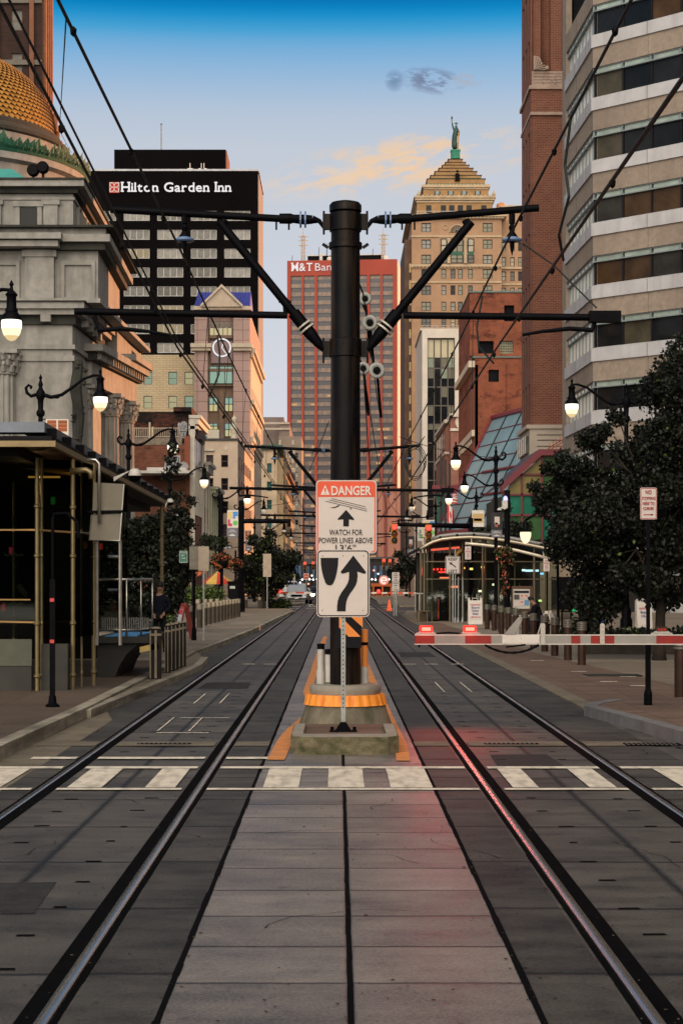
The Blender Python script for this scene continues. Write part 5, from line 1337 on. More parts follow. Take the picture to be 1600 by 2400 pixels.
# ---------- white framed dark glass block
def dark_glass_block():
 d=300.0;k=F/d;X_=lambda x:gx(x,d);Z=lambda y:gz(y,d)
 t=thing('glass_office_block','dark glass office block in a white stone frame, in front of the stepped tower','building',(X_(1030),d,0))
 wm_=mat('white_stone_frame',(.43,.395,.35),.7,ns=.5,na=.12)
 x0,x1=X_(969),X_(1110)
 b=MB();b.box(x0,x1,d,d+1.2,Z(776),Z(755))
 for a,c in((969,981),(1044,1057)):b.box(X_(a),X_(c),d,d+1.2,0,Z(776))
 b.box(x0-.02,x0+.8,d+1.21,d+24,0,Z(757));b.box(x0-.3,x1,d+1.3,d+24,Z(756),Z(752))
 b.build('frame_wall',wm_,t)
 for a,c in((981,1044),(1057,1110)):
  n=4 if a<1000 else 3
  b=MB();b.box(X_(a),X_(c),d+.75,d+1.15,0,Z(776));o=b.build('glazing',GLASSD,t)
  q=random.Random(a)
  b=MB()
  for i in range(n+1):xx=X_(a)+(X_(c)-X_(a))*i/n;b.box(xx-.09,xx+.09,d+.6,d+.74,0,Z(776))
  for y in np.arange(845,1330,43):b.box(X_(a),X_(c),d+.62,d+.74,Z(y)-.1,Z(y)+.1)
  b.build('mullion',mat('dark_mullion',(.06,.05,.04),.5),o)
  gl=[mat('olive_blind',(.34,.31,.21),.5,ns=.5,na=.1),mat('green_blind',(.13,.16,.12),.4),mat('dim_olive',(.07,.065,.04),.4),emis('dim_office_light',(.9,.8,.5),.35)]
  for j,(ya,yb_)in enumerate(((779,820),(822,843),(846,868),(889,911),(932,954),(975,986),(1003,1018),(1061,1080))):
   for i in range(n):
    if j>0 and q.random()<.55:continue
    g_=gl[0]if j==0 else gl[q.choice((1,2,1,0,3)if j in(3,6)else(1,2,2))]
    xx=X_(a)+(X_(c)-X_(a))*i/n;MB().box(xx+.12,xx+(X_(c)-X_(a))/n-.12,d+.68,d+.735,Z(yb_),Z(ya)).build('blind',g_,o)
 b=MB();b.box(x0+.8,x1,d+1.25,d+24,0,Z(758));b.build('core_wall',stoned,t)
 b=MB()
 for z in(Z(748),Z(744)):b.tube([(x0,d+2,z),(x1,d+2,z)],.05,4)
 for x in range(970,1105,12):b.tube([(X_(x),d+2,Z(753)),(X_(x),d+2,Z(744))],.05,4)
 b.build('roof_railing',mat('thin_rail',(.3,.28,.25),.6),t)
dark_glass_block()
# ---------- tan slab left of it, and low pink building under the tower
def right_fillers():
 d=400.0
 t=thing('brown_slab_building','narrow dark brown building edge between the red tower and the tan tower','building',(gx(935,d),d,0))
 b=MB();b.box(gx(926,d),gx(941,d),d-8,d+20,0,gz(566,d));b.build('wall',mat('dark_brown_wall',(.08,.045,.03),.85,ns=.3,na=.4),t)
 ys_=mat('yellow_shade',(.45,.33,.15),.6)
 for i in range(16):MB().box(gx(936,d),gx(940,d),d-8.1,d-8.01,gz(640+i*37,d),gz(620+i*37,d)).build('window',ys_,t)
 d=480.0
 t=thing('pink_concrete_block','blank pinkish concrete block at the foot of the red tower','building',(gx(905,d),d,0))
 b=MB();b.box(gx(868,d),gx(935,d),d,d+20,0,gz(1125,d));b.build('wall',mat('pink_concrete',(.42,.20,.15),.85,ns=.08,na=.12),t)
 b=MB();b.box(gx(868,d),gx(936,d),d-.6,d+20,gz(1125,d),gz(1121,d));b.box(gx(882,d),gx(888,d),d-.5,d-.02,0,gz(1125,d));b.build('rib',mat('dusky_rib',(.22,.07,.06),.8),t)
 d=330.0
 t=thing('grey_side_building','narrow grey classical building with pale pilasters below the dark glass block','building',(gx(958,d),d,0))
 b=MB();b.box(gx(950,d),gx(1012,d),d,d+25,0,gz(1150,d));b.build('wall',mat('ashlar_grey',(.36,.33,.29),.8,ns=.3,na=.15),t)
 b=MB()
 for x in(951,966,980):b.box(gx(x,d),gx(x+4,d),d-.4,d-.01,0,gz(1170,d))
 b.box(gx(948,d),gx(1012,d),d-.8,d-.01,gz(1170,d),gz(1160,d));b.box(gx(948,d),gx(1012,d),d-1.2,d-.01,gz(1152,d),gz(1146,d));b.build('trim',mat('pale_ashlar',(.45,.42,.37),.8),t)
 for i in range(4):
  for x in(957,971):MB().box(gx(x,d),gx(x+7,d),d-.12,d-.01,gz(1200+32*i,d),gz(1182+32*i,d)).build('window',GLASSD,t)
right_fillers()
# ---------- red brick blank walled block
def red_brick_block():
 d=197.0;X_=lambda x:gx(x,d);Z=lambda y:gz(y,d)
 t=thing('red_brick_block','red brick block with blank party walls and arched side windows behind the glass roof','building',(X_(1140),d,0))
 rb=brick('party_wall_brick',(.225,.062,.030),(.17,.046,.024),(.14,.065,.042),.36,.12,.016,.88,.4,((.075,.022,.014),.3,.53))
 xa=X_(1078);b=MB();M_=MF(xa,d)
 facade(b,MF(xa,d),[(X_(1157)-xa,X_(1180)-xa)],[(Z(738),Z(701))],X_(1240)-xa,Z(672),.6,0,Z(745))
 facade(b,MF(xa,d),[(X_(1097)-xa,X_(1133)-xa),(X_(1146)-xa,X_(1178)-xa)],[(Z(812),Z(783))],X_(1240)-xa,Z(745),.6,0,Z(818))
 b.box(xa,X_(1240),d+.6,d+18,0,Z(672))
 b.box(X_(1128),X_(1150),d+4,d+8,Z(672),Z(668))
 b.build('upper_wall',rb,t)
 for a,c,e,f in((1157,1180,738,701),(1097,1133,812,783)):MB().box(X_(a),X_(c),d+.45,d+.59,Z(e),Z(f)).build('window',GLASSD,t)
 b=MB();b.box(X_(1146),X_(1178),d+.3,d+.4,Z(812),Z(783));b.mi=1
 for i in range(7):xx=X_(1146)+(X_(1178)-X_(1146))*i/6;b.box(xx-.03,xx+.03,d+.25,d+.29,Z(812),Z(783))
 for i in range(6):zz_=Z(812)+(Z(783)-Z(812))*i/5;b.box(X_(1146),X_(1178),d+.25,d+.29,zz_-.03,zz_+.03)
 b.build('glass_block_window',[mat('glass_blocks',(.22,.22,.15),.3,ns=2,na=.4),mat('block_joint',(.08,.07,.05),.8)],t)
 cop=mat('teal_coping',(.10,.14,.13),.7,ns=1,na=.3)
 b=MB();b.box(xa-.1,X_(1240),d-.15,d+18,Z(672),Z(668.5));b.build('coping',cop,t)
 d2=190.0;X2=lambda x:gx(x,d2);Z2=lambda y:gz(y,d2);xb=X2(1090)
 b=MB()
 facade(b,MF(xb,d2),[(X2(1121)-xb,X2(1145)-xb)],[(Z2(877),Z2(849))],X2(1240)-xb,Z2(822),.5,0,Z2(890))
 facade(b,MF(xb,d2),[(X2(1177)-xb,X2(1192)-xb)],[(Z2(928),Z2(897))],X2(1240)-xb,Z2(890),.5,0,Z2(935))
 b.box(xb,X2(1240),d2,d2+.5,0,Z2(935));b.box(xb,X2(1240),d2+.5,d-.02,0,Z2(822));b.box(X2(1163),X2(1240),d2-.25,d2-.01,0,Z2(835))
 b.box(X2(1150),X2(1163),d2+.1,d2+1.2,Z2(822),Z2(812))
 b.build('lower_wall',rb,t)
 for a,c,e,f in((1121,1145,877,849),(1177,1192,928,897)):MB().box(X2(a),X2(c),d2+.3,d2+.49,Z2(e),Z2(f)).build('window',GLASSD,t)
 b=MB();b.box(xb-.3,X2(1240),d2-.15,d-.05,Z2(822),Z2(818.5));b.build('coping',cop,t)
 M_=ML(xb-.02,213);L=213-d2
 b=MB();op=facade(b,M_,[(1.2+3.4*i,3.0+3.4*i)for i in range(6)],[(2.5,5.2),(7.0,11.2),(13.0,17.2),(18.6,21.5)],L,Z2(838),.35)
 b.build('side_wall',brick('side_red_brick',(.25,.09,.055),(.2,.07,.045),(.16,.1,.07),.36,.12,.016),t)
 windows(t,M_,op,pick(GLASSD),mat('side_frame',(.05,.03,.025),.7),2,2,.08,.25)
 b=MB()
 for z,o in((Z2(838),.7),(18.0,.35),(12.1,.3),(6.2,.4)):b.box(xb-o,xb,d2+.05,213,z-.25,z+.45)
 for i in range(6):
  for z in(11.2,17.2):b.tube([(xb-.15,213-(2.1+3.4*i)+.95*math.cos(PI*q/8),z-.05+.8*math.sin(PI*q/8))for q in range(9)],.13,5)
 b.build('stone_trim',mat('cream_arch_trim',(.46,.40,.32),.8,ns=1,na=.15),t)
 b=MB();b.lathe_y([(0,-.2),(.6,-.15),(.65,0),(0,.1)],14,(X_(1170),d+5,Z(664)));b.tube([(X_(1170),d+5,Z(664)),(X_(1170),d+5,Z(671))],.08,5);b.build('dish',mat('dish_blue',(.22,.28,.32),.5),t)
 d=260.0;X3=lambda x:gx(x,d);Z3=lambda y:gz(y,d)
 t=thing('small_brick_block','small red brick block with a white cornice left of the sloping glass roof','building',(X3(1040),d,0))
 b=MB();b.box(X3(1034),X3(1075),d,d+18,0,Z3(958));b.box(X3(1025),X3(1034),d+3,d+28,0,Z3(968));b.build('wall',brick('small_red_brick',(.24,.10,.075),(.2,.08,.06),(.16,.1,.08),.4,.13,.02),t)
 b=MB();b.box(X3(1032),X3(1075),d-.6,d+18,Z3(958),Z3(950));b.box(X3(1022),X3(1034),d+2.5,d+28,Z3(968),Z3(960));b.box(X3(1033),X3(1075),d-.2,d-.01,Z3(990),Z3(984));b.box(X3(1023),X3(1034),d+2.7,d+28,Z3(1040),Z3(1034))
 b.lathe_y([(0,-.3),(1.1,-.25),(1.2,0)],18,(X3(1062),d-.02,Z3(970)));b.build('trim',mat('white_cornice',(.46,.42,.37),.8),t)
 for i in range(5):MB().box(X3(1024.7),X3(1024.7)+.3,d+4+i*4.8,d+6.5+i*4.8,Z3(1025),Z3(985)).build('window',GLASSD,t)
red_brick_block()
# ---------- sloping glass roof of the arcade
def glass_roof():
 L=Vector((.256,-.967,0));A=Vector((gx(1000,190),190,gz(1228,190)));B=Vector((gx(1132,190),190,gz(960,190)))
 t=thing('glass_roofed_arcade','arcade under a big sloping blue glass roof with maroon ribs, right of the street','building',(A.x+4,180,0))
 n_=(B-A).cross(L).normalized()
 if n_.x>0:n_=-n_
 W_=40.0;Lh=(B-A).length
 P_=lambda u,s,o=0.0:A+L*u+(B-A)*s+n_*o
 b=MB();b.add([P_(0,0),P_(W_,0),P_(W_,1),P_(0,1),P_(0,0,-.15),P_(W_,0,-.15),P_(W_,1,-.15),P_(0,1,-.15)],[(0,1,2,3),(4,7,6,5),(0,4,5,1),(1,5,6,2),(2,6,7,3),(3,7,4,0)])
 gl=mat('blue_roof_glass',(.17,.29,.345),.4,ns=.25,na=.2,spec=.35)
 gp=b.build('roof_glazing',gl,t)
 b=MB()
 for i in range(1,9):b.tube([P_(i*4.6,0,.06),P_(i*4.6,1,.06)],.075,4)
 b.build('glazing_bar',mat('dark_roof_bar',(.025,.03,.035),.6),t)
 mar=mat('maroon_steel',(.16,.022,.035),.5,ns=1,na=.15)
 b=MB()
 for i in range(1,8):b.tube([P_(0,i/8,.05),P_(W_,i/8,.05)],.05,4)
 b.tube([P_(0,0,.1),P_(W_,0,.1)],.3,6);b.tube([P_(0,1,.1),P_(W_,1,.1)],.28,6);b.tube([P_(0,0,.1),P_(0,1,.1)],.16,6);b.tube([P_(6,.5,.15),P_(W_,.5,.15)],.13,5);b.tube([P_(10,.3,.15),P_(W_,.3,.15)],.13,5)
 b.build('maroon_rib',mar,t)
 b=MB();b.slab([(A.x+.8,A.y-1),tuple(P_(W_,0)[:2]),(tuple(P_(W_,0)[:2])[0]+10,tuple(P_(W_,0)[:2])[1]+3),(A.x+14,A.y)],0,A.z-.5);b.build('base_wall',mat('arcade_base',(.05,.05,.05),.5,ns=.5,na=.5),t)
 b=MB();b.add([tuple(P_(0,0,-.2)),tuple(P_(0,1,-.2)),(B.x,B.y,A.z),(A.x,A.y+.3,0),(B.x,B.y+.3,0)],[(0,1,2),(0,2,4,3)]);b.build('gable_glazing',mat('gable_dark_glass',(.03,.05,.05),.2),t)
 b=MB()
 b.box(A.x-.2,A.x+3.9,192.4,193.6,gz(1128,190),gz(1128,190)+.8);b.build('porch_beam',mar,t)
 b=MB();b.box(A.x+.1,A.x+3.7,193,193.4,6,gz(1128,190));b.build('porch_glazing',mat('porch_green_glass',(.02,.08,.065),.2),t)
 for x in(1012,1022,1032):
  b=MB();b.tube([(gx(x,186),186,0),(gx(x,186),186,gz(1045+(x-1012),186))],.12,8);b.build('flagpole',mat('pole_dark',(.03,.03,.03),.5),t)
glass_roof()
def flag(lab,x0,x1,y0,y1,d,kind):
 t=thing('flag',lab,'flag',(gx(x0,d),d,gz(y1,d)),'flags at the glass roofed arcade')
 X0,X1,Z0,Z1=gx(x0,d),gx(x1,d),gz(y1,d),gz(y0,d)
 def cell(b,a,c,e,f,off=0.0):
  n=6;vs=[]
  for i in range(n+1):
   u=a+(c-a)*i/n;y=d+.18*math.sin(u*7)*u-off
   for w in(e,f):vs.append((X0+(X1-X0)*u,y,Z0+(Z1-Z0)*w-(.25 if kind=='us' else 1.1)*u*u*(Z1-Z0)*.35))
  b.add(vs,[(2*i,2*i+2,2*i+3,2*i+1)for i in range(n)])
 r_,w_,bl=mat('flag_red',(.50,.03,.035),.8),mat('flag_white',(.62,.58,.56),.8),mat('flag_blue',(.02,.03,.12),.8)
 b=MB()
 if kind=='us':
  for i in range(7):b.mi=0 if i%2==0 else 1;cell(b,0 if i<3 else 0,1,i/13*1.86,(i+1)/13*1.86)
  for i in range(6):b.mi=0 if i%2 else 1;cell(b,.42,1,.54+i*.077,.54+(i+1)*.077,.005)
  b.mi=2;cell(b,0,.45,.52,1,.03);b.mi=1
  for i in range(5):
   for j in range(4):cell(b,.05+i*.08,.075+i*.08,.57+j*.1,.61+j*.1,.05)
 else:
  b.mi=0;cell(b,0,.28,0,1);cell(b,.72,1,0,1);b.mi=1;cell(b,.28,.72,0,1);b.mi=0;cell(b,.42,.58,.3,.7,.04);cell(b,.36,.64,.45,.58,.05)
 b.build('cloth',[r_,w_,bl],t)
flag('american flag hanging from the first flagpole under the street lamp',1029,1050,1132,1156,185,'us')
flag('canadian flag drooping from the flagpole below the american flag',1026,1042,1158,1200,184,'ca')
# ---------- tall brick tower on the right
def brick_tower():
 d=141.0;X_=lambda x:gx(x,d);Z=lambda y:gz(y,d)
 t=thing('brick_tower','tall red brown brick tower with a stone crown beside the banded office block','tower',(X_(1260),d,0))
 bk=brick('tower_brick',(.155,.055,.034),(.11,.038,.025),(.20,.11,.08),.42,.14,.02,.85,.22)
 x0,x1=X_(1222),X_(1345)
 b=MB();b.box(x0,x1,d,d+7,Z(980),Z(265));b.box(x0-.12,x1,d-.1,d+7.1,Z(258),Z(206));b.build('wall',bk,t)
 b=MB();b.box(x0+.05,x1,d+1.1,d+6.8,Z(206),60);b.box(x0+.05,X_(1250)-.3,d+.35,d+1.09,Z(206),60);b.box(X_(1264),X_(1290),d+.2,d+1.09,Z(190),60);b.build('upper_shaft',bk,t)
 st=mat('crown_limestone',(.30,.225,.185),.85,ns=1.2,na=.25)
 b=MB();b.box(x0-.2,x1,d-.2,d+7.3,Z(265),Z(258));b.box(x0-.3,x1,d-.25,d+7.3,Z(206),Z(198))
 q=random.Random(5)
 for r_ in range(5):
  x=x0+.05;z=Z(198)+r_*(Z(163)-Z(198))/5
  while x<x1:w=q.uniform(.4,1.1);b.box(x,min(x+w-.04,x1),d-.12-q.uniform(0,.04),d+1.0,z,z+(Z(163)-Z(198))/5-.04);x+=w
 b.box(x0-.05,x1,d-.05,d+7.2,Z(198),Z(164))
 b.build('stone_crown',st,t)
 b=MB()
 cx,cz=X_(1224),Z(163);s=1/28.4
 b.prism([(cx,cz),(cx+34*s,cz),(cx+33*s,cz+6*s),(cx+27*s,cz+6*s),(cx+20*s,cz+13*s),(cx+15*s,cz+27*s),(cx+8*s,cz+32*s),(cx,cz+33*s)],d-.3,d+.3)
 for i in range(6):b.tube([(cx+2*s,d-.34,cz+2*s),(cx+(4+5.4*i)*s,d-.36,cz+(30-4.9*i)*s)],.045,5)
 b.lathe_y([(0,-.36),(4.5*s,-.34),(4.5*s,.1)],12,(cx+30*s,d-.05,cz+5*s))
 b.build('scroll_ornament',st,t)
 b=MB();b.box(x0-.25,x1,d-.2,d+7.4,0,Z(980));b.box(x0-.5,x1,d-.35,d+7.6,Z(985),Z(976));
 b.build('stone_base',mat('base_limestone',(.36,.315,.265),.85,ns=.8,na=.15),t)
 b=MB()
 for y in(1000,1012,1026):b.box(X_(1232),x1,d-.24,d-.19,Z(y),Z(y)+.05)
 b.build('base_joint',stoned,t)
 M_=ML(x0-.14,d+6.9)
 b=MB();op=facade(b,M_,[(.8+2.05*i,1.9+2.05*i)for i in range(3)],[(15.5+4.1*i,18+4.1*i)for i in range(6)]+[(43.5+4.1*i,46+4.1*i)for i in range(3)],6.8,57,.13,0,Z(976))
 b.build('side_wall',bk,t)
 windows(t,M_,op,pick(GLASSD),mat('tower_side_frame',(.06,.035,.03),.8),1,2,.06,.06)
 b=MB();b.box(x0-.5,x0-.28,d+.5,d+6.6,Z(1040),Z(1000));b.mi=1
 for i in range(5):b.box(x0-.55,x0-.51,d+.5+i*1.5,d+.6+i*1.5,Z(1040),Z(1000))
 b.build('side_window',[GLASSM,WHITEP],t)
brick_tower()
# ---------- maroon framed green glass pavilion
def pavilion():
 d=125.0;X_=lambda x:gx(x,d);Z=lambda y:gz(y,d)
 t=thing('green_glass_pavilion','maroon framed pavilion with green glass and a sloping roof below the brick tower','building',(X_(1230),d,0))
 mar=mat('pavilion_maroon',(.13,.02,.03),.5,ns=1,na=.2)
 x0=X_(1150);x1=X_(1420)
 prof=[(1150,1115),(1237,1036),(1420,1036)]
 b=MB();b.prism([(X_(1150),Z(1130)),(X_(1150),Z(1112)),(X_(1235),Z(1033)),(X_(1420),Z(1033)),(X_(1420),Z(1047)),(X_(1241),Z(1047))],d-.6,d+1)
 for x in(1197,1244):b.box(X_(x)-.06,X_(x)+.06,d-.15,d+.05,0,Z(1047 if x>1200 else 1087))
 for y in(1090,1136,1183):b.box(X_(1152 if y>1100 else 1180),x1,d-.15,d+.05,Z(y)-.07,Z(y)+.07)
 b.build('frame',mar,t)
 b=MB();b.prism([(X_(1150),Z(1112)),(X_(1235),Z(1032.5)),(X_(1235),Z(1034.5)),(X_(1152),Z(1113))],d+1.05,d+13);b.prism_x([(d+1.1,Z(1036)),(d+13,Z(1036)),(d+13,Z(1033)),(d+1.1,Z(1033))],X_(1236),x1)
 b.build('roof',mat('pavilion_roof',(.05,.03,.03),.5),t)
 ga,gb_,gc=mat('green_glass',(.012,.13,.085),.12,ns=.35,na=.5),mat('yellow_curtain_glass',(.16,.13,.03),.3,ns=.6,na=.7),mat('dark_green_glass',(.03,.085,.03),.15,ns=.4,na=.5)
 for(a,c,e,f,m)in((1152,1196,1182,1137,ga),(1198,1243,1182,1137,ga),(1245,1420,1182,1137,ga),(1198,1243,1135,1091,gb_),(1245,1420,1135,1091,gc),(1245,1420,1089,1048,gc),(1152,1243,1240,1185,gc),(1245,1420,1240,1185,ga)):
  MB().box(X_(a),X_(c),d+.06,d+.12,Z(e),Z(f)).build('glass_pane',m,t)
 b=MB();b.prism([(X_(1158),Z(1135)),(X_(1196),Z(1135)),(X_(1196),Z(1091)),(X_(1181),Z(1091))],d+.06,d+.12);b.prism([(X_(1198),Z(1089)),(X_(1243),Z(1089)),(X_(1243),Z(1048))],d+.06,d+.12)
 b.build('glass_pane',gb_,t)
 b=MB();b.box(X_(1150),x1,d+.3,d+12.5,0,Z(1140));b.build('back_wall',mat('pavilion_inside',(.03,.035,.025),.8,ns=.5,na=.5),t)
 b=MB()
 for i in range(5):xx=X_(1262+i*8);b.tube([(xx,d+.2,Z(1033)),(xx,d+.2,Z(1033-5*min(i,3))+.5)],.03,4)
 b.tube([(X_(1258),d+.2,Z(1030)),(X_(1290),d+.2,Z(1010)),(X_(1330),d+.2,Z(1010))],.04,5);b.tube([(X_(1258),d+.2,Z(1036)),(X_(1290),d+.2,Z(1016)),(X_(1330),d+.2,Z(1016))],.03,5)
 b.build('roof_stair_rail',mat('maroon_rail',(.20,.05,.05),.6),t)
 d=108.0;X2=lambda x:gx(x,d);Z2=lambda y:gz(y,d)
 t=thing('tan_podium','tan concrete podium wall behind the seated person and the tree','wall',(X2(1300),d,0))
 b=MB();b.box(X2(1232),X2(1700),d,d+2,0,Z2(1245));b.build('wall',mat('podium_tan',(.23,.185,.14),.9,ns=1,na=.2,bump=.2),t)
 b=MB();b.box(X2(1322),X2(1384),d-.1,d-.01,Z2(1413),Z2(1385));b.build('white_panel',WHITEP,t)
 b=MB();b.box(X2(1265),X2(1322),d-.08,d-.01,Z2(1400),Z2(1325));b.build('dark_panel',BLACKM,t)
 b=MB();b.box(X2(1312),X2(1322),d-.2,d-.09,Z2(1404),Z2(1370));b.build('green_panel',emis('green_light_panel',(.05,.75,.25),.5),t)
 b=MB();b.box(X2(1384),X2(1389),d-.25,d-.02,0,Z2(1350));b.build('rust_post',mat('rust_red',(.24,.06,.03),.8),t)
 b=MB();b.box(X2(1390),X2(1700),d-.3,d-.02,0,Z2(1250));b.build('dark_shopfront',mat('dark_shop_glass',(.008,.009,.01),.3,ns=.5,na=.5),t)
 b=MB();b.box(X2(1515),X2(1700),d-.5,d-.31,.3,Z2(1390));b.build('light_panel',mat('beige_panel',(.26,.22,.17),.8),t)
pavilion()
# ---------- banded office block, right
def office():
 t=thing('office_block','tall office block with white ledges, brown concrete bands and dark windows at the right','office building',(17,112,0))
 fh=3.96;z0=gz(732,110)
 brn=mat('brown_aggregate',(.23,.19,.155),.9,ns=3,na=.22,bump=.5,stain=((.13,.10,.085),(.3,.3,.05),.6))
 led=mat('white_ledge_panel',(.36,.365,.39),.7,ns=.8,na=.14,stain=((.26,.26,.27),(1.5,1.5,.1),.6))
 grf=mat('grey_green_frame',(.19,.23,.24),.5,.3,ns=2,na=.15)
 cA,cB,cC,cD=Vector((15.72,120,0)),Vector((16.10,110,0)),Vector((34.5,92.6,0)),Vector((38,122,0))
 def face(p,q,n,nm):
  dirv=(q-p);L_=dirv.length;dirv.normalize();a=math.atan2(dirv.y,dirv.x)
  M_=T0(p)@Matrix.Rotation(a,4,'Z')
  wall,ledge=MB(),MB()
  for f in range(-3,7):
   zb=15.2+(f)*fh*1.0
   zb=z0+(f-1)*fh
   wall.box(0,L_,0,.4,zb,zb+1.24)
   ledge.box(0,L_,-.12,.38,zb-2.72,zb-1.93);
   ledge.add([(0,-.12,zb-1.928),(L_,-.12,zb-1.928),(L_,.25,zb-1.80),(0,.25,zb-1.80)],[(0,1,2,3)])
  wall.xf(M_);ledge.xf(M_)
  wall.build('concrete_band',brn,t);lo=ledge.build('white_ledge',led,t)
  j=MB()
  for f in range(-3,7):
   zb=z0+(f-1)*fh
   u=2.05*2
   while u<L_:j.box(u,u+.03,-.135,-.118,zb-2.72,zb-1.93);j.box(u,u+.025,-.012,.01,zb+.02,zb+1.22);u+=4.1
  j.xf(M_);j.build('panel_joint',mat('joint_grey',(.12,.11,.10),.9),t)
  for f in range(-3,7):
   zb=z0+(f-1)*fh
   w=L_/n
   for i in range(n):
    q_=rnd.random()
    m=OGL[int(q_*len(OGL))]if nm=='f' else SGL[int(q_*len(SGL))]
    b=MB();u0,u1=i*w+.06,(i+1)*w-.06
    b.quad((u0,.3,zb-1.93),(u1,.3,zb-1.93),(u1,.3,zb-.40),(u0,.3,zb-.40));b.mi=1
    b.quad((u0+.12,.16,zb-.33),(u1-.05,.16,zb-.33),(u1-.05,.16,zb-.06),(u0+.12,.16,zb-.06));b.mi=2
    b.box(u0-.12,u0,.1,.35,zb-.40,zb-.002);b.box(u0,u1,.08,.35,zb-.41,zb-.33);b.box(u0,u1,.09,.35,zb-.06,zb-.004);b.mi=3
    b.box(u0-.12,u0,.22,.33,zb-1.93,zb-.40)
    b.xf(M_);b.build('window',[m,CLR if nm=='f' else SGL[0],grf,INK if nm=='f' else grf],t)
 def G(nm,c,r):return mat(nm,c,r,ns=.5,na=.6,spec=.16)
 OGL=[G('office_glass_a',(.006,.007,.008),.06),G('office_glass_b',(.022,.021,.018),.10),G('office_glass_c',(.045,.040,.028),.14),G('office_glass_d',(.010,.011,.012),.05),G('office_glass_e',(.042,.024,.012),.12)]
 SGL=[mat('pale_side_glass',(.74,.72,.65),.22,ns=.4,na=.1),mat('sky_reflection_glass_b',(.66,.64,.58),.22,ns=.4,na=.15)]  # bright sky reflection painted as a pale base colour
 CLR=mat('clerestory_glass',(.24,.30,.27),.15,ns=.8,na=.35,spec=.5)
 face(cA,cB,8,'s');face(cB,cC,12,'f')
 b=MB();b.slab([(cA.x+.5,cA.y-.2),(cB.x+.48,cB.y+.2),(cC.x+.3,cC.y+.45),(cD.x,cD.y),(cA.x+.5,cD.y)],4.2,62);b.build('core',BLACKM,t)
 b=MB();b.slab([(cA.x+1.5,cA.y),(cB.x+1.4,cB.y+1),(cC.x+1,cC.y+2),(cD.x,cD.y)],0,4.2);b.build('dark_base',mat('office_base',(.012,.012,.013),.4,ns=.5,na=.5),t)
 b=MB();b.slab([(cA.x,cA.y),(cA.x+.4,cA.y),(cA.x+.5,cD.y),(cA.x,cD.y)],4.2,62);b.build('end_wall',brn,t)
office()
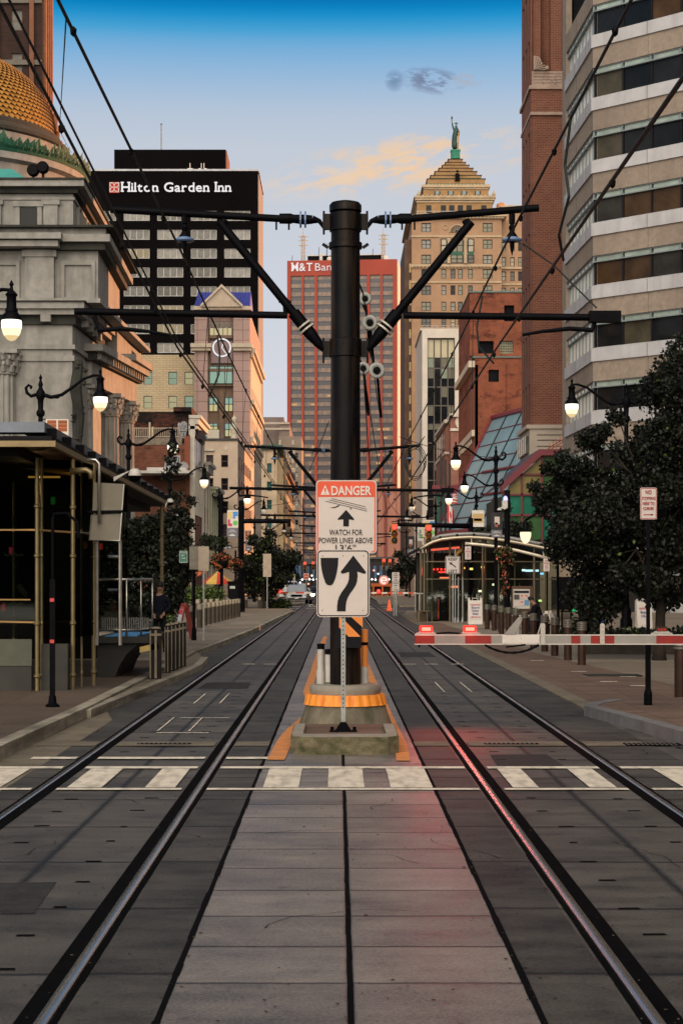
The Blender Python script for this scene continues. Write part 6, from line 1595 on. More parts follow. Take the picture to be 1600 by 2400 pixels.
# ---------- far end of the street
def street_end():
 d=400.0
 for i,(x0,x1,y,c,lab)in enumerate(((655,700,1288,(.02,.022,.028),'low dark building at the far left end of the street'),(700,760,1296,(.012,.014,.018),'low dark glassy building straight ahead at the street end'),(840,905,1284,(.02,.018,.022),'low dark building at the far right end of the street'))):
  t=thing('low_building',lab,'building',(gx((x0+x1)/2,d),d+i*3,0),'low buildings at the street end')
  dd=d+i*3
  b=MB();b.box(gx(x0,dd),gx(x1,dd),dd,dd+10,0,gz(y,dd));b.build('wall',mat('end_wall_%d'%i,c,.6,ns=.3,na=.6),t)
  b=MB();b.box(gx(x0,dd),gx(x1,dd),dd-.6,dd-.02,gz(y,dd),gz(y,dd)+.5);b.build('roof_edge',mat('end_edge',(.10,.095,.10),.7),t)
  for k in range(4):MB().box(gx(x0+4+(x1-x0-10)*k/4,dd),gx(x0+10+(x1-x0-10)*k/4,dd),dd-.1,dd-.01,2,5.5).build('window',mat('end_blue_glass',(.06,.13,.24),.2,ns=.3,na=.6),t)
 t=thing('light_string','string of small white lights across the far end of the street','string lights',(gx(700,330),330,gz(1330,330)))
 for i,x in enumerate((664,670,676,681,686,694,703,711,719,728,854,862,880,893)):
  b=MB();b.lathe([(0,-.22),(.22,0),(0,.22)],8,(gx(x,330),330,gz(1330+(i%3)*.6,330)));b.build('bulb',emis('bulb_white',(1,.95,.85),3),t)
 b=MB();b.tube([(gx(655,330.3),330.3,gz(1329,330.3)),(gx(900,330.3),330.3,gz(1329,330.3))],.07,4);b.build('cable',BLACKM,t)
 for i,(x,y,c)in enumerate(((661,1318,(1,.5,.2)),(668,1343,(1,.2,.1)),(689,1338,(.9,.9,1)),(698,1346,(1,.75,.4)),(708,1341,(1,.3,.15)),(716,1322,(1,.85,.6)),(722,1349,(1,.6,.3)),(858,1346,(1,.8,.5)),(868,1318,(.7,.8,1)),(873,1349,(1,.25,.15)),(889,1335,(1,.9,.7)),(858,1310,(1,.3,.2)))):
  t=thing('far_lamp','small distant light %s of the signpost at the street end'%('left' if x<780 else 'right'),'lamp',(gx(x,300),300,gz(y,300)),'small lights at the street end')
  MB().lathe([(0,-.2),(.2,0),(0,.2)],8,(gx(x,300),300,gz(y,300))).build('bulb',emis('far_bulb_%d'%i,c,2.5),t)
  MB().tube([(gx(x,300),300.1,0),(gx(x,300),300.1,gz(y,300))],.06,5).build('post',BLACKM,t)
 t=thing('orange_kiosk','orange timber kiosk with a round white sign at the far right of the street','kiosk',(gx(880,210),210,0))
 d=210.0;om=mat('orange_kiosk_paint',(.50,.12,.03),.7,ns=1,na=.3)
 b=MB();b.box(gx(852,d),gx(898,d),d,d+.4,gz(1347,d),gz(1340,d))
 for x in(855,876,896):b.box(gx(x,d),gx(x,d)+.2,d,d+.3,0,gz(1347,d))
 b.build('frame',om,t)
 MB().box(gx(852,d),gx(898,d),d+.5,d+3,0,gz(1347,d)).build('back',mat('kiosk_inside',(.02,.015,.012),.8),t)
 b=MB();b.lathe_y([(0,-.1),(.55,-.1),(.6,0),(0,.02)],20,(gx(881,d),d-.1,gz(1333,d)));s=b.build('round_sign',emis('round_sign_red',(.95,.35,.25),.9),t)
 b=MB();b.tube([(gx(881,d)+.34*math.cos(a),d-.25,gz(1333,d)+.34*math.sin(a))for a in[.0+i*5.3/14 for i in range(15)]],.07,5);b.tube([(gx(881,d)-.33,d-.25,gz(1333,d)),(gx(881,d)+.34,d-.25,gz(1333,d))],.07,5);b.build('letter',emis('sign_letter_white',(1,.9,.8),1.2),s)
 b=MB()
 for x in(862,868,874,882,888):b.box(gx(x,d),gx(x+4.5,d),d+.3,d+.48,gz(1372,d),gz(1366,d))
 b.build('goods',om,t)
street_end()
t=thing('blocker_building','unseen plain brown building beside the camera, added to block the low sun','building',(30,20,0))  # unseen building added to keep low sun off the near street
MB().box(22,45,-60,84,0,26).build('wall',mat('sun_blocker_wall',(.16,.13,.11),.85,ns=.5),t)
for i in range(12):MB().box(21.9,21.99,-55+i*11,-48+i*11,5,8).build('window',GLASSD,t)
t=thing('blocker_building','unseen plain brown building behind the camera, added to block glow reflections','building',(0,-75,0))  # added out of view to keep the sky glow out of glass reflections
MB().box(-70,70,-90,-75,0,14).build('wall',mat('glow_blocker_wall',(.05,.04,.035),.85,ns=.5),t)
for i in range(12):MB().box(-60+i*10,-54+i*10,-74.99,-74.9,4,8).build('window',GLASSD,t)
# ================================================================== STREET LAMPS
lampglow=emis('lamp_globe_core',(1,.94,.78),2.2);LAMP2=emis('lamp_globe_mid',(1,.86,.56),1.25);LAMP3=emis('lamp_globe_tip',(1,.72,.36),.85)
def street_lamp(label,lit,h=7.36,reach=1.75,lantern=.0):
 """post at the origin, arm towards +X"""
 t=thing('street_lamp',label,'street lamp',(0,0,0),'ornamental street lamps')
 b=MB()
 b.lathe([(.20,0),(.20,.25),(.15,.35),(.17,.5),(.11,.7),(.085,1.1),(.075,5.5),(.07,h-.75),(.12,h-.70),(.13,h-.6),(.075,h-.52),(.09,h-.25),(.13,h-.18),(.13,h-.02),(.09,h+.04),
 (.05,h+.12),(.075,h+.2),(.05,h+.28),(.03,h+.34),(.055,h+.40),(.02,h+.47),(0,h+.52)],14)
 b.build('post',BLACK,t,True,auto=True)
 b=MB()
 b.tube([(.08,0,h-.1),(.32,0,h-.17),(.62,0,h-.1),(.95,0,h+.13),(1.25,0,h+.36),(1.55,0,h+.47),(reach+.02,0,h+.46)],[.06,.055,.05,.045,.042,.04,.035],8)
 b.tube([(-.08,0,h-.08),(-.28,0,h-.14),(-.40,0,h-.04),(-.43,0,h+.10),(-.35,0,h+.19),(-.27,0,h+.13),(-.29,0,h+.07)],[.055,.05,.05,.045,.04,.045,.03],8)
 b.tube([(.3,0,h-.17),(.5,0,h-.2),(.62,0,h-.1)],.02,6)
 b.build('arm',BLACK,t,True,auto=True)
 zc=h+.46
 b=MB();b.lathe([(0,.22),(.03,.16),(.05,.12),(.03,.07),(.04,.0),(.10,-.06),(.13,-.10),(.10,-.14),(.105,-.36),(.135,-.42),(.13,-.46),(.21,-.55),(.225,-.62),(.215,-.63)],18,(reach,0,zc))
 b.build('lantern_hood',BLACK,t,True,auto=True)
 b=MB();b.lathe([(.205,-.63),(.215,-.70),(.205,-.80)],18,(reach,0,zc));b.mi=1;b.lathe([(.205,-.80),(.185,-.88),(.15,-.95)],18,(reach,0,zc));b.mi=2;b.lathe([(.15,-.95),(.08,-1.03),(0,-1.06)],18,(reach,0,zc))
 b.build('lamp_globe',[lampglow,LAMP2,LAMP3]if lit else[UNLIT]*3,t,True)
 if lit:
  L=bpy.data.lights.new('lamp_light','POINT');L.energy=7;L.color=(1,.75,.45);L.shadow_soft_size=.2
  o=bpy.data.objects.new('lamp_light',L);COL.objects.link(o);o.parent=t;o.location=(reach,0,zc-1.15)
 return t
LL=street_lamp('ornamental street lamp with a lit globe at the left edge of the photo',True)
place(LL,(gx(27,36)-1.75,36,.12))
LU=street_lamp('unlit ornamental street lamp further down the left side',False)
for x,d,lab in((231,51,'lit street lamp in front of the fluted columns of the bank'),(397,69,'lit street lamp in front of the brick graffiti wall'),(469,89,'lit street lamp in front of the tan stucco block'),(568,109,'lit street lamp highest above the dark left trees, near the pole banner')):
 dup(LL,(gx(x,d)-1.75,d,.12 if d<80 else-.1),0,lab)
place(LU,(gx(606,128)-1.75,128,0))
LU['label']='unlit street lamp just beyond the last lit lamp on the left'
for x,d,lab in((631,150,'small unlit street lamp, second beyond the last lit lamp on the left'),(652,172,'tiny unlit street lamp, third beyond the last lit lamp on the left'),(668,196,'farthest tiny unlit street lamp on the left side')):
 dup(LU,(gx(x,d)-1.75,d,-.2),0,lab)
for x,d,z,lit,lab in((1312,56,.42,1,'lit street lamp in front of the banded office block'),(1046,76,.0,1,'lit street lamp in front of the sloping glass roof, highest there'),(1066,98,.1,1,'lit street lamp hanging at the middle of the glass roof, behind the highest one'),
(1030,111,.0,1,'lit street lamp beside the american flag'),(945,128,.2,0,'unlit street lamp left of the flags'),(934,150,.2,0,'unlit street lamp beside the left red traffic signal'),(915,172,.2,0,'tiny unlit street lamp over the far traffic signals'),(897,196,.2,0,'farthest tiny unlit street lamp on the right side')):
 dup(LL if lit else LU,(gx(x,d)+1.75,d,z),PI,lab)
t=thing('kiosk_lamp','low lit lamp globe above the right end of the glass kiosk roof','lamp',(gx(1206,66),66,0))
zc=gz(1222,66)
MB().lathe([(.20,0),(.215,-.07),(.20,-.19),(.15,-.33),(.08,-.41),(0,-.44)],18,(gx(1206,66),66,zc)).build('lamp_globe',LAMP,t,True)
b=MB();b.lathe([(.02,.5),(.1,.3),(.12,.05),(.22,0)],14,(gx(1206,66),66,zc));b.tube([(gx(1206,66),66,zc+.45),(gx(1206,66)+.5,66,zc+.75),(gx(1206,66)+1.2,66,zc+.3),(gx(1206,66)+1.25,66,0)],.05,6);b.build('post',BLACK,t,True)
def banner(lab,x0,x1,y0,y1,d,kind,post_x=None):
 t=thing('banner',lab,'banner',(gx((x0+x1)/2,d),d,gz(y1,d)),'banners on the lamp posts')
 X0,X1,Z0,Z1=gx(x0,d),gx(x1,d),gz(y1,d),gz(y0,d);w,h=X1-X0,Z1-Z0
 cloth={'grey':mat('banner_grey',(.13,.135,.17),.8),'dark':mat('banner_dark',(.02,.02,.025),.8)}.get(kind,WHITEP)
 MB().box(X0,X1,d-.015,d+.015,Z0,Z1).build('cloth',cloth,t)
 def blk(c,fx0,fx1,fz0,fz1,nm='colour_block'):
  MB().box(X0+w*fx0,X0+w*fx1,d-.022,d-.016,Z0+h*fz0,Z0+h*fz1).build(nm,mat('banner_'+nm,c,.8,na=.05),t)
 if kind=='colour':
  blk((.55,.42,.18),.05,.45,.52,.92);blk((.06,.22,.50),.52,.97,.66,.92);blk((.06,.22,.50),.52,.75,.52,.655);blk((.42,.05,.10),.05,.27,.08,.48);blk((.42,.05,.10),.271,.45,.08,.25)
  b=MB();b.lathe_y([(0,d-.022),(w*.23,d-.022)],16,(X0+w*.74,0,Z0+h*.27));b.build('green_disc',mat('banner_green',(.12,.42,.10),.8),t)
 if kind=='grey':
  b=MB();b.text("WE'RE",(X0+X1)/2,Z0+h*.72,d-.02,h*.12,w*.42,.02);b.text('DOWNTOWN',(X0+X1)/2,Z0+h*.55,d-.02,h*.12,w*.72,.02)
  b.prism([(X0+w*.2,Z0+h*.15),(X0+w*.8,Z0+h*.15),(X0+w*.68,Z0+h*.3),(X0+w*.55,Z0+h*.28),(X0+w*.5,Z0+h*.45),(X0+w*.42,Z0+h*.27),(X0+w*.3,Z0+h*.3)],d-.02,d-.016)
  b.build('lettering',WHITEP,t)
 if kind=='rust':
  q=random.Random(3)
  for i in range(2):
   for j in range(3):blk((.22+.1*q.random(),.07,.02),.06+.48*i,.46+.48*i,.30+.22*j,.50+.22*j)
 if kind=='dark':blk((.5,.45,.42),.3,.75,.3,.75);blk((.35,.1,.05),.35,.6,.15,.4)
 if kind=='gold':blk((.42,.30,.13),.05,.95,.25,.8);blk((.55,.42,.2),.15,.8,.35,.5)
 if kind=='sage':blk((.22,.38,.22),.2,.85,.2,.5);blk((.10,.2,.13),.35,.6,.55,.8)
 b=MB()
 for z in(Z0,Z1):b.tube([(X0-(.25 if post_x is None else 0),d,z),(X1,d,z)]if post_x is None else[(gx(post_x,d),d,z),(X0 if post_x<x0 else X1,d,z)],.015,5)
 b.build('rod',BLACK,t)
banner('rust patterned banner on the post of the bank corner lamp',106,158,963,1003,50.8,'rust',92)
banner('grey banner with white lettering above the left tree',404,428,1172,1203,69.5,'grey')
banner('colour block banner on the dark mast left of centre',522,547,1172,1212,100,'colour',551)
banner('grey banner with white lettering under the left colour block banner',521,546,1213,1234,100,'grey',551)
banner('pale banner with rust lettering blocks right of the dark mast',562,578,1218,1247,122,'rust')
banner('small grey banner below the pale rust banner',563,578,1248,1266,122,'grey')
banner('dark picture banner on the camera post at the glass roof',1127,1153,1177,1216,75.6,'dark',1156)
banner('small grey banner below the dark picture banner',1127,1152,1217,1234,75.6,'grey',1156)
banner('golden banner in front of the glass roof',1083,1111,1172,1210,97,'gold',1115)
banner('colour block banner behind the right traffic signal',973,998,1194,1234,128,'colour')
banner('grey banner with white lettering behind the right traffic signal',973,998,1235,1252,128,'grey')
banner('sage green banner between the two red signals',958,972,1210,1243,150,'sage')
banner('white banner with dark marks left of the sage banner',934,951,1232,1260,150,'dark')
banner('small grey banner under the white marked banner',935,952,1261,1276,150,'grey')
# ================================================================== SIGNS
def mini_sign(lab,x0,x1,y0,y1,ybase,d,lines,face=WHITE,ink=DRED,border=None,group='small street signs',postx=None,name='street_sign',z0=.05,arrow=None,back=False,cat='sign'):
 t=thing(name,lab,cat,(gx((x0+x1)/2,d),d,z0),group)
 X0,X1,Z0,Z1=gx(x0,d),gx(x1,d),gz(y1,d),gz(y0,d);w,h=X1-X0,Z1-Z0
 r=min(w,h)*.09
 p=MB().prism(rrect(X0,X1,Z0,Z1,r,4),d-.004,d).build('sign_panel',ALU if back else face,t)
 if border:
  e=w*.035;o_,i_=rrect(X0+e*.7,X1-e*.7,Z0+e*.7,Z1-e*.7,r*.9,4),rrect(X0+1.8*e,X1-1.8*e,Z0+1.8*e,Z1-1.8*e,r*.7,4);n=len(o_)
  MB().add([(x,d-.007,z)for x,z in o_]+[(x,d-.007,z)for x,z in i_],[(k,(k+1)%n,n+(k+1)%n,n+k)for k in range(n)]).build('border',border,p)
 if lines:
  b=MB()
  for s,fz,fh,fw in lines:b.text(s,(X0+X1)/2,Z0+h*fz,d-.008,h*fh,w*fw,.012)
  if arrow:
   fz,dr=arrow;c_=(X0+X1)/2;q=w*.3;zz_=Z0+h*fz;tk=h*.012
   b.box(c_-q,c_+q*.9,d-.009,d-.006,zz_-tk,zz_+tk);e=q if dr>0 else-q
   b.prism([(c_+e,zz_),(c_+e*.55,zz_+h*.035),(c_+e*.55,zz_-h*.035)],d-.009,d-.006)
  b.build('lettering',ink,p)
 cx=gx(postx if postx else(x0+x1)/2,d)
 b=MB();b.box(cx-.025,cx+.025,d+.002,d+.05,z0,Z1-h*.03);b.build('post',BLACK if postx else STEEL,t)
 return t,(X0,X1,Z0,Z1)
d=25.0
t,(X0,X1,Z0,Z1)=mini_sign('white sign with red lettering on a tall dark post in front of the right tree',1469,1507,1120,1193,1620,d,
[('NO',.80,.125,.36),('STOPPING',.62,.095,.80),('HERE TO',.46,.095,.72),('CORNER',.30,.095,.66)],border=DRED,group=None,arrow=(.15,1),postx=1488,z0=.14)
b=MB();b.box(gx(1488,d)-.035,gx(1488,d)+.035,d+.0,d+.07,.14,1.1);b.lathe([(.06,.14),(.06,.3),(.045,.36)],10,(gx(1488,d),d+.035,0));b.build('post_sleeve',BLACK,t)
d=80.0
t,(X0,X1,Z0,Z1)=mini_sign('white keep left sign with a black diagonal arrow in front of the glass kiosk',1022.5,1056,1277,1318,1427,d,[('KEEP',.74,.17,.62),('LEFT',.07,.17,.62)],ink=INK,border=INK,group=None)
b=MB();c_=((X0+X1)/2,(Z0+Z1)/2);w=X1-X0;u=Vector((-.8,0,.6));n_=Vector((.6,0,.8));C_=Vector((c_[0],0,c_[1]))
q=lambda a,e:tuple(C_+u*a*w+n_*e*w)[0::2]
b.prism([q(-.26,.035),q(-.26,-.035),(q(.12,-.035)),q(.10,-.12),q(.30,0),q(.10,.12),q(.12,.035)],d-.012,d-.006);b.build('arrow',INK,t)
b=MB()
for x in(1052,1062,1045):b.tube([(gx(x,d),d+.1,.02),(gx(x,d),d+.1,gz(1325 if x>1046 else 1260,d))],.03,6);b.lathe([(.07,.02),(.05,.25)],8,(gx(x,d),d+.1,0))
b.build('extra_post',STEEL,t)
mini_sign('small white no parking sign standing behind the keep left sign',1067,1081,1255,1285,1400,79.6,[('NO',.76,.13,.4),('PARKING',.55,.11,.8),('ANY',.36,.11,.5),('TIME',.2,.1,.5)],arrow=(.08,-1),postx=1075)
mini_sign('small white parking sign with red lettering right of the kiosk',1247,1261,1283,1312,1440,64,[('NO',.76,.13,.4),('PARKING',.58,.11,.8),('ANY',.38,.11,.5),('TIME',.22,.1,.5)],arrow=(.1,1),postx=1256)
t,q4=mini_sign('speed limit 15 sign above a weight limit panel at the right platform end',900,916.5,1314.5,1358,1420,96,[('AREA',.90,.06,.6),('SPEED',.80,.06,.7),('LIMIT',.70,.06,.6),('15',.54,.11,.42),('WEIGHT',.38,.07,.8),('LIMIT',.27,.06,.6),('3',.16,.07,.12),('TONS',.04,.07,.6)],ink=INK,group=None)
MB().box(q4[0],q4[1],95.99,95.994,(q4[2]*.51+q4[3]*.49)-.01,(q4[2]*.51+q4[3]*.49)+.01).build('divider',INK,t)
b=MB()
for x in(904,911):b.tube([(gx(x,96),96.1,0),(gx(x,96),96.1,gz(1360,96))],.03,6)
b.build('extra_post',STEEL,t)
mini_sign('grey back of a sign panel on a post in front of the left trees',604,623,1272,1325,1393,112,None,back=True,group='sign backs')
mini_sign('small grey sign back on a thin post by the far left barrier',656,661,1316,1329,1385,125,None,back=True,group='sign backs')
mini_sign('small grey sign back beside the white car',673,678,1319,1334,1380,150,None,back=True,group='sign backs')
t,q4=mini_sign('big tan sign back with a smaller grey panel behind it, left pavement',455.5,480,1255,1311,1470,52,None,back=True,group='sign backs',z0=.15)
b=MB();b.box(gx(435,52),gx(456,52),52.02,52.03,gz(1308,52),gz(1255,52));b.build('rear_panel',mat('sign_rear_grey',(.16,.145,.12),.6,ns=3,na=.3),t)
b=MB();b.tube([(gx(445,52),52.1,.15),(gx(445,52),52.1,gz(1270,52))],.045,8);b.lathe([(.08,.15),(.07,.5),(.045,.55)],8,(gx(445,52),52.1,0));b.build('dark_post',BLACK,t)
mini_sign('green sign with white lettering and arrow on the left post',412,431,1265,1293,1440,54,[('STATION',.78,.1,.8),('BY',.55,.13,.4),('LINE',.32,.13,.5)],face=mat('sign_green',(.01,.12,.085),.5),ink=WHITEP,border=WHITEP,group=None,arrow=(.14,-1),postx=419,z0=.15)
t=thing('street_name_sign','dark blue street name sign under the colour block banner','street sign',(gx(520,99),99,gz(1262,99)))
b=MB();b.box(gx(502,99),gx(533,99),98.97,99.0,gz(1261,99),gz(1252,99));p=b.build('sign_panel',mat('sign_navy',(.012,.012,.05),.5),t)
b=MB();b.text('on St',gx(523,99),gz(1259.5,99),98.96,.12,.42,.01);b.build('lettering',WHITEP,p)
MB().tube([(gx(533,99),99.05,gz(1257,99)),(gx(552,99),99.3,gz(1257,99))],.02,5).build('bracket',BLACK,t)
t=thing('entry_sign','red do not enter sign with a white bar beside the far white cars','sign',(gx(703,160),160,0))
MB().box(gx(696.5,160),gx(709.5,160),160,160.01,gz(1331,160),gz(1317,160)).build('sign_panel',WHITE,t)
b=MB().lathe_y([(0,-.02),(.24,-.02),(.24,0)],20,(gx(703,160),160,gz(1324,160)));s=b.build('red_disc',SRED,t)
MB().box(gx(699.5,160),gx(706.5,160),159.96,159.975,gz(1325,160),gz(1323,160)).build('white_bar',WHITEP,s)
MB().tube([(gx(703,160),160.05,0),(gx(703,160),160.05,gz(1318,160))],.03,6).build('post',STEEL,t)
def aframe(lab,x,ybot,ytop,w_px,d,lines,rz=0,frame=WHITEP,body=WHITE,z0=.02,arrow=None,blocks=None):
 h=gz(ytop,d)-z0;w=w_px/F*d
 t=thing('a_frame_sign',lab,'a frame sign',(gx(x,d),d,z0),'folding boards on the pavements')
 def tr(b):b.xf(T0((gx(x,d),d,z0))@Matrix.Rotation(rz,4,'Z'));return b
 tilt=.16
 for s in(-1,1):
  b=MB();vs=[(-w/2,s*(.32),0),(w/2,s*.32,0),(w/2,s*.06,h*.9),(-w/2,s*.06,h*.9)]
  b.add(vs+[(x_,y_+s*.03,z_)for x_,y_,z_ in vs],[(0,1,2,3),(7,6,5,4),(0,4,5,1),(1,5,6,2),(2,6,7,3),(3,7,4,0)])
  tr(b).build('board',frame,t)
 b=MB();b.tube([(-w*.2,0,h*.88),(-w*.2,0,h*.985),(w*.2,0,h*.985),(w*.2,0,h*.88)],.018,6);b.box(-w/2,-w*.36,-.05,.05,h*.88,h);b.box(w*.36,w/2,-.05,.05,h*.88,h);tr(b).build('handle',frame,t)
 S=Matrix.Translation((0,-.365,0))@Matrix.Rotation(-math.atan2(.26,h*.9),4,'X')
 b=MB();b.box(-w*.44,w*.44,-.006,0,h*.2,h*.86);b.xf(S);p=tr(b).build('poster',body,t)
 for s,fz,fh,fw,m in lines:
  b=MB();b.text(s,0,h*fz,-.012,h*fh,w*fw,.02);b.xf(S);tr(b).build('lettering',m,p)
 if arrow:
  b=MB();b.prism([(-w*.36,h*.28),(-w*.2,h*.315),(-w*.2,h*.295),(w*.36,h*.295),(w*.36,h*.265),(-w*.2,h*.265),(-w*.2,h*.245)],-.014,-.009);b.xf(S);tr(b).build('arrow',arrow,p)
 for fz0,fz1,m in blocks or[]:
  b=MB();b.box(-w*.4,w*.4,-.013,-.008,h*fz0,h*fz1);b.xf(S);tr(b).build('colour_block',m,p)
 return t
INB=mat('ink_blue',(.03,.045,.16),.6);INR=mat('ink_red',(.38,.03,.05),.6)
bl_=lambda top:[(top,.73,.055,.72,INR),('Board',.61,.085,.55,INB),('Other',.49,.085,.52,INB),('Side',.37,.085,.42,INB)]
aframe('white folding board reading INBOUND Board Other Side beside the bollards',1090,1430,1373,32,77,bl_('INBOUND'),arrow=DRED)
aframe('folding board with an orange frame reading OUTBOUND Board Other Side inside the kiosk',1018,1412,1373,25,87,bl_('OUTBOUND'),frame=mat('orange_frame',(.45,.07,.03),.6),arrow=INK)
aframe('white folding board turned almost edge on, with yellow panel, by the seated person',1258,1452,1403,26,60,[],rz=R(62),blocks=[(.25,.4,mat('yellow_block',(.6,.5,.05),.6)),(.45,.6,INB),(.62,.75,INR)])
aframe('white folding board reading OUTBOUND Board partly behind the no stopping post',1477,1440,1376,34,66,[('OUTBOUND',.70,.06,.72,INR),('Board',.57,.085,.55,INB),('Other',.45,.085,.5,INB)])
aframe('folding board with red and yellow panels on the left pavement',424,1468,1385,14,53,[],rz=R(-40),z0=.15,frame=mat('red_board',(.30,.05,.04),.6),blocks=[(.22,.5,mat('yellow_board',(.5,.42,.12),.6)),(.52,.7,mat('pale_blue_board',(.4,.42,.5),.6)),(.71,.85,INR)])
# ================================================================== BOLLARDS
brz=mat('bollard_bronze',(.036,.016,.010),.42,.3,ns=5,na=.4)
capm=mat('bollard_steel_ring',(.19,.175,.15),.35,.6,ns=8,na=.15)
def bollard_right(label):
 t=thing('bollard',label,'bollard',(0,0,0),'bollards around the right plaza')
 MB().lathe([(.095,0),(.095,.60),(.10,.60),(.10,.62),(.095,.62),(.095,.78)],20).build('post',brz,t,True,auto=True)
 b=MB();z=.78
 for i in range(4):b.lathe([(.10,z),(.112,z+.01),(.112,z+.035),(.10,z+.045)],20);z+=.047
 b.lathe([(.10,z),(.10,z+.012),(.0,z+.02)],20);b.build('ring_cap',capm,t,True,auto=True)
 return t
br_=bollard_right('nearest of the bollards under the barrier arm, with a reddish sheen')
RB=[(1335,1527),(1303,1516),(1273,1506),(1250,1496),(1224,1488),(1204,1480),(1184,1468),(1167,1460),(1151,1456),(1149,1451),(1134,1448),(1118,1445),(1562,1611)]
names_=['second nearest bollard in the row crossing behind the barrier arm','third nearest bollard in the row crossing behind the barrier arm','fourth nearest bollard in the row behind the barrier arm','fifth bollard of the row, beside the tilted bracket of the barrier','sixth bollard of the row, left of the tilted bracket','seventh bollard of the row behind the white barrier plate','eighth bollard of the row behind the white barrier plate','last bollard of the row, close to the planter',
'rightmost of the three close bollards beside the white folding board','middle of the three close bollards beside the white folding board','leftmost of the three close bollards beside the white folding board','big bollard cut by the right edge, beside the tall dark signpost']
for i,(x,y)in enumerate(RB):
 dd=gd(y,.02);L_=(gx(x,dd),dd,.02)
 if i==0:place(br_,L_)
 else:dup(br_,L_,0,names_[i-1],scale=1.0 if i<12 else 1.05)
brl=mat('bollard_dark_bronze',(.055,.043,.03),.45,.3,ns=5,na=.4)
capl=mat('bollard_cap_tan',(.27,.23,.17),.5,.3,ns=6,na=.2)
def bollard_left(label):
 t=thing('bollard',label,'bollard',(0,0,0),'bollards along the left pavement')
 MB().lathe([(.115,0),(.115,.5),(.12,.5),(.12,.52),(.115,.52),(.115,.70)],18).build('post',brl,t,True,auto=True)
 MB().lathe([(.12,.70),(.12,.88),(.10,.90),(0,.91)],18).build('cap',capl,t,True,auto=True)
 return t
bl0=bollard_left('nearest bollard of the close left row beside the tan sign back')
LB=[(436,1450),(459,1442),(470,1437),(480,1434),(490,1431),(499,1429),(507,1427),(514,1425),(521,1423),(528,1421),(535,1420),(541,1418),(547,1417)]
on=['second','third','fourth','fifth','sixth','seventh','eighth','ninth','tenth','eleventh','twelfth','last']
for i,(x,y)in enumerate(LB):
 dd=gd(y,.15)
 if i==0:place(bl0,(gx(x,dd),dd,.145))
 else:dup(bl0,(gx(x,dd),dd,.145),0,'%s bollard from the near end of the close left row'%on[i-1])
for x,y,lab in((565,1402,'lone bollard left of the sign posts at the crossing'),(596,1403,'lone bollard just left of the double sign post')):dup(bl0,(gx(x,gd(y)),gd(y),0),0,lab)
for i,x in enumerate((455,468,478,489,499,508)):
 dup(bl0,(gx(x,84),84+i,.145),0,'%s short bollard of the back row behind the close left row'%['first','second','third','fourth','fifth','sixth'][i])
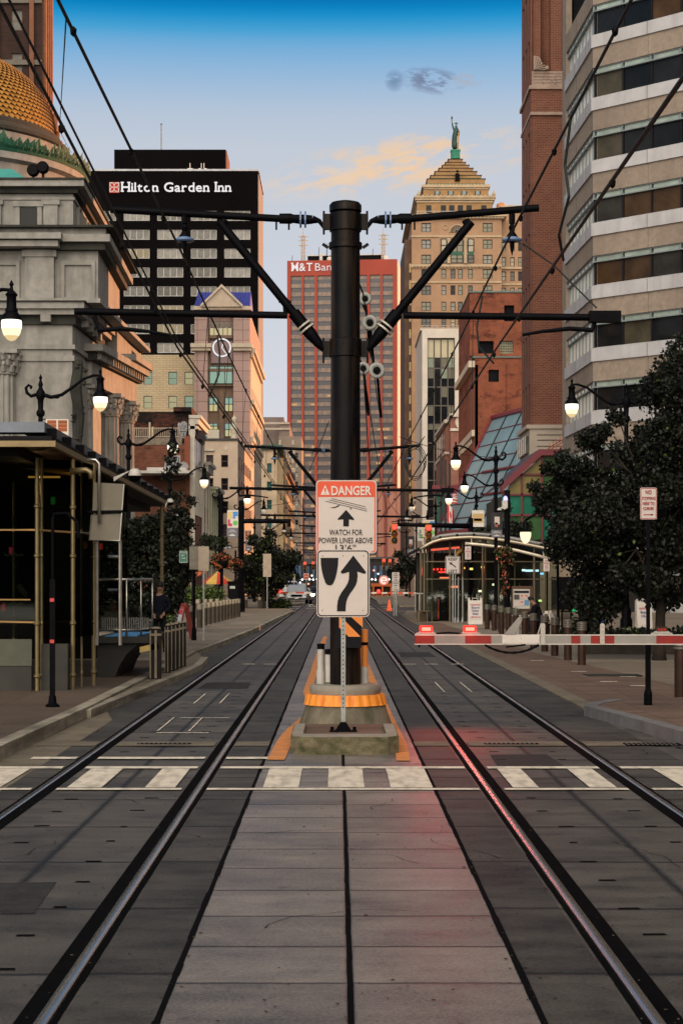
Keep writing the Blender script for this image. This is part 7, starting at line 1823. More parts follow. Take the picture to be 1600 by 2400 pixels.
 # ================================================================== BARRIERS
RWH=mat('barrier_white',(.25,.24,.225),.5,ns=4,na=.12);RRD=mat('barrier_red',(.22,.014,.011),.45,ns=4,na=.15)
WPLT=mat('barrier_plate_white',(.58,.55,.52),.4,ns=4,na=.05)
def near_barrier():
 d=24.0;X_=lambda x:gx(x,d);Z=lambda y:gz(y,d)
 t=thing('barrier_arm','red and white striped barrier arm across the right track with two lit red lamps','barrier',(X_(1720),d,0))
 z0,z1=Z(1480.5),Z(1457.5)
 b=MB();segs=[(952,997,1),(997,1067,0),(1067,1127,1),(1127,1310,0),(1310,1331,1),(1331,1355,0),(1355,1409,1),(1409,1505,0),(1505,1568,1),(1568,1640,0),(1640,1720,1)]
 for a,c,r_ in segs:b.mi=r_;b.box(X_(a),X_(c),d-.03,d+.03,z0+.008,z1-.008)
 b.mi=2;b.box(X_(951),X_(1720),d-.034,d+.034,z1-.012,z1);b.box(X_(951),X_(1720),d-.034,d+.034,z0,z0+.012)
 b.build('arm',[RWH,RRD,WPLT],t)
 b=MB();b.box(X_(1152),X_(1237),d-.042,d-.031,z0+.012,z1-.012)
 for x in(1158,1195,1231):
  for z in(z0+.035,z1-.035):b.lathe_y([(0,-.05),(.012,-.048),(.014,-.042)],8,(X_(x),d,z))
 b.build('splice_plate',WPLT,t)
 for x in(1245,1381):
  b=MB();b.prism(rrect(X_(x-5.2),X_(x+5.2),Z(1481),Z(1431),.03),d-.05,d-.036)
  for y in(1438,1448,1468):b.lathe_y([(0,-.058),(.012,-.055),(.013,-.05)],8,(X_(x),d,Z(y)))
  b.build('upright_bracket',mat('bracket_grey',(.42,.40,.37),.45,.4,ns=6,na=.15),t)
 b=MB();b.prism([(X_(1156),Z(1457)),(X_(1181),Z(1457)),(X_(1197),Z(1425)),(X_(1198),Z(1419)),(X_(1194),Z(1416)),(X_(1189),Z(1417.5))],d-.045,d-.03);b.lathe_y([(0,-.055),(.012,-.053),(.014,-.045)],10,(X_(1194),d,Z(1420.5)))
 b.prism([(X_(1182),Z(1457)),(X_(1190),Z(1457)),(X_(1190),Z(1440))],d-.04,d-.032);b.build('tilted_bracket',RWH,t)
 hsg=mat('lamp_housing',(.42,.40,.38),.4,.4,ns=6)
 for x,lit in((978,1),(1078,1),(1518,0)):
  b=MB();b.box(X_(x-24),X_(x+24),d-.03,d+.03,Z(1457),Z(1453.5));b.prism([(X_(x-20),Z(1453.5)),(X_(x+20),Z(1453.5)),(X_(x+13),Z(1449)),(X_(x-13),Z(1449))],d-.04,d+.04);h=b.build('lamp_housing',hsg,t)
  b=MB();b.box(X_(x-12),X_(x+12),d-.045,d+.045,Z(1450),Z(1439.5))
  if not lit:
   b.mi=1
   for i in range(6):b.box(X_(x-9+i*3.3),X_(x-7.4+i*3.3),d-.05,d-.0451,Z(1449),Z(1443))
  if lit:b=MB();b.prism(rrect(X_(x-15),X_(x+15),Z(1452),Z(1437),.02),d-.045,d+.045);b.mi=1;b.box(X_(x-10),X_(x+10),d-.052,d-.0455,Z(1448.5),Z(1441))
  b.build('red_lamp',[emis('red_lamp_lens',(1,.03,.022),2.6),REDL]if lit else[mat('unlit_lens',(.03,.012,.012),.3),mat('lens_red',(.45,.04,.02),.3)],h)
  if lit:
   L=bpy.data.lights.new('red_lamp_light','SPOT');L.energy=17;L.color=(1,.10,.07);L.shadow_soft_size=.05;L.spot_size=R(110);L.spot_blend=.8
   L2=bpy.data.lights.new('red_lamp_spill','POINT');L2 .energy=.8;L2 .color=(1,.06,.04);L2 .shadow_soft_size=.05
   o=bpy.data.objects.new('red_lamp_spill',L2);COL.objects.link(o);o.parent=h;o.location=(X_(x),d-.16,Z(1441))
   o=bpy.data.objects.new('red_lamp_light',L);COL.objects.link(o);o.parent=h;o.location=(X_(x),d-.08,Z(1444));o.rotation_euler=(R(-83),0,R(5))
 b=MB();b.tube([(X_(1000),d-.02,Z(1455)),(X_(1030),d-.02,Z(1453)),(X_(1060),d-.02,Z(1455))],.012,6)
 pts=[(X_(1112+i*9.5),d-.06,Z(1481+18*(1-(i/6.5-1)**2)))for i in range(14)]
 b.tube(pts,[.018 if i%2 else .013 for i in range(14)],6);b.tube([(X_(1160),d-.04,Z(1486)),(X_(1185),d-.05,Z(1483)),(X_(1205),d-.04,Z(1481))],.012,6);b.tube([(X_(962),d,Z(1481)),(X_(962),d,Z(1487))],.014,6)
 b.build('cable',BLACKM,t)
 b=MB();b.box(X_(1720),X_(1720)+.4,d-.2,d+.2,.14,1.35);b.lathe([(.08,1.35),(.08,3.4),(0,3.42)],12,(X_(1720)+.2,d,0));b.build('gate_mast',STEEL,t)
near_barrier()
def far_barrier(lab,x0,x1,y,d,lamp_x,mast_x):
 X_=lambda x:gx(x,d);zc=gz(y,d)
 t=thing('barrier_arm',lab,'barrier',(X_(mast_x),d,0),'far barrier arms')
 b=MB();n=9
 for i in range(n):b.mi=i%2;b.box(X_(x0+(x1-x0)*i/n),X_(x0+(x1-x0)*(i+1)/n),d-.04,d+.04,zc-.06,zc+.06)
 b.build('arm',[mat('far_barrier_white',(.6,.56,.5),.5),mat('far_barrier_red',(.5,.06,.03),.5)],t)
 b=MB();b.lathe_y([(0,-.12),(.13,-.10),(.13,-.05)],14,(X_(lamp_x),d,zc+.14));b.build('red_lamp',REDS,t)
 b=MB();b.box(X_(mast_x)-.35,X_(mast_x)+.35,d-.25,d+.25,0,1.5);b.lathe([(.07,1.5),(.06,4.0),(0,4.02)],10,(X_(mast_x),d,0));b.build('gate_cabinet',BLACKM,t)
far_barrier('far red and white barrier arm on the left, in front of the dark trees',552,716,1361.5,118,643,541)
far_barrier('far red and white barrier arm on the right side, left of the kiosk',852,962,1362,126,869,966)
# ================================================================== TRAFFIC SIGNALS
def signal(lab,x,y,s,d,mast=None,head_only=True):
 X_,Z_=gx(x,d),gz(y,d);w=15*s/F*d;h=46*s/F*d
 t=thing('traffic_signal',lab,'traffic signal',(X_,d,Z_-h),'red traffic signals down the street')
 b=MB();b.prism(rrect(X_-w/2,X_+w/2,Z_-h,Z_,w*.2,4),d-.12,d+.12);b.build('housing',mat('signal_yellow',(.42,.20,.03),.5,ns=3),t)
 for i,m in enumerate((REDS,mat('amber_off',(.12,.035,.01),.3),mat('green_off',(.02,.015,.012),.3))):
  zc=Z_-h*(.17+.33*i)
  MB().lathe_y([(0,-.16),(w*.40,-.14),(w*.42,-.12)],18,(X_,d,zc)).build('red_lens' if i==0 else 'lens',m,t)
  b=MB();b.lathe_y([(w*.46,-.30),(w*.44,-.13),(w*.40,-.30)],14,(X_,d,zc));b.build('visor',mat('signal_visor',(.20,.08,.02),.6),t)
 return t
signal('left of the two red traffic signals hanging from the mast arm',905,1203,1.0,88)
signal('right of the two red traffic signals hanging from the mast arm',983.5,1205,1.0,88)
signal('small far red traffic signal above the speed limit sign',881,1283,.55,170)
signal('small yellow traffic signal just right of the far red one',895,1284,.5,171)
signal('far yellow traffic signal at the left of the street end',700,1290,.5,172);signal('far yellow traffic signal right of the other at the street end',719,1290,.4,173)
t=thing('signal_mast','black mast with a long arm holding the two red traffic signals','signal mast',(gx(1078,88),88,0))
b=MB();b.lathe([(.16,0),(.14,3),(.12,gz(1190,88)),(0,gz(1190,88)+.05)],14,(gx(1081,88),88.2,0));b.build('mast',BLACK,t,True,auto=True)
b=MB();b.tube([(gx(1081,88),88.2,gz(1208,88)),(gx(983,88),88.2,gz(1206,88)),(gx(900,88),88.2,gz(1204.5,88))],[.14,.11,.08],10);b.build('arm',BLACK,t,True)
t=thing('signal_mast','thick black mast with a long horizontal arm left of centre','signal mast',(gx(552,100.3),100.3,0))
b=MB();b.lathe([(.2,0),(.2,1.2),(.16,1.4),(.14,gz(1150,100)),(0,gz(1148,100))],14,(gx(554,100.3),100.3,0));b.box(gx(540,100.3),gx(562,100.3),100.0,100.6,0,gz(1330,100));b.build('mast',BLACK,t,True,auto=True)
b=MB();b.tube([(gx(552,100.3),100.3,gz(1197,100.3)),(gx(664,100.3),100.3,gz(1197,100.3))],.13,10);b.box(gx(660,100.3),gx(668,100.3),100.1,100.5,gz(1210,100.3),gz(1192,100.3));b.build('arm',BLACK,t,True,auto=True)
t=thing('tram_signal','black post with two square red reflectors at the near left corner','signal post',(gx(119,24.6),24.6,.145))
X_=gx(121,24.6);b=MB();b.box(X_-.035,X_+.035,24.57,24.63,.15,gz(1330,24.6));b.lathe([(.1,.145),(.1,.17),(.06,.2),(.05,.3)],12,(X_,24.6,0));b.build('post',BLACK,t)
b=MB();b.tube([(X_,24.62,gz(1330,24.6)),(X_,24.62,gz(1195,24.6)),(X_+.02,24.62,gz(1180,24.6)),(X_+.2,24.62,gz(1178,24.6)),(X_+.35,24.62,gz(1200,24.6)),(X_+.37,24.62,gz(1235,24.6))],.022,7);b.build('curved_pipe',BLACK,t)
for y in(1378,1473):MB().box(X_-.03,X_+.03,24.555,24.569,gz(y+4,24.6),gz(y-4,24.6)).build('reflector',mat('reflector_red',(.45,.05,.05),.3),t)
def cctv(lab,x,y,s,d,arm):
 t=thing('dome_camera',lab,'security camera',(gx(x,d),d,gz(y,d)),'dome cameras');k=s/F*d;c_=(gx(x,d),d,gz(y,d))
 MB().lathe([(.0,1.15*k),(.5*k,1.1*k),(.8*k,.8*k),(1.0*k,.2*k),(1.0*k,0)],18,c_).build('cover',WPL,t,True)
 MB().lathe([(.97*k,0),(.85*k,-.55*k),(.45*k,-.85*k),(0,-.95*k)],18,c_).build('dome',BLACK,t,True)
 b=MB();b.prism([(c_[0]-.3*k,c_[2]+1.0*k),(c_[0]+.3*k,c_[2]+1.2*k),(gx(arm[0],d),gz(arm[1],d)),(gx(arm[0],d),gz(arm[1]+10,d))],d-.05,d+.05);b.build('bracket',WPL,t)
cctv('white dome camera on a white bracket at the glass shelter roof',310,1093,15,33,(262,1096))
cctv('small white dome camera at the far end of the shelter roof',391,1154,8,45,(380,1158))
cctv('white dome camera on the post in front of the glass roof',1146,1172,5,75,(1160,1160))
t=thing('camera_box','grey white equipment box with a blue light on the lamp post','equipment box',(gx(1158,75.5),75.5,gz(1168,75.5)))
MB().box(gx(1152,75.5),gx(1164,75.5),75.3,75.7,gz(1168,75.5),gz(1150,75.5)).build('box',WPL,t)
MB().lathe([(.10,0),(.08,.14),(0,.2)],10,(gx(1160,75.5),75.5,gz(1149,75.5))).build('blue_lamp',emis('blue_lamp_lit',(.35,.3,1),3),t)
MB().box(gx(1160,75.5),gx(1172,75.5),75.75,76.05,0,gz(1125,75.5)).build('post_shroud',BLACKM,t)
# ================================================================== PLANTS
LNP=np.random.default_rng(5)
def leaf_mat(name,c,rough=.55,na=.6):
 m=mat(name,c,rough,ns=2.2,na=na,spec=.3)
 return m
LEAF=leaf_mat('dark_green_leaf',(.0045,.0065,.0032));LEAFL=leaf_mat('light_green_leaf',(.07,.11,.02));LEAFM=leaf_mat('mid_green_leaf',(.013,.020,.008))
FLOW=mat('orange_red_flower',(.50,.10,.05),.6,ns=4,na=.5)
bark=mat('bark',(.022,.016,.012),.9,ns=5,na=.4,bump=.6)
def leaves(name,centres,n,size,m,parent,shell=.5,flat=.3,mats=None,frac2=0.0):
 """n small folded leaves scattered through clumps; centres = [(x,y,z,rx,ry,rz)]"""
 C_=np.array(centres,float);wgt=(C_[:,3]*C_[:,4]*C_[:,5])**.72;wgt/=wgt.sum()
 k=LNP.choice(len(C_),n,p=wgt)
 v=LNP.normal(size=(n,3));v/=np.linalg.norm(v,axis=1)[:,None]
 r=LNP.random(n)**shell
 p=C_[k,:3]+v*r[:,None]*C_[k,3:]*(1+.12*LNP.normal(size=(n,1)))
 a=LNP.normal(size=(n,3));a[:,2]-=.35;a/=np.linalg.norm(a,axis=1)[:,None]
 b=LNP.normal(size=(n,3));b-=(b*a).sum(1)[:,None]*a;b/=np.linalg.norm(b,axis=1)[:,None]
 c_=np.cross(a,b)
 s=size*(.55+.9*LNP.random((n,1)))
 V=np.empty((n,5,3));V[:,0]=p;V[:,1]=p+a*s*.45+b*s*.36+c_*s*.12;V[:,2]=p+a*s;V[:,3]=p+a*s*.45-b*s*.36+c_*s*.12;V[:,4]=p+a*s*.5
 me=bpy.data.meshes.new(name)
 me.vertices.add(n*5);me.vertices.foreach_set('co',V.reshape(-1))
 idx=(np.arange(n)[:,None]*5+np.array([0,1,2,4,0,4,2,3])[None]).reshape(-1)
 me.loops.add(n*8);me.loops.foreach_set('vertex_index',idx.astype(np.int32))
 me.polygons.add(n*2);me.polygons.foreach_set('loop_start',(np.arange(n*2)*4).astype(np.int32))
 try:me.polygons.foreach_set('loop_total',np.full(n*2,4,np.int32))
 except Exception:pass
 me.materials.append(m)
 if mats:
  for q in mats:me.materials.append(q)
  me.polygons.foreach_set('material_index',np.repeat((LNP.random(n)<frac2).astype(np.int32)*LNP.integers(1,len(mats)+1,n).astype(np.int32),2))
 me.update(calc_edges=True);me.validate()
 o=bpy.data.objects.new(name,me);COL.objects.link(o);put(o,parent)
 return o
def clumps(c,rad,n,cr,seed,squash=.8):
 q=random.Random(seed);out=[]
 for i in range(n):
  while True:
   v=Vector((q.uniform(-1,1),q.uniform(-1,1),q.uniform(-1,1)))
   if .15<v.length<1:break
  k=cr*q.uniform(.6,1.25)
  out.append((c[0]+v.x*rad[0],c[1]+v.y*rad[1],c[2]+v.z*rad[2],k,k,k*squash))
 return out
def tree(label,x,y,zb,trunk_h,trunk_r,cl,n,size,group,seed=1,m=LEAF,mats=(LEAFM,),frac=.25,name='street_tree'):
 t=thing(name,label,'tree',(x,y,zb),group)
 q=random.Random(seed)
 b=MB();top=Vector((x+q.uniform(-.1,.1),y,zb+trunk_h))
 b.tube([(x,y,zb-.05),(x+.02,y,zb+trunk_h*.1),(x+q.uniform(-.05,.05),y,zb+trunk_h*.5),top],[trunk_r*1.5,trunk_r,trunk_r*.85,trunk_r*.7],10)
 for c in cl[::max(1,len(cl)//16)]:
  e=Vector(c[:3]);mid=top.lerp(e,.5)+Vector((q.uniform(-.2,.2),q.uniform(-.2,.2),q.uniform(0,.25)))
  st=Vector((x,y,zb+trunk_h*q.uniform(.6,1)))
  b.tube([st,mid,e],[trunk_r*.45,trunk_r*.22,.012],6)
  for _ in range(2):b.tube([mid,mid.lerp(e,.6)+Vector((q.uniform(-.5,.5),q.uniform(-.5,.5),q.uniform(-.3,.4)))],[trunk_r*.15,.008],5)
 b.build('trunk',bark,t,True)
 leaves('crown',cl,n,size,m,t,mats=list(mats),frac2=frac)
 return t
def at(x,y,d):return(gx(x,d),d,gz(y,d))
D=42.0
cl=clumps(at(1450,1170,D),(1.75,1.6,1.5),34,.62,3)+clumps(at(1560,960,D),(1.0,1.2,1.35),18,.55,4)+clumps(at(1325,1120,D),(.75,1.0,.75),12,.40,5)+clumps(at(1430,1345,D),(1.4,1.3,.65),18,.46,6)+clumps(at(1285,1180,D),(.45,.6,.5),6,.26,8)+clumps(at(1365,1235,D),(.7,.9,.6),9,.36,12)+clumps(at(1390,1015,D),(.55,.7,.35),6,.26,14)+clumps(at(1265,1140,D),(.3,.4,.3),4,.2,15)
for x,y in((1230,1120),(1244,1168),(1258,1075),(1290,1048),(1385,985),(1420,962),(1408,948),(1345,1010),(1265,1250),(1290,1262),(1240,1145),(1500,870),(1545,800),(1565,780),(1330,1262)):cl.append((*at(x,y,D),.22,.25,.18))
tree('big dark leafy tree at the right edge in front of the office block',gx(1512,D),D,.02,3.0,.13,cl,90000,.098,None,2,frac=.04,mats=(LEAFM,LEAFL,LEAFM,LEAFM))
cl=clumps(at(1600,1160,52),(2.0,1.5,3.2),30,.8,31)
tree('second dark tree filling the right edge behind the big one',gx(1600,52),52,.02,3.0,.14,cl,18000,.16,None,5,frac=.05)
cl=clumps(at(1160,1222,104),(2.0,1.5,.75),16,.6,9)+clumps(at(1110,1225,104),(.9,.8,.4),6,.4,10)+[(*at(1162,1165,104),.3,.3,.5)]
tree('dark tree rising behind the glass kiosk roof',gx(1170,104),104,.0,4.0,.14,cl,9000,.17,None,6)
D=60.0
cl=clumps(at(345,1300,D),(1.35,1.0,1.7),40,.55,21)+clumps(at(250,1330,D),(.9,.8,1.5),18,.5,29)+clumps(at(395,1190,D),(.55,.7,.9),10,.36,22)+clumps(at(300,1250,D),(.6,.7,1.0),8,.4,23)
for x,y in((398,1030),(392,1052),(402,1075),(385,1090),(420,1180),(432,1200),(440,1150)):cl.append((*at(x,y,D),.2,.25,.22))
tree('dark tree beside the glass shelter on the left pavement',gx(360,D),D,.145,2.4,.11,cl,34000,.13,'trees on the left pavement',7,frac=.14)
cl=clumps(at(470,1243,64),(.75,.4,.22),6,.24,26)
tree('thin leafy sapling leaning over the tan sign back',gx(440,64),64,.145,3.2,.05,cl,1500,.13,'trees on the left pavement',8,m=LEAFM)
D=116.0
cl=clumps(at(605,1310,D),(1.6,1.4,1.7),26,.62,24)+clumps(at(600,1240,D),(.9,.9,.7),8,.45,25)+clumps(at(560,1330,D),(.9,1.0,1.3),8,.5,27)+clumps(at(640,1300,D),(.6,.8,1.0),6,.42,28)
tree('round dark tree behind the far left barrier',gx(605,D),D,.0,2.0,.13,cl,14000,.17,'trees on the left pavement',9,mats=(LEAFM,LEAFL),frac=.14)
D=190.0
cl=clumps(at(660,1300,D),(1.2,2,2.0),12,.8,41);tree('small far tree beyond the round tree on the left',gx(660,D),D,.1,2.5,.13,cl,4000,.28,'trees on the left pavement',10)
cl=clumps(at(935,1305,D),(2.0,2,1.8),14,.8,43);tree('far dark tree behind the speed limit sign',gx(940,D),D,.1,2.5,.13,cl,4000,.28,None,11)
def shrub(label,boxes,n,size,m,group=None,mats=None,frac=0.0,name='shrub',cat='shrub',stem=None):
 x,y,z=boxes[0][:3]
 t=thing(name,label,cat,(x,y,max(0,z-boxes[0][5])),group)
 leaves('foliage',boxes,n,size,m,t,shell=.35,mats=mats,frac2=frac)
 b=MB();q=random.Random(n)
 for c in boxes[:8]:b.tube([(c[0],c[1],max(0,c[2]-c[5])),(c[0]+q.uniform(-.1,.1),c[1],c[2])],.015,5)
 b.build('stem',bark,t);return t
shrub('bright green clipped hedge behind the close row of left bollards',[(gx(x,86),86+i*.3,gz(1367,86),.5,.5,.45)for i,x in enumerate(range(432,492,8))],3600,.12,LEAFL,mats=[LEAFM],frac=.3,name='hedge',cat='hedge')
shrub('low dark hedge along the foot of the tree at the right edge',[(gx(x,47),47,.35,.55,.5,.32)for x in range(1385,1620,22)],5000,.10,LEAF,mats=[LEAFM,LEAFL],frac=.25,name='hedge',cat='hedge')
shrub('tall spiky plant beside the white wall panel',[(gx(1352,50),50,.65,.16,.16,.55)],300,.25,LEAF,mats=[LEAFM],frac=.3)
shrub('green shrub at the foot of the white wall panel, left of the spiky plant',[(gx(1325,52),52,.4,.5,.4,.4),(gx(1305,52),52.3,.3,.4,.3,.3)],1300,.10,LEAFM,mats=[LEAF],frac=.5)
shrub('low green shrub under the far left sign posts',[(gx(x,119),119,.35,.5,.4,.35)for x in(622,634,646,656)],1400,.13,LEAFM,mats=[LEAFL],frac=.4)
shrub('dark shrub seen through the platform railing',[(gx(285+18*i,46),46,.55,.35,.3,.45)for i in range(4)],1800,.09,LEAF,mats=[LEAFM,LEAFL],frac=.25)
shrub('small tuft of green on the kiosk side of the railing',[(gx(385,58),58,.5,.4,.3,.35)],500,.09,LEAFM,mats=[LEAFL],frac=.4)
t=thing('planter','square brown granite planter in front of the glass kiosk','planter',(gx(1170,70),70,.02))
bgr=mat('brown_granite',(.045,.028,.020),.5,ns=6,na=.4)
b=MB();x0,x1=gx(1137,70),gx(1188,70);b.box(x0,x1,69.4,70.4,.02,gz(1414,70));b.box(x0-.03,x1+.03,69.36,70.44,gz(1414,70),gz(1410,70));b.build('box',bgr,t)
shrub('light green plants growing in the granite planter',[(gx(x,70),69.9,gz(1406,70),.22,.25,.16)for x in(1146,1158,1170,1181)],900,.09,LEAFL,mats=[LEAFM],frac=.5,name='planter_plants',cat='plants')
def basket(lab,x,y,r,d,post_x,ytop,trail):
 c=at(x,y,d);k=r/F*d
 t=thing('hanging_basket',lab,'hanging basket',(c[0],d,c[2]),'flower baskets on posts')
 q=random.Random(int(x))
 B_=[(c[0]+q.uniform(-.8,.8)*k,d+q.uniform(-.6,.6)*k,c[2]+q.uniform(-.5,.6)*k,k*.45,k*.45,k*.4)for _ in range(12)]
 if trail:B_+=[(c[0]+q.uniform(-.5,.3)*k,d-.05,c[2]-k*(1.0+.55*i),k*.28,k*.28,k*.4)for i in range(5)]
 leaves('foliage',B_,2600,.085*d/72,LEAF,t,mats=[FLOW,LEAFM,FLOW,LEAFL]if not trail else[FLOW,LEAFM,LEAFL],frac2=.5)
 MB().lathe([(0,-k*.8),(k*.4,-k*.7),(k*.62,-k*.1),(k*.62,0)],14,c).build('pot',BLACKM,t,True)
 b=MB();b.tube([(gx(post_x,d),d+.05,0),(gx(post_x,d),d+.05,gz(ytop,d))],.09,8);b.tube([(gx(post_x,d),d+.05,c[2]+k*1.3),(c[0],d,c[2]+k*1.3),(c[0],d,c[2])],.02,5);b.build('post',BLACK,t)
basket('hanging basket with coral flowers and trailing green in front of the glass kiosk',1158,1277,26,72,1165,1180,True)
basket('hanging basket with orange flowers below the street name sign',512,1288,22,97,509,1135,False)
basket('smaller hanging basket with orange flowers beside the dark mast',547,1294,12,99.4,551,1230,False)
# ================================================================== LEFT GLASS SHELTER
SGLASS=clearglass('shelter_glass',(.34,.38,.34),.012)
warm=emis('warm_canopy_light',(1,.42,.08),1.6)
def left_shelter():
 t=thing('glass_shelter','glass tram shelter with a flat dark roof and warm inside lights at the left','tram shelter',(-6.6,38,.145))
 x1=-4.36;zr=4.02;y0,y1=26.6,49.0
 slope=lambda y:x1-(y-y0)*.012
 b=MB();b.slab([(-12,y0),(x1,y0),(slope(y1),y1),(-12,y1)],zr,zr+.12);b.slab([(-12,y0+.5),(x1-.6,y0+.5),(slope(y1)-.6,y1-.3),(-12,y1-.3)],zr-.16,zr);b.build('roof',mat('roof_underside_black',(.004,.004,.006),.7,spec=.15),t)
 b=MB();b.slab([(-12,y0-.08),(x1+.07,y0-.08),(x1+.07,y0),(-12,y0)],zr-.05,zr+.04);b.slab([(x1,y0),(x1+.07,y0),(slope(y1)+.07,y1),(slope(y1),y1)],zr-.06,zr+.03)
 b.build('roof_lip',mat('roof_lip_brass',(.20,.15,.075),.45,.4,ns=2,na=.3),t)
 b=MB();b.slab([(-12,y0+.05),(x1-.12,y0+.05),(slope(y1)-.12,y1),(slope(y1)-.5,y1),(x1-.5,y0+.45),(-12,y0+.45)],zr+.18,zr+.34);b.build('gutter',mat('gutter_blue_grey',(.13,.15,.19),.5,.3,ns=2,na=.2),t)
 for i in range(15):
  y=y0+.3+i*1.6;b=MB();b.box(slope(y)-.16,slope(y)+.02,y,y+.1,zr+.12,zr+.26);b.build('roof_bracket',BLACK,t)
 tub=mat('shelter_steel_tube',(.21,.165,.085),.4,.6,ns=4,na=.2)
 for x,y,rr in((gx(86,28.2),28.2,.036),(gx(95,28.3),28.35,.026),(gx(168,28.6),28.6,.036),(gx(216,29.6),29.6,.036),(gx(188,29.2),29.2,.02),(-4.6,45.7,.045),(-7.6,28.2,.05),(-9.5,28.2,.05),(-7.2,31,.04),(-6.3,34,.04)):
  b=MB();b.lathe([(rr,.145),(rr,zr-.1)],12,(x,y,0));
  for z in(.35,1.2,2.3,3.1):b.lathe([(rr,z),(rr*1.5,z+.02),(rr*1.5,z+.05),(rr,z+.07)],12,(x,y,0))
  b.build('post',tub,t,True,auto=True)
 for(xa,ya),(xb,yb)in(((-9.5,28.25),(-7.6,28.25)),((-7.55,28.25),(gx(84,28.2),28.25)),((gx(100,28.3),28.3),(gx(166,28.6),28.6)),((gx(172,28.6),28.65),(gx(214,29.6),29.55)),((-4.40,29.8),(-4.5,37.2))):
  for z0,z1 in((1.0,2.72),(2.78,3.9)):
   MB().slab([(xa,ya),(xb,yb),(xb+.012,yb+.012),(xa+.012,ya+.012)],z0,z1).build('glass_pane',SGLASS,t)
 b=MB();b.tube([(-9.5,28.2,2.75),(gx(86,28.2),28.2,2.75),(gx(168,28.6),28.6,2.72),(gx(216,29.6),29.6,2.72)],.018,6)
 b.tube([(-9.5,28.2,1.62),(gx(70,28.2),28.2,1.62)],.014,6);b.tube([(-9.5,28.25,1.35),(gx(86,28.2),28.25,1.25),(gx(168,29.2),29.3,1.25)],.02,6)
 b.build('rail',mat('brass_rail',(.35,.22,.09),.35,.6),t)
 pan=mat('green_grey_panel',(.07,.075,.055),.6,ns=2,na=.3)
 b=MB();b.box(-9.5,gx(74,28.25),28.22,28.28,.55,.98);b.mi=1;b.box(-9.5,gx(74,28.25),28.2,28.30,.145,.54);b.box(gx(98,28.4),gx(160,28.5),28.3,28.5,.145,.9)
 b.build('base_panel',[pan,mat('dark_stone_base',(.025,.025,.022),.7,ns=2,na=.3)],t)
 b=MB();b.box(-12,-5.5,39.8,40.2,.145,3.86);b.build('shade_backing',mat('shelter_shade_black',(.002,.002,.002),.8,ns=1,na=.5,spec=.1),t)  # black sheet added behind the panes, standing in for interior shade
 b=MB();b.tube([(gx(40,30),30,gz(1074,30)),(gx(178,28.8),28.8,gz(1086,28.8))],[.01,.07],8);b.build('light_shade',mat('light_shade_brass',(.5,.3,.08),.35,.7),t)
 for x0,y,z,l in((gx(58,30),30.3,3.72,.55),(-7.6,34,3.72,.5)):
  b=MB();b.box(x0,x0+l,y,y+.06,z,z+.03);b.build('warm_lamp',warm,t)
  L=bpy.data.lights.new('shelter_lamp','POINT');L.energy=6.0;L.color=(1,.55,.2);L.shadow_soft_size=.1
  o=bpy.data.objects.new('shelter_lamp',L);COL.objects.link(o);o.parent=t;o.location=Vector((x0+l/2,28.8 if y<31 else y,z-.25))-t.location
 b=MB();b.tube([(gx(162,28.6),28.55,gz(1083,28.6)),(gx(200,28.6),28.55,gz(1080,28.6)),(gx(210,28.6),28.55,gz(1086,28.6)),(gx(212,28.6),28.55,gz(1100,28.6))],.05,8);b.build('roof_pipe',tub,t,True)
 for x,y,c,d in((122,1150,(.02,.22,.03),33),(196,1252,(.8,.16,.04),34),(8,1395,(.8,.05,.05),33),(232,1255,(.9,.06,.04),40),(26,1265,(.7,.05,.10),34)):
  b=MB();h=.22 if x in(120,)else .07;b.box(gx(x,d)-.04,gx(x,d)+.04,d,d+.02,gz(y,d)-h,gz(y,d)+h);b.build('indicator_light',emis('shelter_indicator',c,.8),t)
 for y in(1276,1389):
  b=MB();z=gz(y,31);q=[(gx(10+i*3.1,31),31,z+(.02 if i%4<2 else 0))for i in range(15)]
  b.tube(q,.018,5);b.build('shelf_edge',WPL,t)
 b=MB();b.prism([(gx(38,32),gz(1345,32)),(gx(48,32),gz(1340,32)),(gx(64,32),gz(1362,32)),(gx(62,32),gz(1375,32)),(gx(48,32),gz(1362,32))],32,32.03);b.build('notice',mat('crumpled_notice',(.2,.2,.15),.6),t)
 return t
left_shelter()
def frame_sign():
 d=29.0;X_=lambda x:gx(x,d);Z=lambda y:gz(y,d)
 t=thing('hanging_panel_sign','pair of pale grey panel backs hung on a bent pipe at the shelter corner','sign',(X_(243),d,Z(1240)))
 pm=mat('pale_panel_back',(.155,.14,.11),.6,ns=1.5,na=.22)
 b=MB();b.prism([(X_(213),Z(1178)),(X_(281),Z(1175)),(X_(286),Z(1112)),(X_(216),Z(1108))],d-.02,d+.02);b.build('upper_panel',pm,t)
 b=MB();b.prism([(X_(206),Z(1240)),(X_(276),Z(1242)),(X_(282),Z(1180)),(X_(210),Z(1183))],d-.02,d+.02);b.build('lower_panel',pm,t)
 b=MB();b.tube([(X_(211),d-.03,Z(1183)),(X_(206),d-.03,Z(1240)),(X_(276),d-.03,Z(1242)),(X_(286),d-.03,Z(1112))],.012,5);b.build('edge_frame',STAIN,t)
 b=MB();b.tube([(X_(202),d-.05,Z(1176)),(X_(284),d-.05,Z(1175))],.022,6);b.build('cross_bar',BLACK,t)
 b=MB();b.tube([(X_(200),d-.09,Z(1057)),(X_(222),d-.09,Z(1057)),(X_(230),d-.09,Z(1066)),(X_(230),d-.09,Z(1202))],.027,8);b.build('bent_pipe',STAIN,t,True)
 b=MB()
 for x in(221,275):b.tube([(X_(x),d+.1,Z(1240)),(X_(x),d+.1,.85)],.03,8)
 b.build('support_tube',STAIN,t)
frame_sign()
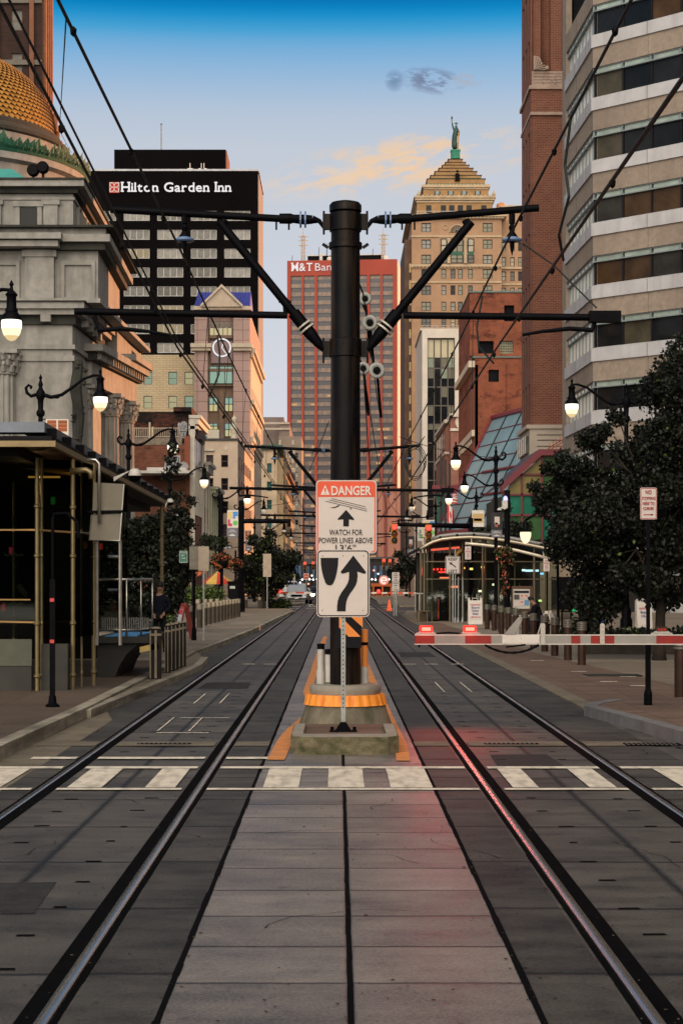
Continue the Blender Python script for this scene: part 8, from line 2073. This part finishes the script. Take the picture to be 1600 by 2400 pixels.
def boarding_platform():
 d=32.0;X_=lambda x:gx(x,d);Z=lambda y:gz(y,d)
 t=thing('boarding_platform','raised boarding platform with a blue edge, tubular railing and yellow end beam','boarding platform',(X_(290),d+1,.145))
 x0,x1=X_(222),X_(350);zt=Z(1462)
 dk=mat('platform_dark',(.02,.02,.02),.7,ns=2,na=.3)
 b=MB();b.box(x0,x1,d,d+3.2,zt-.12,zt);b.build('deck',dk,t)
 b=MB();b.slab([(X_(240),d+.05),(X_(315),d+.05),(gx(352,34.6),34.6),(gx(285,34.6),34.6)],zt+.001,zt+.012);b.build('tactile_strip',mat('tactile_blue',(.08,.30,.62),.6,ns=6,na=.2),t)
 b=MB();pr_=[(X_(222),.145),(X_(262),.145),(X_(272),.35),(X_(290),.58),(X_(318),zt-.12),(X_(222),zt-.12)];b.prism(pr_,d+.1,d+3.0);b.build('curved_support',dk,t)
 b=MB();b.prism([(X_(322),Z(1499)),(X_(322),Z(1486)),(X_(364),Z(1476)),(X_(366),Z(1490))],d-.06,d+.1);b.build('yellow_beam',mat('yellow_timber',(.42,.31,.10),.6,ns=3,na=.2),t)
 b=MB();zt2=Z(1331)
 b.tube([(X_(223),d,zt2),(X_(318),d,zt2-.0),(gx(350,33.4),33.4,zt2)],.024,8)
 for x,dd in((224,d),(291,d),(324,d+.5)):b.tube([(gx(x,dd),dd,zt2),(gx(x,dd),dd,zt)],.02,8)
 b.tube([(gx(350,33.4),33.4,zt2),(gx(350,33.4),33.4,zt+.05)],.02,8);b.tube([(X_(222),d,zt+.12),(X_(318),d,zt+.12),(gx(350,33.4),33.4,zt+.12)],.02,6)
 b.tube([(gx(275,34),34,3.0),(gx(275,34),34,zt)],.03,8);b.tube([(gx(221,33.5),33.5,2.4),(gx(272,34),34,2.4)],.03,6);b.tube([(gx(221,33.5),33.5,1.75),(gx(272,34),34,1.75)],.025,6)
 b.build('railing',STAIN,t,True)
 b=MB()
 for i in range(26):x=x0+.1+i*(x1-x0-.15)/26;b.box(x,x+.008,d+.02,d+.03,zt+.13,zt+.35)
 b.build('railing_mesh',STEEL,t)
boarding_platform()
def guard_posts():
 mt=mat('guard_post_black',(.006,.006,.007),.6,spec=.2);st=mat('guard_strip_tan',(.19,.155,.11),.5,ns=4,na=.25)
 first=None
 labs=['wide guard post with pale strips under the yellow beam','first slim guard post of the close group on the kerb','second slim guard post of the close group on the kerb','third slim guard post of the close group on the kerb','fourth slim guard post of the close group on the kerb','last slim guard post of the close group on the kerb']
 P_=[(358,1560),(386,1545),(395,1541),(404,1538),(413,1534),(421,1531)]
 for i,(x,y)in enumerate(P_):
  dd=gd(y,.12);xx=gx(x,dd)
  if i==0 or i==1:
   w=.10 if i==0 else .055
   t=thing('guard_post',labs[i],'guard post',(0,0,0),'guard posts on the left kerb')
   b=MB();b.box(-w,w,-.06,.06,0,.93);b.build('post',mt,t)
   b=MB();
   for q in((-w*.15,w*.25),(-w-.004,-w*.82)):b.box(q[0],q[1],-.068,-.0605,.02,.90)
   b.build('pale_strip',st,t)
   b=MB();b.box(-w-.006,w+.006,-.07,.07,.80,.84);b.lathe([(w,.93),(w*.8,.955),(0,.97)],14);b.build('cap_band',st,t)
   place(t,(xx,dd,.12));first=t
  else:dup(first,(xx,dd,.12),0,labs[i])
guard_posts()
# ================================================================== RIGHT GLASS KIOSK
def right_kiosk():
 d=82.0;X_=lambda x:gx(x,d);Z=lambda y:gz(y,d)
 t=thing('glass_kiosk','glass tram kiosk with a curved pale roof edge and red lights on the right plaza','tram shelter',(X_(1110),88,.02))
 prof=[(962,1265),(975,1257),(990,1249),(1010,1243),(1040,1239.5),(1075,1238),(1110,1240),(1150,1245),(1190,1252),(1240,1262),(1290,1273),(1330,1282)]
 y1=104.0
 b=MB();n=len(prof)
 for k,(dy,o,th)in enumerate(((0,0,.14),)):
  vs=[]
  for x,y in prof:vs+=[(X_(x),d-1.0,Z(y)),(X_(x),d-1.0,Z(y)+th),(X_(x)+.2,y1,Z(y)+th),(X_(x)+.2,y1,Z(y))]
  fs=[]
  for i in range(n-1):
   for j in range(4):fs.append((4*i+j,4*i+(j+1)%4,4*(i+1)+(j+1)%4,4*(i+1)+j))
  fs+=[(0,3,2,1),(4*n-4,4*n-3,4*n-2,4*n-1)]
  b.add(vs,fs)
 b.build('roof',mat('kiosk_roof_black',(.006,.006,.007),.6,spec=.2),t)
 b=MB();b.tube([(X_(x),d-1.06,Z(y)+.06)for x,y in prof],.075,8);b.build('roof_edge',mat('pale_roof_edge',(.46,.40,.30),.35,.5,ns=1,na=.15),t,True)
 b=MB();b.tube([(X_(x),d-.95,Z(y)+.22)for x,y in prof[2:]],.09,6);b.build('gutter',mat('kiosk_gutter_grey',(.22,.22,.22),.5,.4),t,True)
 for i in range(8):x,y=1005+i*38,np.interp(1005+i*38,[p[0]for p in prof],[p[1]for p in prof]);MB().box(X_(x),X_(x)+.1,d-1.1,d-.9,Z(y)+.12,Z(y)+.24).build('roof_bracket',BLACK,t)
 low=[(1062,1250),(1090,1252),(1140,1258),(1180,1266),(1225,1277),(1252,1285)]
 b=MB();b.tube([(X_(x),d-1.5,Z(y))for x,y in low],.075,10)
 for x,y in((1077,1250),(1240,1281)):b.tube([(X_(x),d-1.5,Z(y)),(X_(x),d-1.1,Z(y)+.25)],.03,6)
 b.build('lower_tube',mat('pale_tube',(.58,.52,.42),.3,.4),t,True)
 tub=mat('kiosk_post',(.16,.14,.095),.35,.7,ns=4,na=.2)
 for x,dy in((966,1.5),(974,0),(981,.6),(992,1.0),(1033,0),(1062,.4),(1108,0),(1114,.3),(1144,.3),(1226,0),(1254,.6),(1280,.8)):
  yb=d+dy;h=np.interp(x,[p[0]for p in prof],[p[1]for p in prof])
  b=MB();b.lathe([(.055,.02),(.055,gz(h,d))],8,(gx(x,yb),yb,0));b.build('post',tub,t)
 kg=clearglass('kiosk_glass',(.80,.84,.78),.07)
 xs=[976,1033,1062,1108,1144,1226,1280]
 for a,c in zip(xs,xs[1:]):
  for z0,z1 in((.5,2.0),(2.05,Z(1290))):b=MB();b.box(X_(a)+.05,X_(c)-.05,d+.02,d+.035,z0,z1);b.build('glass_pane',kg,t)
 b=MB();b.tube([(X_(976),d-.02,2.02),(X_(1280),d-.02,2.02)],.03,6);b.tube([(X_(976),d-.02,Z(1290)),(X_(1280),d-.02,Z(1290))],.04,6);b.build('rail',tub,t)
 b=MB();b.box(X_(1174),X_(1222),d-.1,d+.015,.02,Z(1346));b.build('granite_panel',mat('kiosk_brown_granite',(.075,.038,.020),.45,ns=9,na=.4),t)
 b=MB();b.box(X_(1177),X_(1215),d-.16,d-.11,Z(1398),Z(1353));nb=b.build('notice_board',WPL,t)
 for a,c,e,f,m in((1179,1191,1377,1366,GLASSM),(1193,1202,1375,1365,WHITE),(1204,1213,1375,1365,WHITE),(1193,1202,1390,1378,WHITE),(1203,1213,1390,1378,mat('board_blue',(.08,.25,.45),.5)),(1179,1191,1392,1380,WHITE),(1179,1213,1362,1357,INK)):
  MB().box(X_(a),X_(c),d-.175,d-.165,Z(e),Z(f)).build('notice',m,nb)
 for a,e in((1194,1367),(1205,1367),(1194,1381)):MB().box(X_(a),X_(a+5),d-.185,d-.178,Z(e+3),Z(e)).build('notice_heading',SRED,nb)
 b=MB();b.box(X_(1012),X_(1046),d+1.5,d+1.6,.02,Z(1372));b.box(X_(975),X_(1010),d+1.0,d+1.1,.02,Z(1424));b.build('dark_door',mat('kiosk_dark',(.004,.004,.005),.7,spec=.1),t)
 b=MB();b.box(X_(976),X_(1290),d+9,d+9.2,.02,3.4);b.box(X_(976),X_(1290),d+1,d+9,.02,.04);b.build('back_wall',mat('kiosk_inside',(.018,.017,.012),.6,ns=1.5,na=.7),t)
 q=random.Random(8)
 b=MB();b.box(X_(1002),X_(1046),d+2.5,d+2.6,Z(1315),Z(1303));s=b.build('red_display',BLACKM,t)
 for i in range(5):MB().box(X_(1000+i*9),X_(1004+i*9),d+2.4,d+2.49,Z(1309),Z(1305)).build('red_letters',REDS,s)
 for i in range(6):MB().box(X_(1014+i*5),X_(1017.5+i*5),d+2.4,d+2.49,Z(1315),Z(1312)).build('red_letters',REDS,s)
 for i,(x,y,c)in enumerate(((1078,1309,(1,.75,.2)),(1104,1305,(1,.7,.2)),(1060,1307,(1,.4,.1)),(1205,1313,(.5,.8,1)),(1213,1313,(.5,.8,1)),(1198,1312,(.6,.9,.9)),(1240,1320,(.2,.6,1)),(1098,1360,(.9,.85,.6)),(1130,1345,(.9,.9,.6)),(1236,1382,(.5,.7,.2)),(1009,1330,(1,.2,.1)),(1030,1350,(1,.25,.12)))):
  b=MB();b.box(gx(x,d+4),gx(x,d+4)+(.5 if i in(3,4,10,11)else .16),d+4,d+4.05,gz(y,d+4),gz(y,d+4)+.1);b.build('inside_lamp',emis('kiosk_lamp_%d'%i,c,2.2),t)
 for i in range(9):
  x=1070+i*16;b=MB();b.tube([(gx(x,d+3),d+3+q.random()*3,.04),(gx(x+3,d+3),d+3+q.random()*3,1.2+q.random()*1.6)],.03,5);b.build('inside_bar',tub,t)
 b=MB();b.tube([(X_(990),d+.3,Z(1263)),(X_(1056),d+.3,Z(1257))],.05,6);b.build('red_tube_light',emis('red_glow_tube',(1,.14,.08),.9),t)
 b=MB();b.tube([(X_(1045),d+.2,Z(1275)),(X_(1060),d+.2,Z(1262))],.09,6);b.build('yellow_bracket',mat('yellow_bracket_paint',(.5,.3,.06),.5),t)
 b=MB()
 for x in(954,963,973):b.tube([(X_(x),d+.3,.5),(X_(x),d+.3,Z(1363))],.03,6)
 b.tube([(X_(954),d+.3,Z(1363)),(X_(975),d+.3,Z(1363))],.035,6);b.build('railing',STAIN,t)
 b=MB();q_=[X_(957)+.22*i for i in range(4)]
 for i in range(4):b.lathe([(.10,.02),(.10,Z(1405))],10,(X_(961+4.2*i),d-.3+.1*i,0))
 b.tube([(X_(958),d-.3,Z(1404)),(X_(985),d-.2,Z(1404))],.05,6);b.build('ramp_guard',mat('bronze_ramp_guard',(.11,.085,.055),.5,.4,ns=4,na=.3),t,True,auto=True)
 for x,y in((985,1345),(996,1290)):
  L=bpy.data.lights.new('kiosk_red_light','POINT');L.energy=12;L.color=(1,.10,.06);L.shadow_soft_size=.2
  o=bpy.data.objects.new('kiosk_red_light',L);COL.objects.link(o);o.parent=t;o.location=Vector((X_(x)+.4,d+2.2,Z(1310)))-t.location
 L=bpy.data.lights.new('kiosk_warm_light','POINT');L.energy=12;L.color=(1,.8,.5);L.shadow_soft_size=.3
 o=bpy.data.objects.new('kiosk_warm_light',L);COL.objects.link(o);o.parent=t;o.location=Vector((X_(1130),d+5,3.0))-t.location
right_kiosk()
t=thing('metal_shelf','black metal rack behind the seated person','rack',(gx(1297,62),62,.02))
b=MB()
for x in(1290,1310):b.tube([(gx(x,62),62,.02),(gx(x,62),62,gz(1381,62))],.03,6)
for y in(1381,1396,1404):b.box(gx(1286,62),gx(1312,62),61.97,62.03,gz(y,62)-.03,gz(y,62)+.02)
for x in range(1288,1312,3):b.tube([(gx(x,62),62.02,gz(1404,62)),(gx(x,62),62.02,gz(1440,62))],.008,4)
b.build('frame',BLACK,t)
t=thing('fire_hydrant','small blue topped red hydrant beside the rust red post','hydrant',(gx(1378,52),52,.02))
b=MB();b.lathe([(.16,.02),(.12,.1),(.11,.6),(.14,.66)],12,(gx(1378,52),52,0));b.lathe_y([(.0,-.2),(.06,-.19),(.06,.1)],8,(gx(1378,52),52,.45));b.tube([(gx(1378,52)-.2,52,.48),(gx(1378,52)+.2,52,.48)],.05,8);b.build('body',mat('hydrant_red',(.10,.012,.012),.5),t,True,auto=True)
MB().lathe([(.145,.66),(.13,.78),(.06,.86),(.05,.92),(0,.93)],12,(gx(1378,52),52,0)).build('cap',mat('hydrant_blue',(.03,.09,.32),.5),t,True)
t=thing('awning','striped pale and tan awning at the left end of the glass kiosk','awning',(gx(960,112),112,gz(1330,112)))
b=MB();P0=[gx(954,112),gx(978,112)]
for i in range(8):
 b.mi=i%3%2;f0,f1=i/8,(i+1)/8
 b.add([(P0[0]+.1,111+0,gz(1340-18*f0,112)),(P0[1],111.4,gz(1335-28*f0+4,112)),(P0[1],111.4,gz(1335-28*f1+4,112)),(P0[0]+.1,111,gz(1340-18*f1-6,112))],[(0,1,2,3)])
b.build('canvas',[mat('awning_tan',(.30,.25,.16),.8),mat('awning_dark',(.10,.09,.05),.8)],t)
MB().tube([(P0[0],111,gz(1318,112)),(P0[1],111.4,gz(1302,112))],.05,6).build('bar',BLACK,t)
# ================================================================== VEHICLES, CONE
tyre=mat('tyre_rubber',(.008,.008,.008),.85,spec=.15)
cargl=mat('car_glass',(.010,.012,.015),.06,ns=.5,na=.3,spec=.18)
def car(label,x,d,paint,z=0.0,lit=False,h=1.75,w=1.9,l=4.7,name='parked_car',cat='car',group=None):
 """front towards the camera; body built from side section pulled across with tucked sides"""
 t=thing(name,label,cat,(x,d+l/2,z),group)
 side=[(0,.42),(.02,.78),(.12,.92),(1.1,1.04),(1.25,1.06),(4.0,1.08),(4.62,1.02),(4.7,.6),(4.68,.38),(.1,.32)]
 cab=[(1.05,1.03),(1.75,h-.06),(2.1,h),(3.9,h-.02),(4.45,1.05)]
 k=l/4.7
 def loft(poly,hw,tuck):
  b=MB();n=len(poly);vs=[]
  for f,s in((-1,.90),(-.86,1),(.86,1),(1,.90)):
   for py,pz in poly:
    cy,cz=2.35,.75
    tk=1-tuck*max(0,(pz-1.0))/.8
    vs.append((x+f*hw*tk,d+(cy+(py-cy)*s)*k,z+(cz+(pz-cz)*(s if s==1 else .95))))
  for i in range(3):
   for j in range(n):b.f.append((i*n+j,i*n+(j+1)%n,(i+1)*n+(j+1)%n,(i+1)*n+j));b.m.append(0)
  b.v=vs;b.f+=[tuple(range(n-1,-1,-1)),tuple(range(3*n,4*n))];b.m+=[0,0]
  return b
 loft(side,w/2,0).build('body',paint,t)
 loft(cab,w/2-.06,.22).build('cabin',paint,t)
 b=MB();ww=w/2-.2
 b.add([(x-ww-.02,d+1.13*k,z+1.09),(x+ww+.02,d+1.13*k,z+1.09),(x+ww-.1,d+1.69*k,z+h-.11),(x-ww+.1,d+1.69*k,z+h-.11)],[(0,1,2,3)]);b.build('windscreen',cargl,t)
 for s in(-1,1):
  b=MB();b.add([(x+s*(w/2-.045),d+1.6*k,z+1.12),(x+s*(w/2-.045),d+4.1*k,z+1.12),(x+s*(w/2-.15),d+3.8*k,z+h-.14),(x+s*(w/2-.15),d+1.95*k,z+h-.14)],[(0,1,2,3)]);b.build('side_window',cargl,t)
  for wy in(.85,3.75):
   b=MB();b.lathe([(0,-.11),(.25,-.11),(.34,-.08),(.34,.08),(.25,.11),(0,.11)],18);b.xf(T0((x+s*(w/2-.12),d+wy*k,z+.34))@Matrix.Rotation(PI/2,4,'Y'));wh=b.build('wheel',tyre,t,True,auto=True)
   b=MB();b.lathe([(0,.115),(.2,.118)],14);b.xf(T0((x+s*(w/2-.12),d+wy*k,z+.34))@Matrix.Rotation(s*PI/2,4,'Y'));b.build('rim',STEEL,wh)
  b=MB();b.prism(rrect(x+s*(w/2-.33)-.17,x+s*(w/2-.33)+.17,z+.70,z+.85,.05),d-.03,d+.05);b.build('headlight',emis('headlight_lit',(1,.82,.5),40)if lit else mat('headlight_glass',(.5,.5,.48),.1,spec=.8),t)
  b=MB();b.box(x+s*(w/2+.02),x+s*(w/2+.2),d+1.55*k,d+1.62*k,z+1.08,z+1.24);b.build('mirror',paint,t)
 b=MB();b.box(x-w*.26,x+w*.26,d-.03,d+.03,z+.58,z+.78);b.build('grille',BLACKM,t)
 b=MB();b.box(x-w*.46,x+w*.46,d-.06,d+.04,z+.36,z+.5);b.build('bumper',mat('bumper_dark',(.03,.03,.03),.6),t)
 b=MB();b.box(x-.17,x+.17,d-.075,d-.061,z+.40,z+.49);b.build('number_plate',WHITEP,t)
 return t
whitec=mat('white_car_paint',(.62,.63,.64),.25,ns=1,na=.05,coat=.5);silver=mat('silver_car_paint',(.36,.40,.44),.3,.3,ns=1,na=.1,coat=.5)
car('white car parked at the left kerb, nearer and bluish, front to the camera',gx(681,150),150,silver,h=1.62,group='parked cars on the left')
car('tall white van parked behind the silver car on the left',gx(664,162),162,whitec,h=1.95,l=4.9,w=2.0,group='parked cars on the left',name='parked_van',cat='van')
car('white car far down the left kerb behind the van',gx(684,176),176,whitec,h=1.7,group='parked cars on the left')
car('dark oncoming car with a glaring lit headlight beside the signpost',gx(735,146),146,mat('dark_car_paint',(.012,.012,.014),.3,coat=.3),lit=True,h=1.5,name='oncoming_car')
t=thing('traffic_cone','orange traffic cone on the right platform beyond the crossing','traffic cone',(gx(893,112),112,.0))
MB().lathe([(.20,.04),(.17,.05),(.045,.74),(0,.75)],16,(gx(893,112),112,.0)).build('cone',mat('cone_orange',(.75,.12,.05),.6,na=.08),t,True,auto=True)
MB().box(gx(893,112)-.24,gx(893,112)+.24,111.76,112.24,0,.045).build('base',mat('cone_base',(.5,.08,.03),.6),t)
t=thing('rubbish_bin','black box cabinet at the foot of the dark mast on the left','cabinet',(gx(535,97),97,.145))
b=MB();b.box(gx(524,97),gx(546,97),96.6,97.4,.1,gz(1338,97));b.box(gx(523,97),gx(547,97),96.5,97.5,gz(1338,97),gz(1335,97));b.build('body',BLACKM,t)
MB().box(gx(529,97),gx(541,97),96.56,96.59,gz(1352,97),gz(1346,97)).build('slot',STEEL,t)
t=thing('cafe_umbrella','red and yellow cafe parasol over tables on the far left pavement','parasol',(gx(500,104),104,.145))
b=MB();c_=(gx(500,104),104,0);n=8;R_=.9;zt_,zb_=gz(1312,104),gz(1336,104)
for i in range(n):
 b.mi=i%2;a0,a1=2*PI*i/n,2*PI*(i+1)/n
 b.add([(c_[0],104,zt_),(c_[0]+R_*math.cos(a0),104+R_*math.sin(a0),zb_),(c_[0]+R_*math.cos(a1),104+R_*math.sin(a1),zb_),(c_[0]+R_*math.cos(a1),104+R_*math.sin(a1),zb_-.15),(c_[0]+R_*math.cos(a0),104+R_*math.sin(a0),zb_-.15)],[(0,1,2),(1,4,3,2)])
b.build('canopy',[mat('parasol_red',(.45,.04,.03),.7),mat('parasol_yellow',(.5,.33,.08),.7)],t)
MB().tube([(c_[0],104,.145),(c_[0],104,zt_)],.03,6).build('pole',STEEL,t)
t=thing('low_wall','low stone edging wall around the right hand shrubs','wall',(gx(1400,45.5),45.5,.02))
b=MB();b.box(gx(1340,45.5),gx(1640,45.5),45.4,45.8,.02,.38);b.box(gx(1360,45.5),gx(1640,45.5),45.35,45.85,.38,.42);b.build('wall',mat('edging_stone',(.045,.04,.032),.9,ns=3,na=.4),t)
# ================================================================== PEOPLE
skinm=mat('skin',(.30,.17,.11),.6,ns=6,na=.1);hairm=mat('dark_hair',(.008,.006,.005),.7)
def person(label,cloth,legs,J,face,pose_base,d_jacket=1.32):
 t=thing('person',label,'person',pose_base)
 V=lambda k:Vector(J[k])
 names=['pelvis','waist','chest','neck','head0','head1','shl','ell','wrl','shr','elr','wrr','hpl','knl','anl','tol','hpr','knr','anr','tor']
 rad=dict(pelvis=(.15,.115),waist=(.135,.10),chest=(.165,.115),neck=.058,head0=.075,head1=.095,shl=.07,ell=.045,wrl=.03,shr=.07,elr=.045,wrr=.03,hpl=.09,knl=.06,anl=.042,tol=.04,hpr=.09,knr=.06,anr=.042,tor=.04)
 E=[('pelvis','waist'),('waist','chest'),('chest','neck'),('neck','head0'),('head0','head1'),('chest','shl'),('shl','ell'),('ell','wrl'),('chest','shr'),('shr','elr'),('elr','wrr'),
 ('pelvis','hpl'),('hpl','knl'),('knl','anl'),('anl','tol'),('pelvis','hpr'),('hpr','knr'),('knr','anr'),('anr','tor')]
 verts=[V(n)for n in names];ed=[(names.index(a),names.index(b))for a,b in E];rr=[(rad[n]if n[:2]in('ne','he','wr')else tuple(q*.78 for q in(rad[n]if isinstance(rad[n],tuple)else(rad[n],)*2)))for n in names]
 f=Vector(face).normalized()
 for w,e in(('wrl','ell'),('wrr','elr')):
  dr=(V(w)-V(e)).normalized();sd_=dr.cross(Vector((0,0,1)));sd_=sd_.normalized()if sd_.length>.1 else Vector((1,0,0))
  i0=len(verts);verts.append(V(w)+dr*.06);rr.append((.036,.02));ed.append((names.index(w),i0))
  for q,(o,l)in enumerate(((-.03,.075),(-.011,.085),(.009,.08),(.028,.062))):
   a=len(verts);verts+=[V(w)+dr*.10+sd_*o,V(w)+dr*(.10+l*.6)+sd_*o-Vector((0,0,.012)),V(w)+dr*(.10+l)+sd_*o-Vector((0,0,.035))];rr+=[.0095,.0088,.008]
   ed+=[(i0,a),(a,a+1),(a+1,a+2)]
  a=len(verts);verts+=[V(w)+dr*.05-sd_*.05,V(w)+dr*.09-sd_*.062-Vector((0,0,.015))];rr+=[.011,.0095];ed+=[(i0,a),(a,a+1)]
 skin_figure('body',verts,ed,rr,skinm,t,0,2)
 def layer(name,ks,es,m,grow):
  skin_figure(name,[V(k)for k in ks],[(ks.index(a),ks.index(b))for a,b in es],[tuple(q*grow for q in(rad[k]if isinstance(rad[k],tuple)else(rad[k],rad[k])))for k in ks],m,t,0,2)
 layer('jacket',['waist','chest','shl','ell','wrl','shr','elr','wrr','pelvis'],[('waist','chest'),('chest','shl'),('shl','ell'),('ell','wrl'),('chest','shr'),('shr','elr'),('elr','wrr'),('waist','pelvis')],cloth,d_jacket)
 layer('trousers',['pelvis','hpl','knl','anl','hpr','knr','anr'],[('pelvis','hpl'),('hpl','knl'),('knl','anl'),('pelvis','hpr'),('hpr','knr'),('knr','anr')],legs,1.15)
 hc=V('head0').lerp(V('head1'),.55);up=(V('head1')-V('neck')).normalized();rt=f.cross(up).normalized()
 b=MB()
 Mh=Matrix(((rt.x,f.x,up.x,hc.x),(rt.y,f.y,up.y,hc.y),(rt.z,f.z,up.z,hc.z),(0,0,0,1)))
 b.lathe([(0,-.05),(.088,-.03),(.10,.05),(.075,.115),(0,.135)],16,(0,-.022,.01));b.xf(Mh);b.build('hair',hairm,t,True)
 b=MB();b.add([(-.016,.09,-.03),(.016,.09,-.03),(0,.125,-.035),(0,.095,.015)],[(0,1,2),(0,2,3),(1,3,2)])
 for s in(-1,1):b.lathe([(0,-.02),(.014,0),(0,.02)],6,(s*.097,-.005,-.005))
 b.mi=1
 for s in(-1,1):b.lathe_y([(0,.094),(.013,.092)],8,(s*.034,0,.012))
 b.box(-.024,.024,.088,.093,-.066,-.058);b.xf(Mh);b.build('face',[skinm,hairm],t)
 for k,kk in(('anl','tol'),('anr','tor')):
  b=MB();b.tube([V(k)+Vector((0,0,-.02)),V(k).lerp(V(kk),.5)+Vector((0,0,-.025)),V(kk)+Vector((0,0,-.02))],[.052,.05,.042],10);b.build('shoe',BLACKM,t,True)
 return t
dj=mat('black_hoodie',(.006,.006,.008),.9,spec=.1);dl=mat('dark_jeans',(.010,.011,.016),.9,spec=.1)
d=61.0;bx=gx(1240,d);zb=.02
person('seated person in a black hoodie hunched forward beside the folding board',dj,dl,dict(pelvis=(bx,d,zb+.55),waist=(bx-.03,d,zb+.75),chest=(bx-.13,d,zb+.98),neck=(bx-.24,d,zb+1.13),head0=(bx-.30,d,zb+1.19),head1=(bx-.35,d,zb+1.29),
shl=(bx-.17,d-.19,zb+1.04),ell=(bx-.28,d-.23,zb+.80),wrl=(bx-.50,d-.13,zb+.78),shr=(bx-.17,d+.19,zb+1.04),elr=(bx-.28,d+.23,zb+.80),wrr=(bx-.50,d+.11,zb+.78),
hpl=(bx-.02,d-.10,zb+.53),knl=(bx-.44,d-.13,zb+.56),anl=(bx-.42,d-.13,zb+.10),tol=(bx-.58,d-.14,zb+.05),hpr=(bx-.02,d+.10,zb+.53),knr=(bx-.44,d+.13,zb+.56),anr=(bx-.36,d+.13,zb+.10),tor=(bx-.52,d+.14,zb+.05)),(-1,-.15,-.25),(bx,d,zb))
t=thing('bench','dark slatted bench under the seated person','bench',(bx+.1,d,.02))
b=MB();b.box(bx-.18,bx+.28,d-.7,d+.7,.40,.435);b.build('seat',BLACK,t)
for yy_ in(-.6,.6):
 b=MB();b.box(bx-.15,bx+.25,d+yy_-.03,d+yy_+.03,.02,.4);b.build('leg',BLACK,t)
t=thing('table','small pale topped table in front of the seated person','table',(bx-.75,d,.02))
MB().box(bx-1.0,bx-.40,d-.3,d+.3,.70,.73).build('table_top',WPL,t)
MB().tube([(bx-.75,d,.02),(bx-.75,d,.70)],.03,8).build('leg',STEEL,t)
d=43.5;bx=gx(366,d);zb=.145
person('standing person in a dark blue jacket behind the platform railing',mat('navy_jacket',(.008,.010,.018),.9,spec=.1),dl,dict(pelvis=(bx,d,zb+.93),waist=(bx,d,zb+1.10),chest=(bx,d,zb+1.33),neck=(bx+.01,d-.02,zb+1.50),head0=(bx+.015,d-.05,zb+1.58),head1=(bx+.02,d-.05,zb+1.68),
shl=(bx-.19,d,zb+1.40),ell=(bx-.25,d+.02,zb+1.12),wrl=(bx-.15,d-.2,zb+.98),shr=(bx+.19,d,zb+1.40),elr=(bx+.25,d+.02,zb+1.12),wrr=(bx+.14,d-.2,zb+.98),
hpl=(bx-.09,d,zb+.90),knl=(bx-.12,d-.03,zb+.49),anl=(bx-.12,d,zb+.09),tol=(bx-.14,d-.16,zb+.045),hpr=(bx+.09,d,zb+.90),knr=(bx+.12,d-.02,zb+.49),anr=(bx+.14,d+.02,zb+.09),tor=(bx+.17,d-.14,zb+.045)),(.2,-1,-.2),(bx,d,zb))
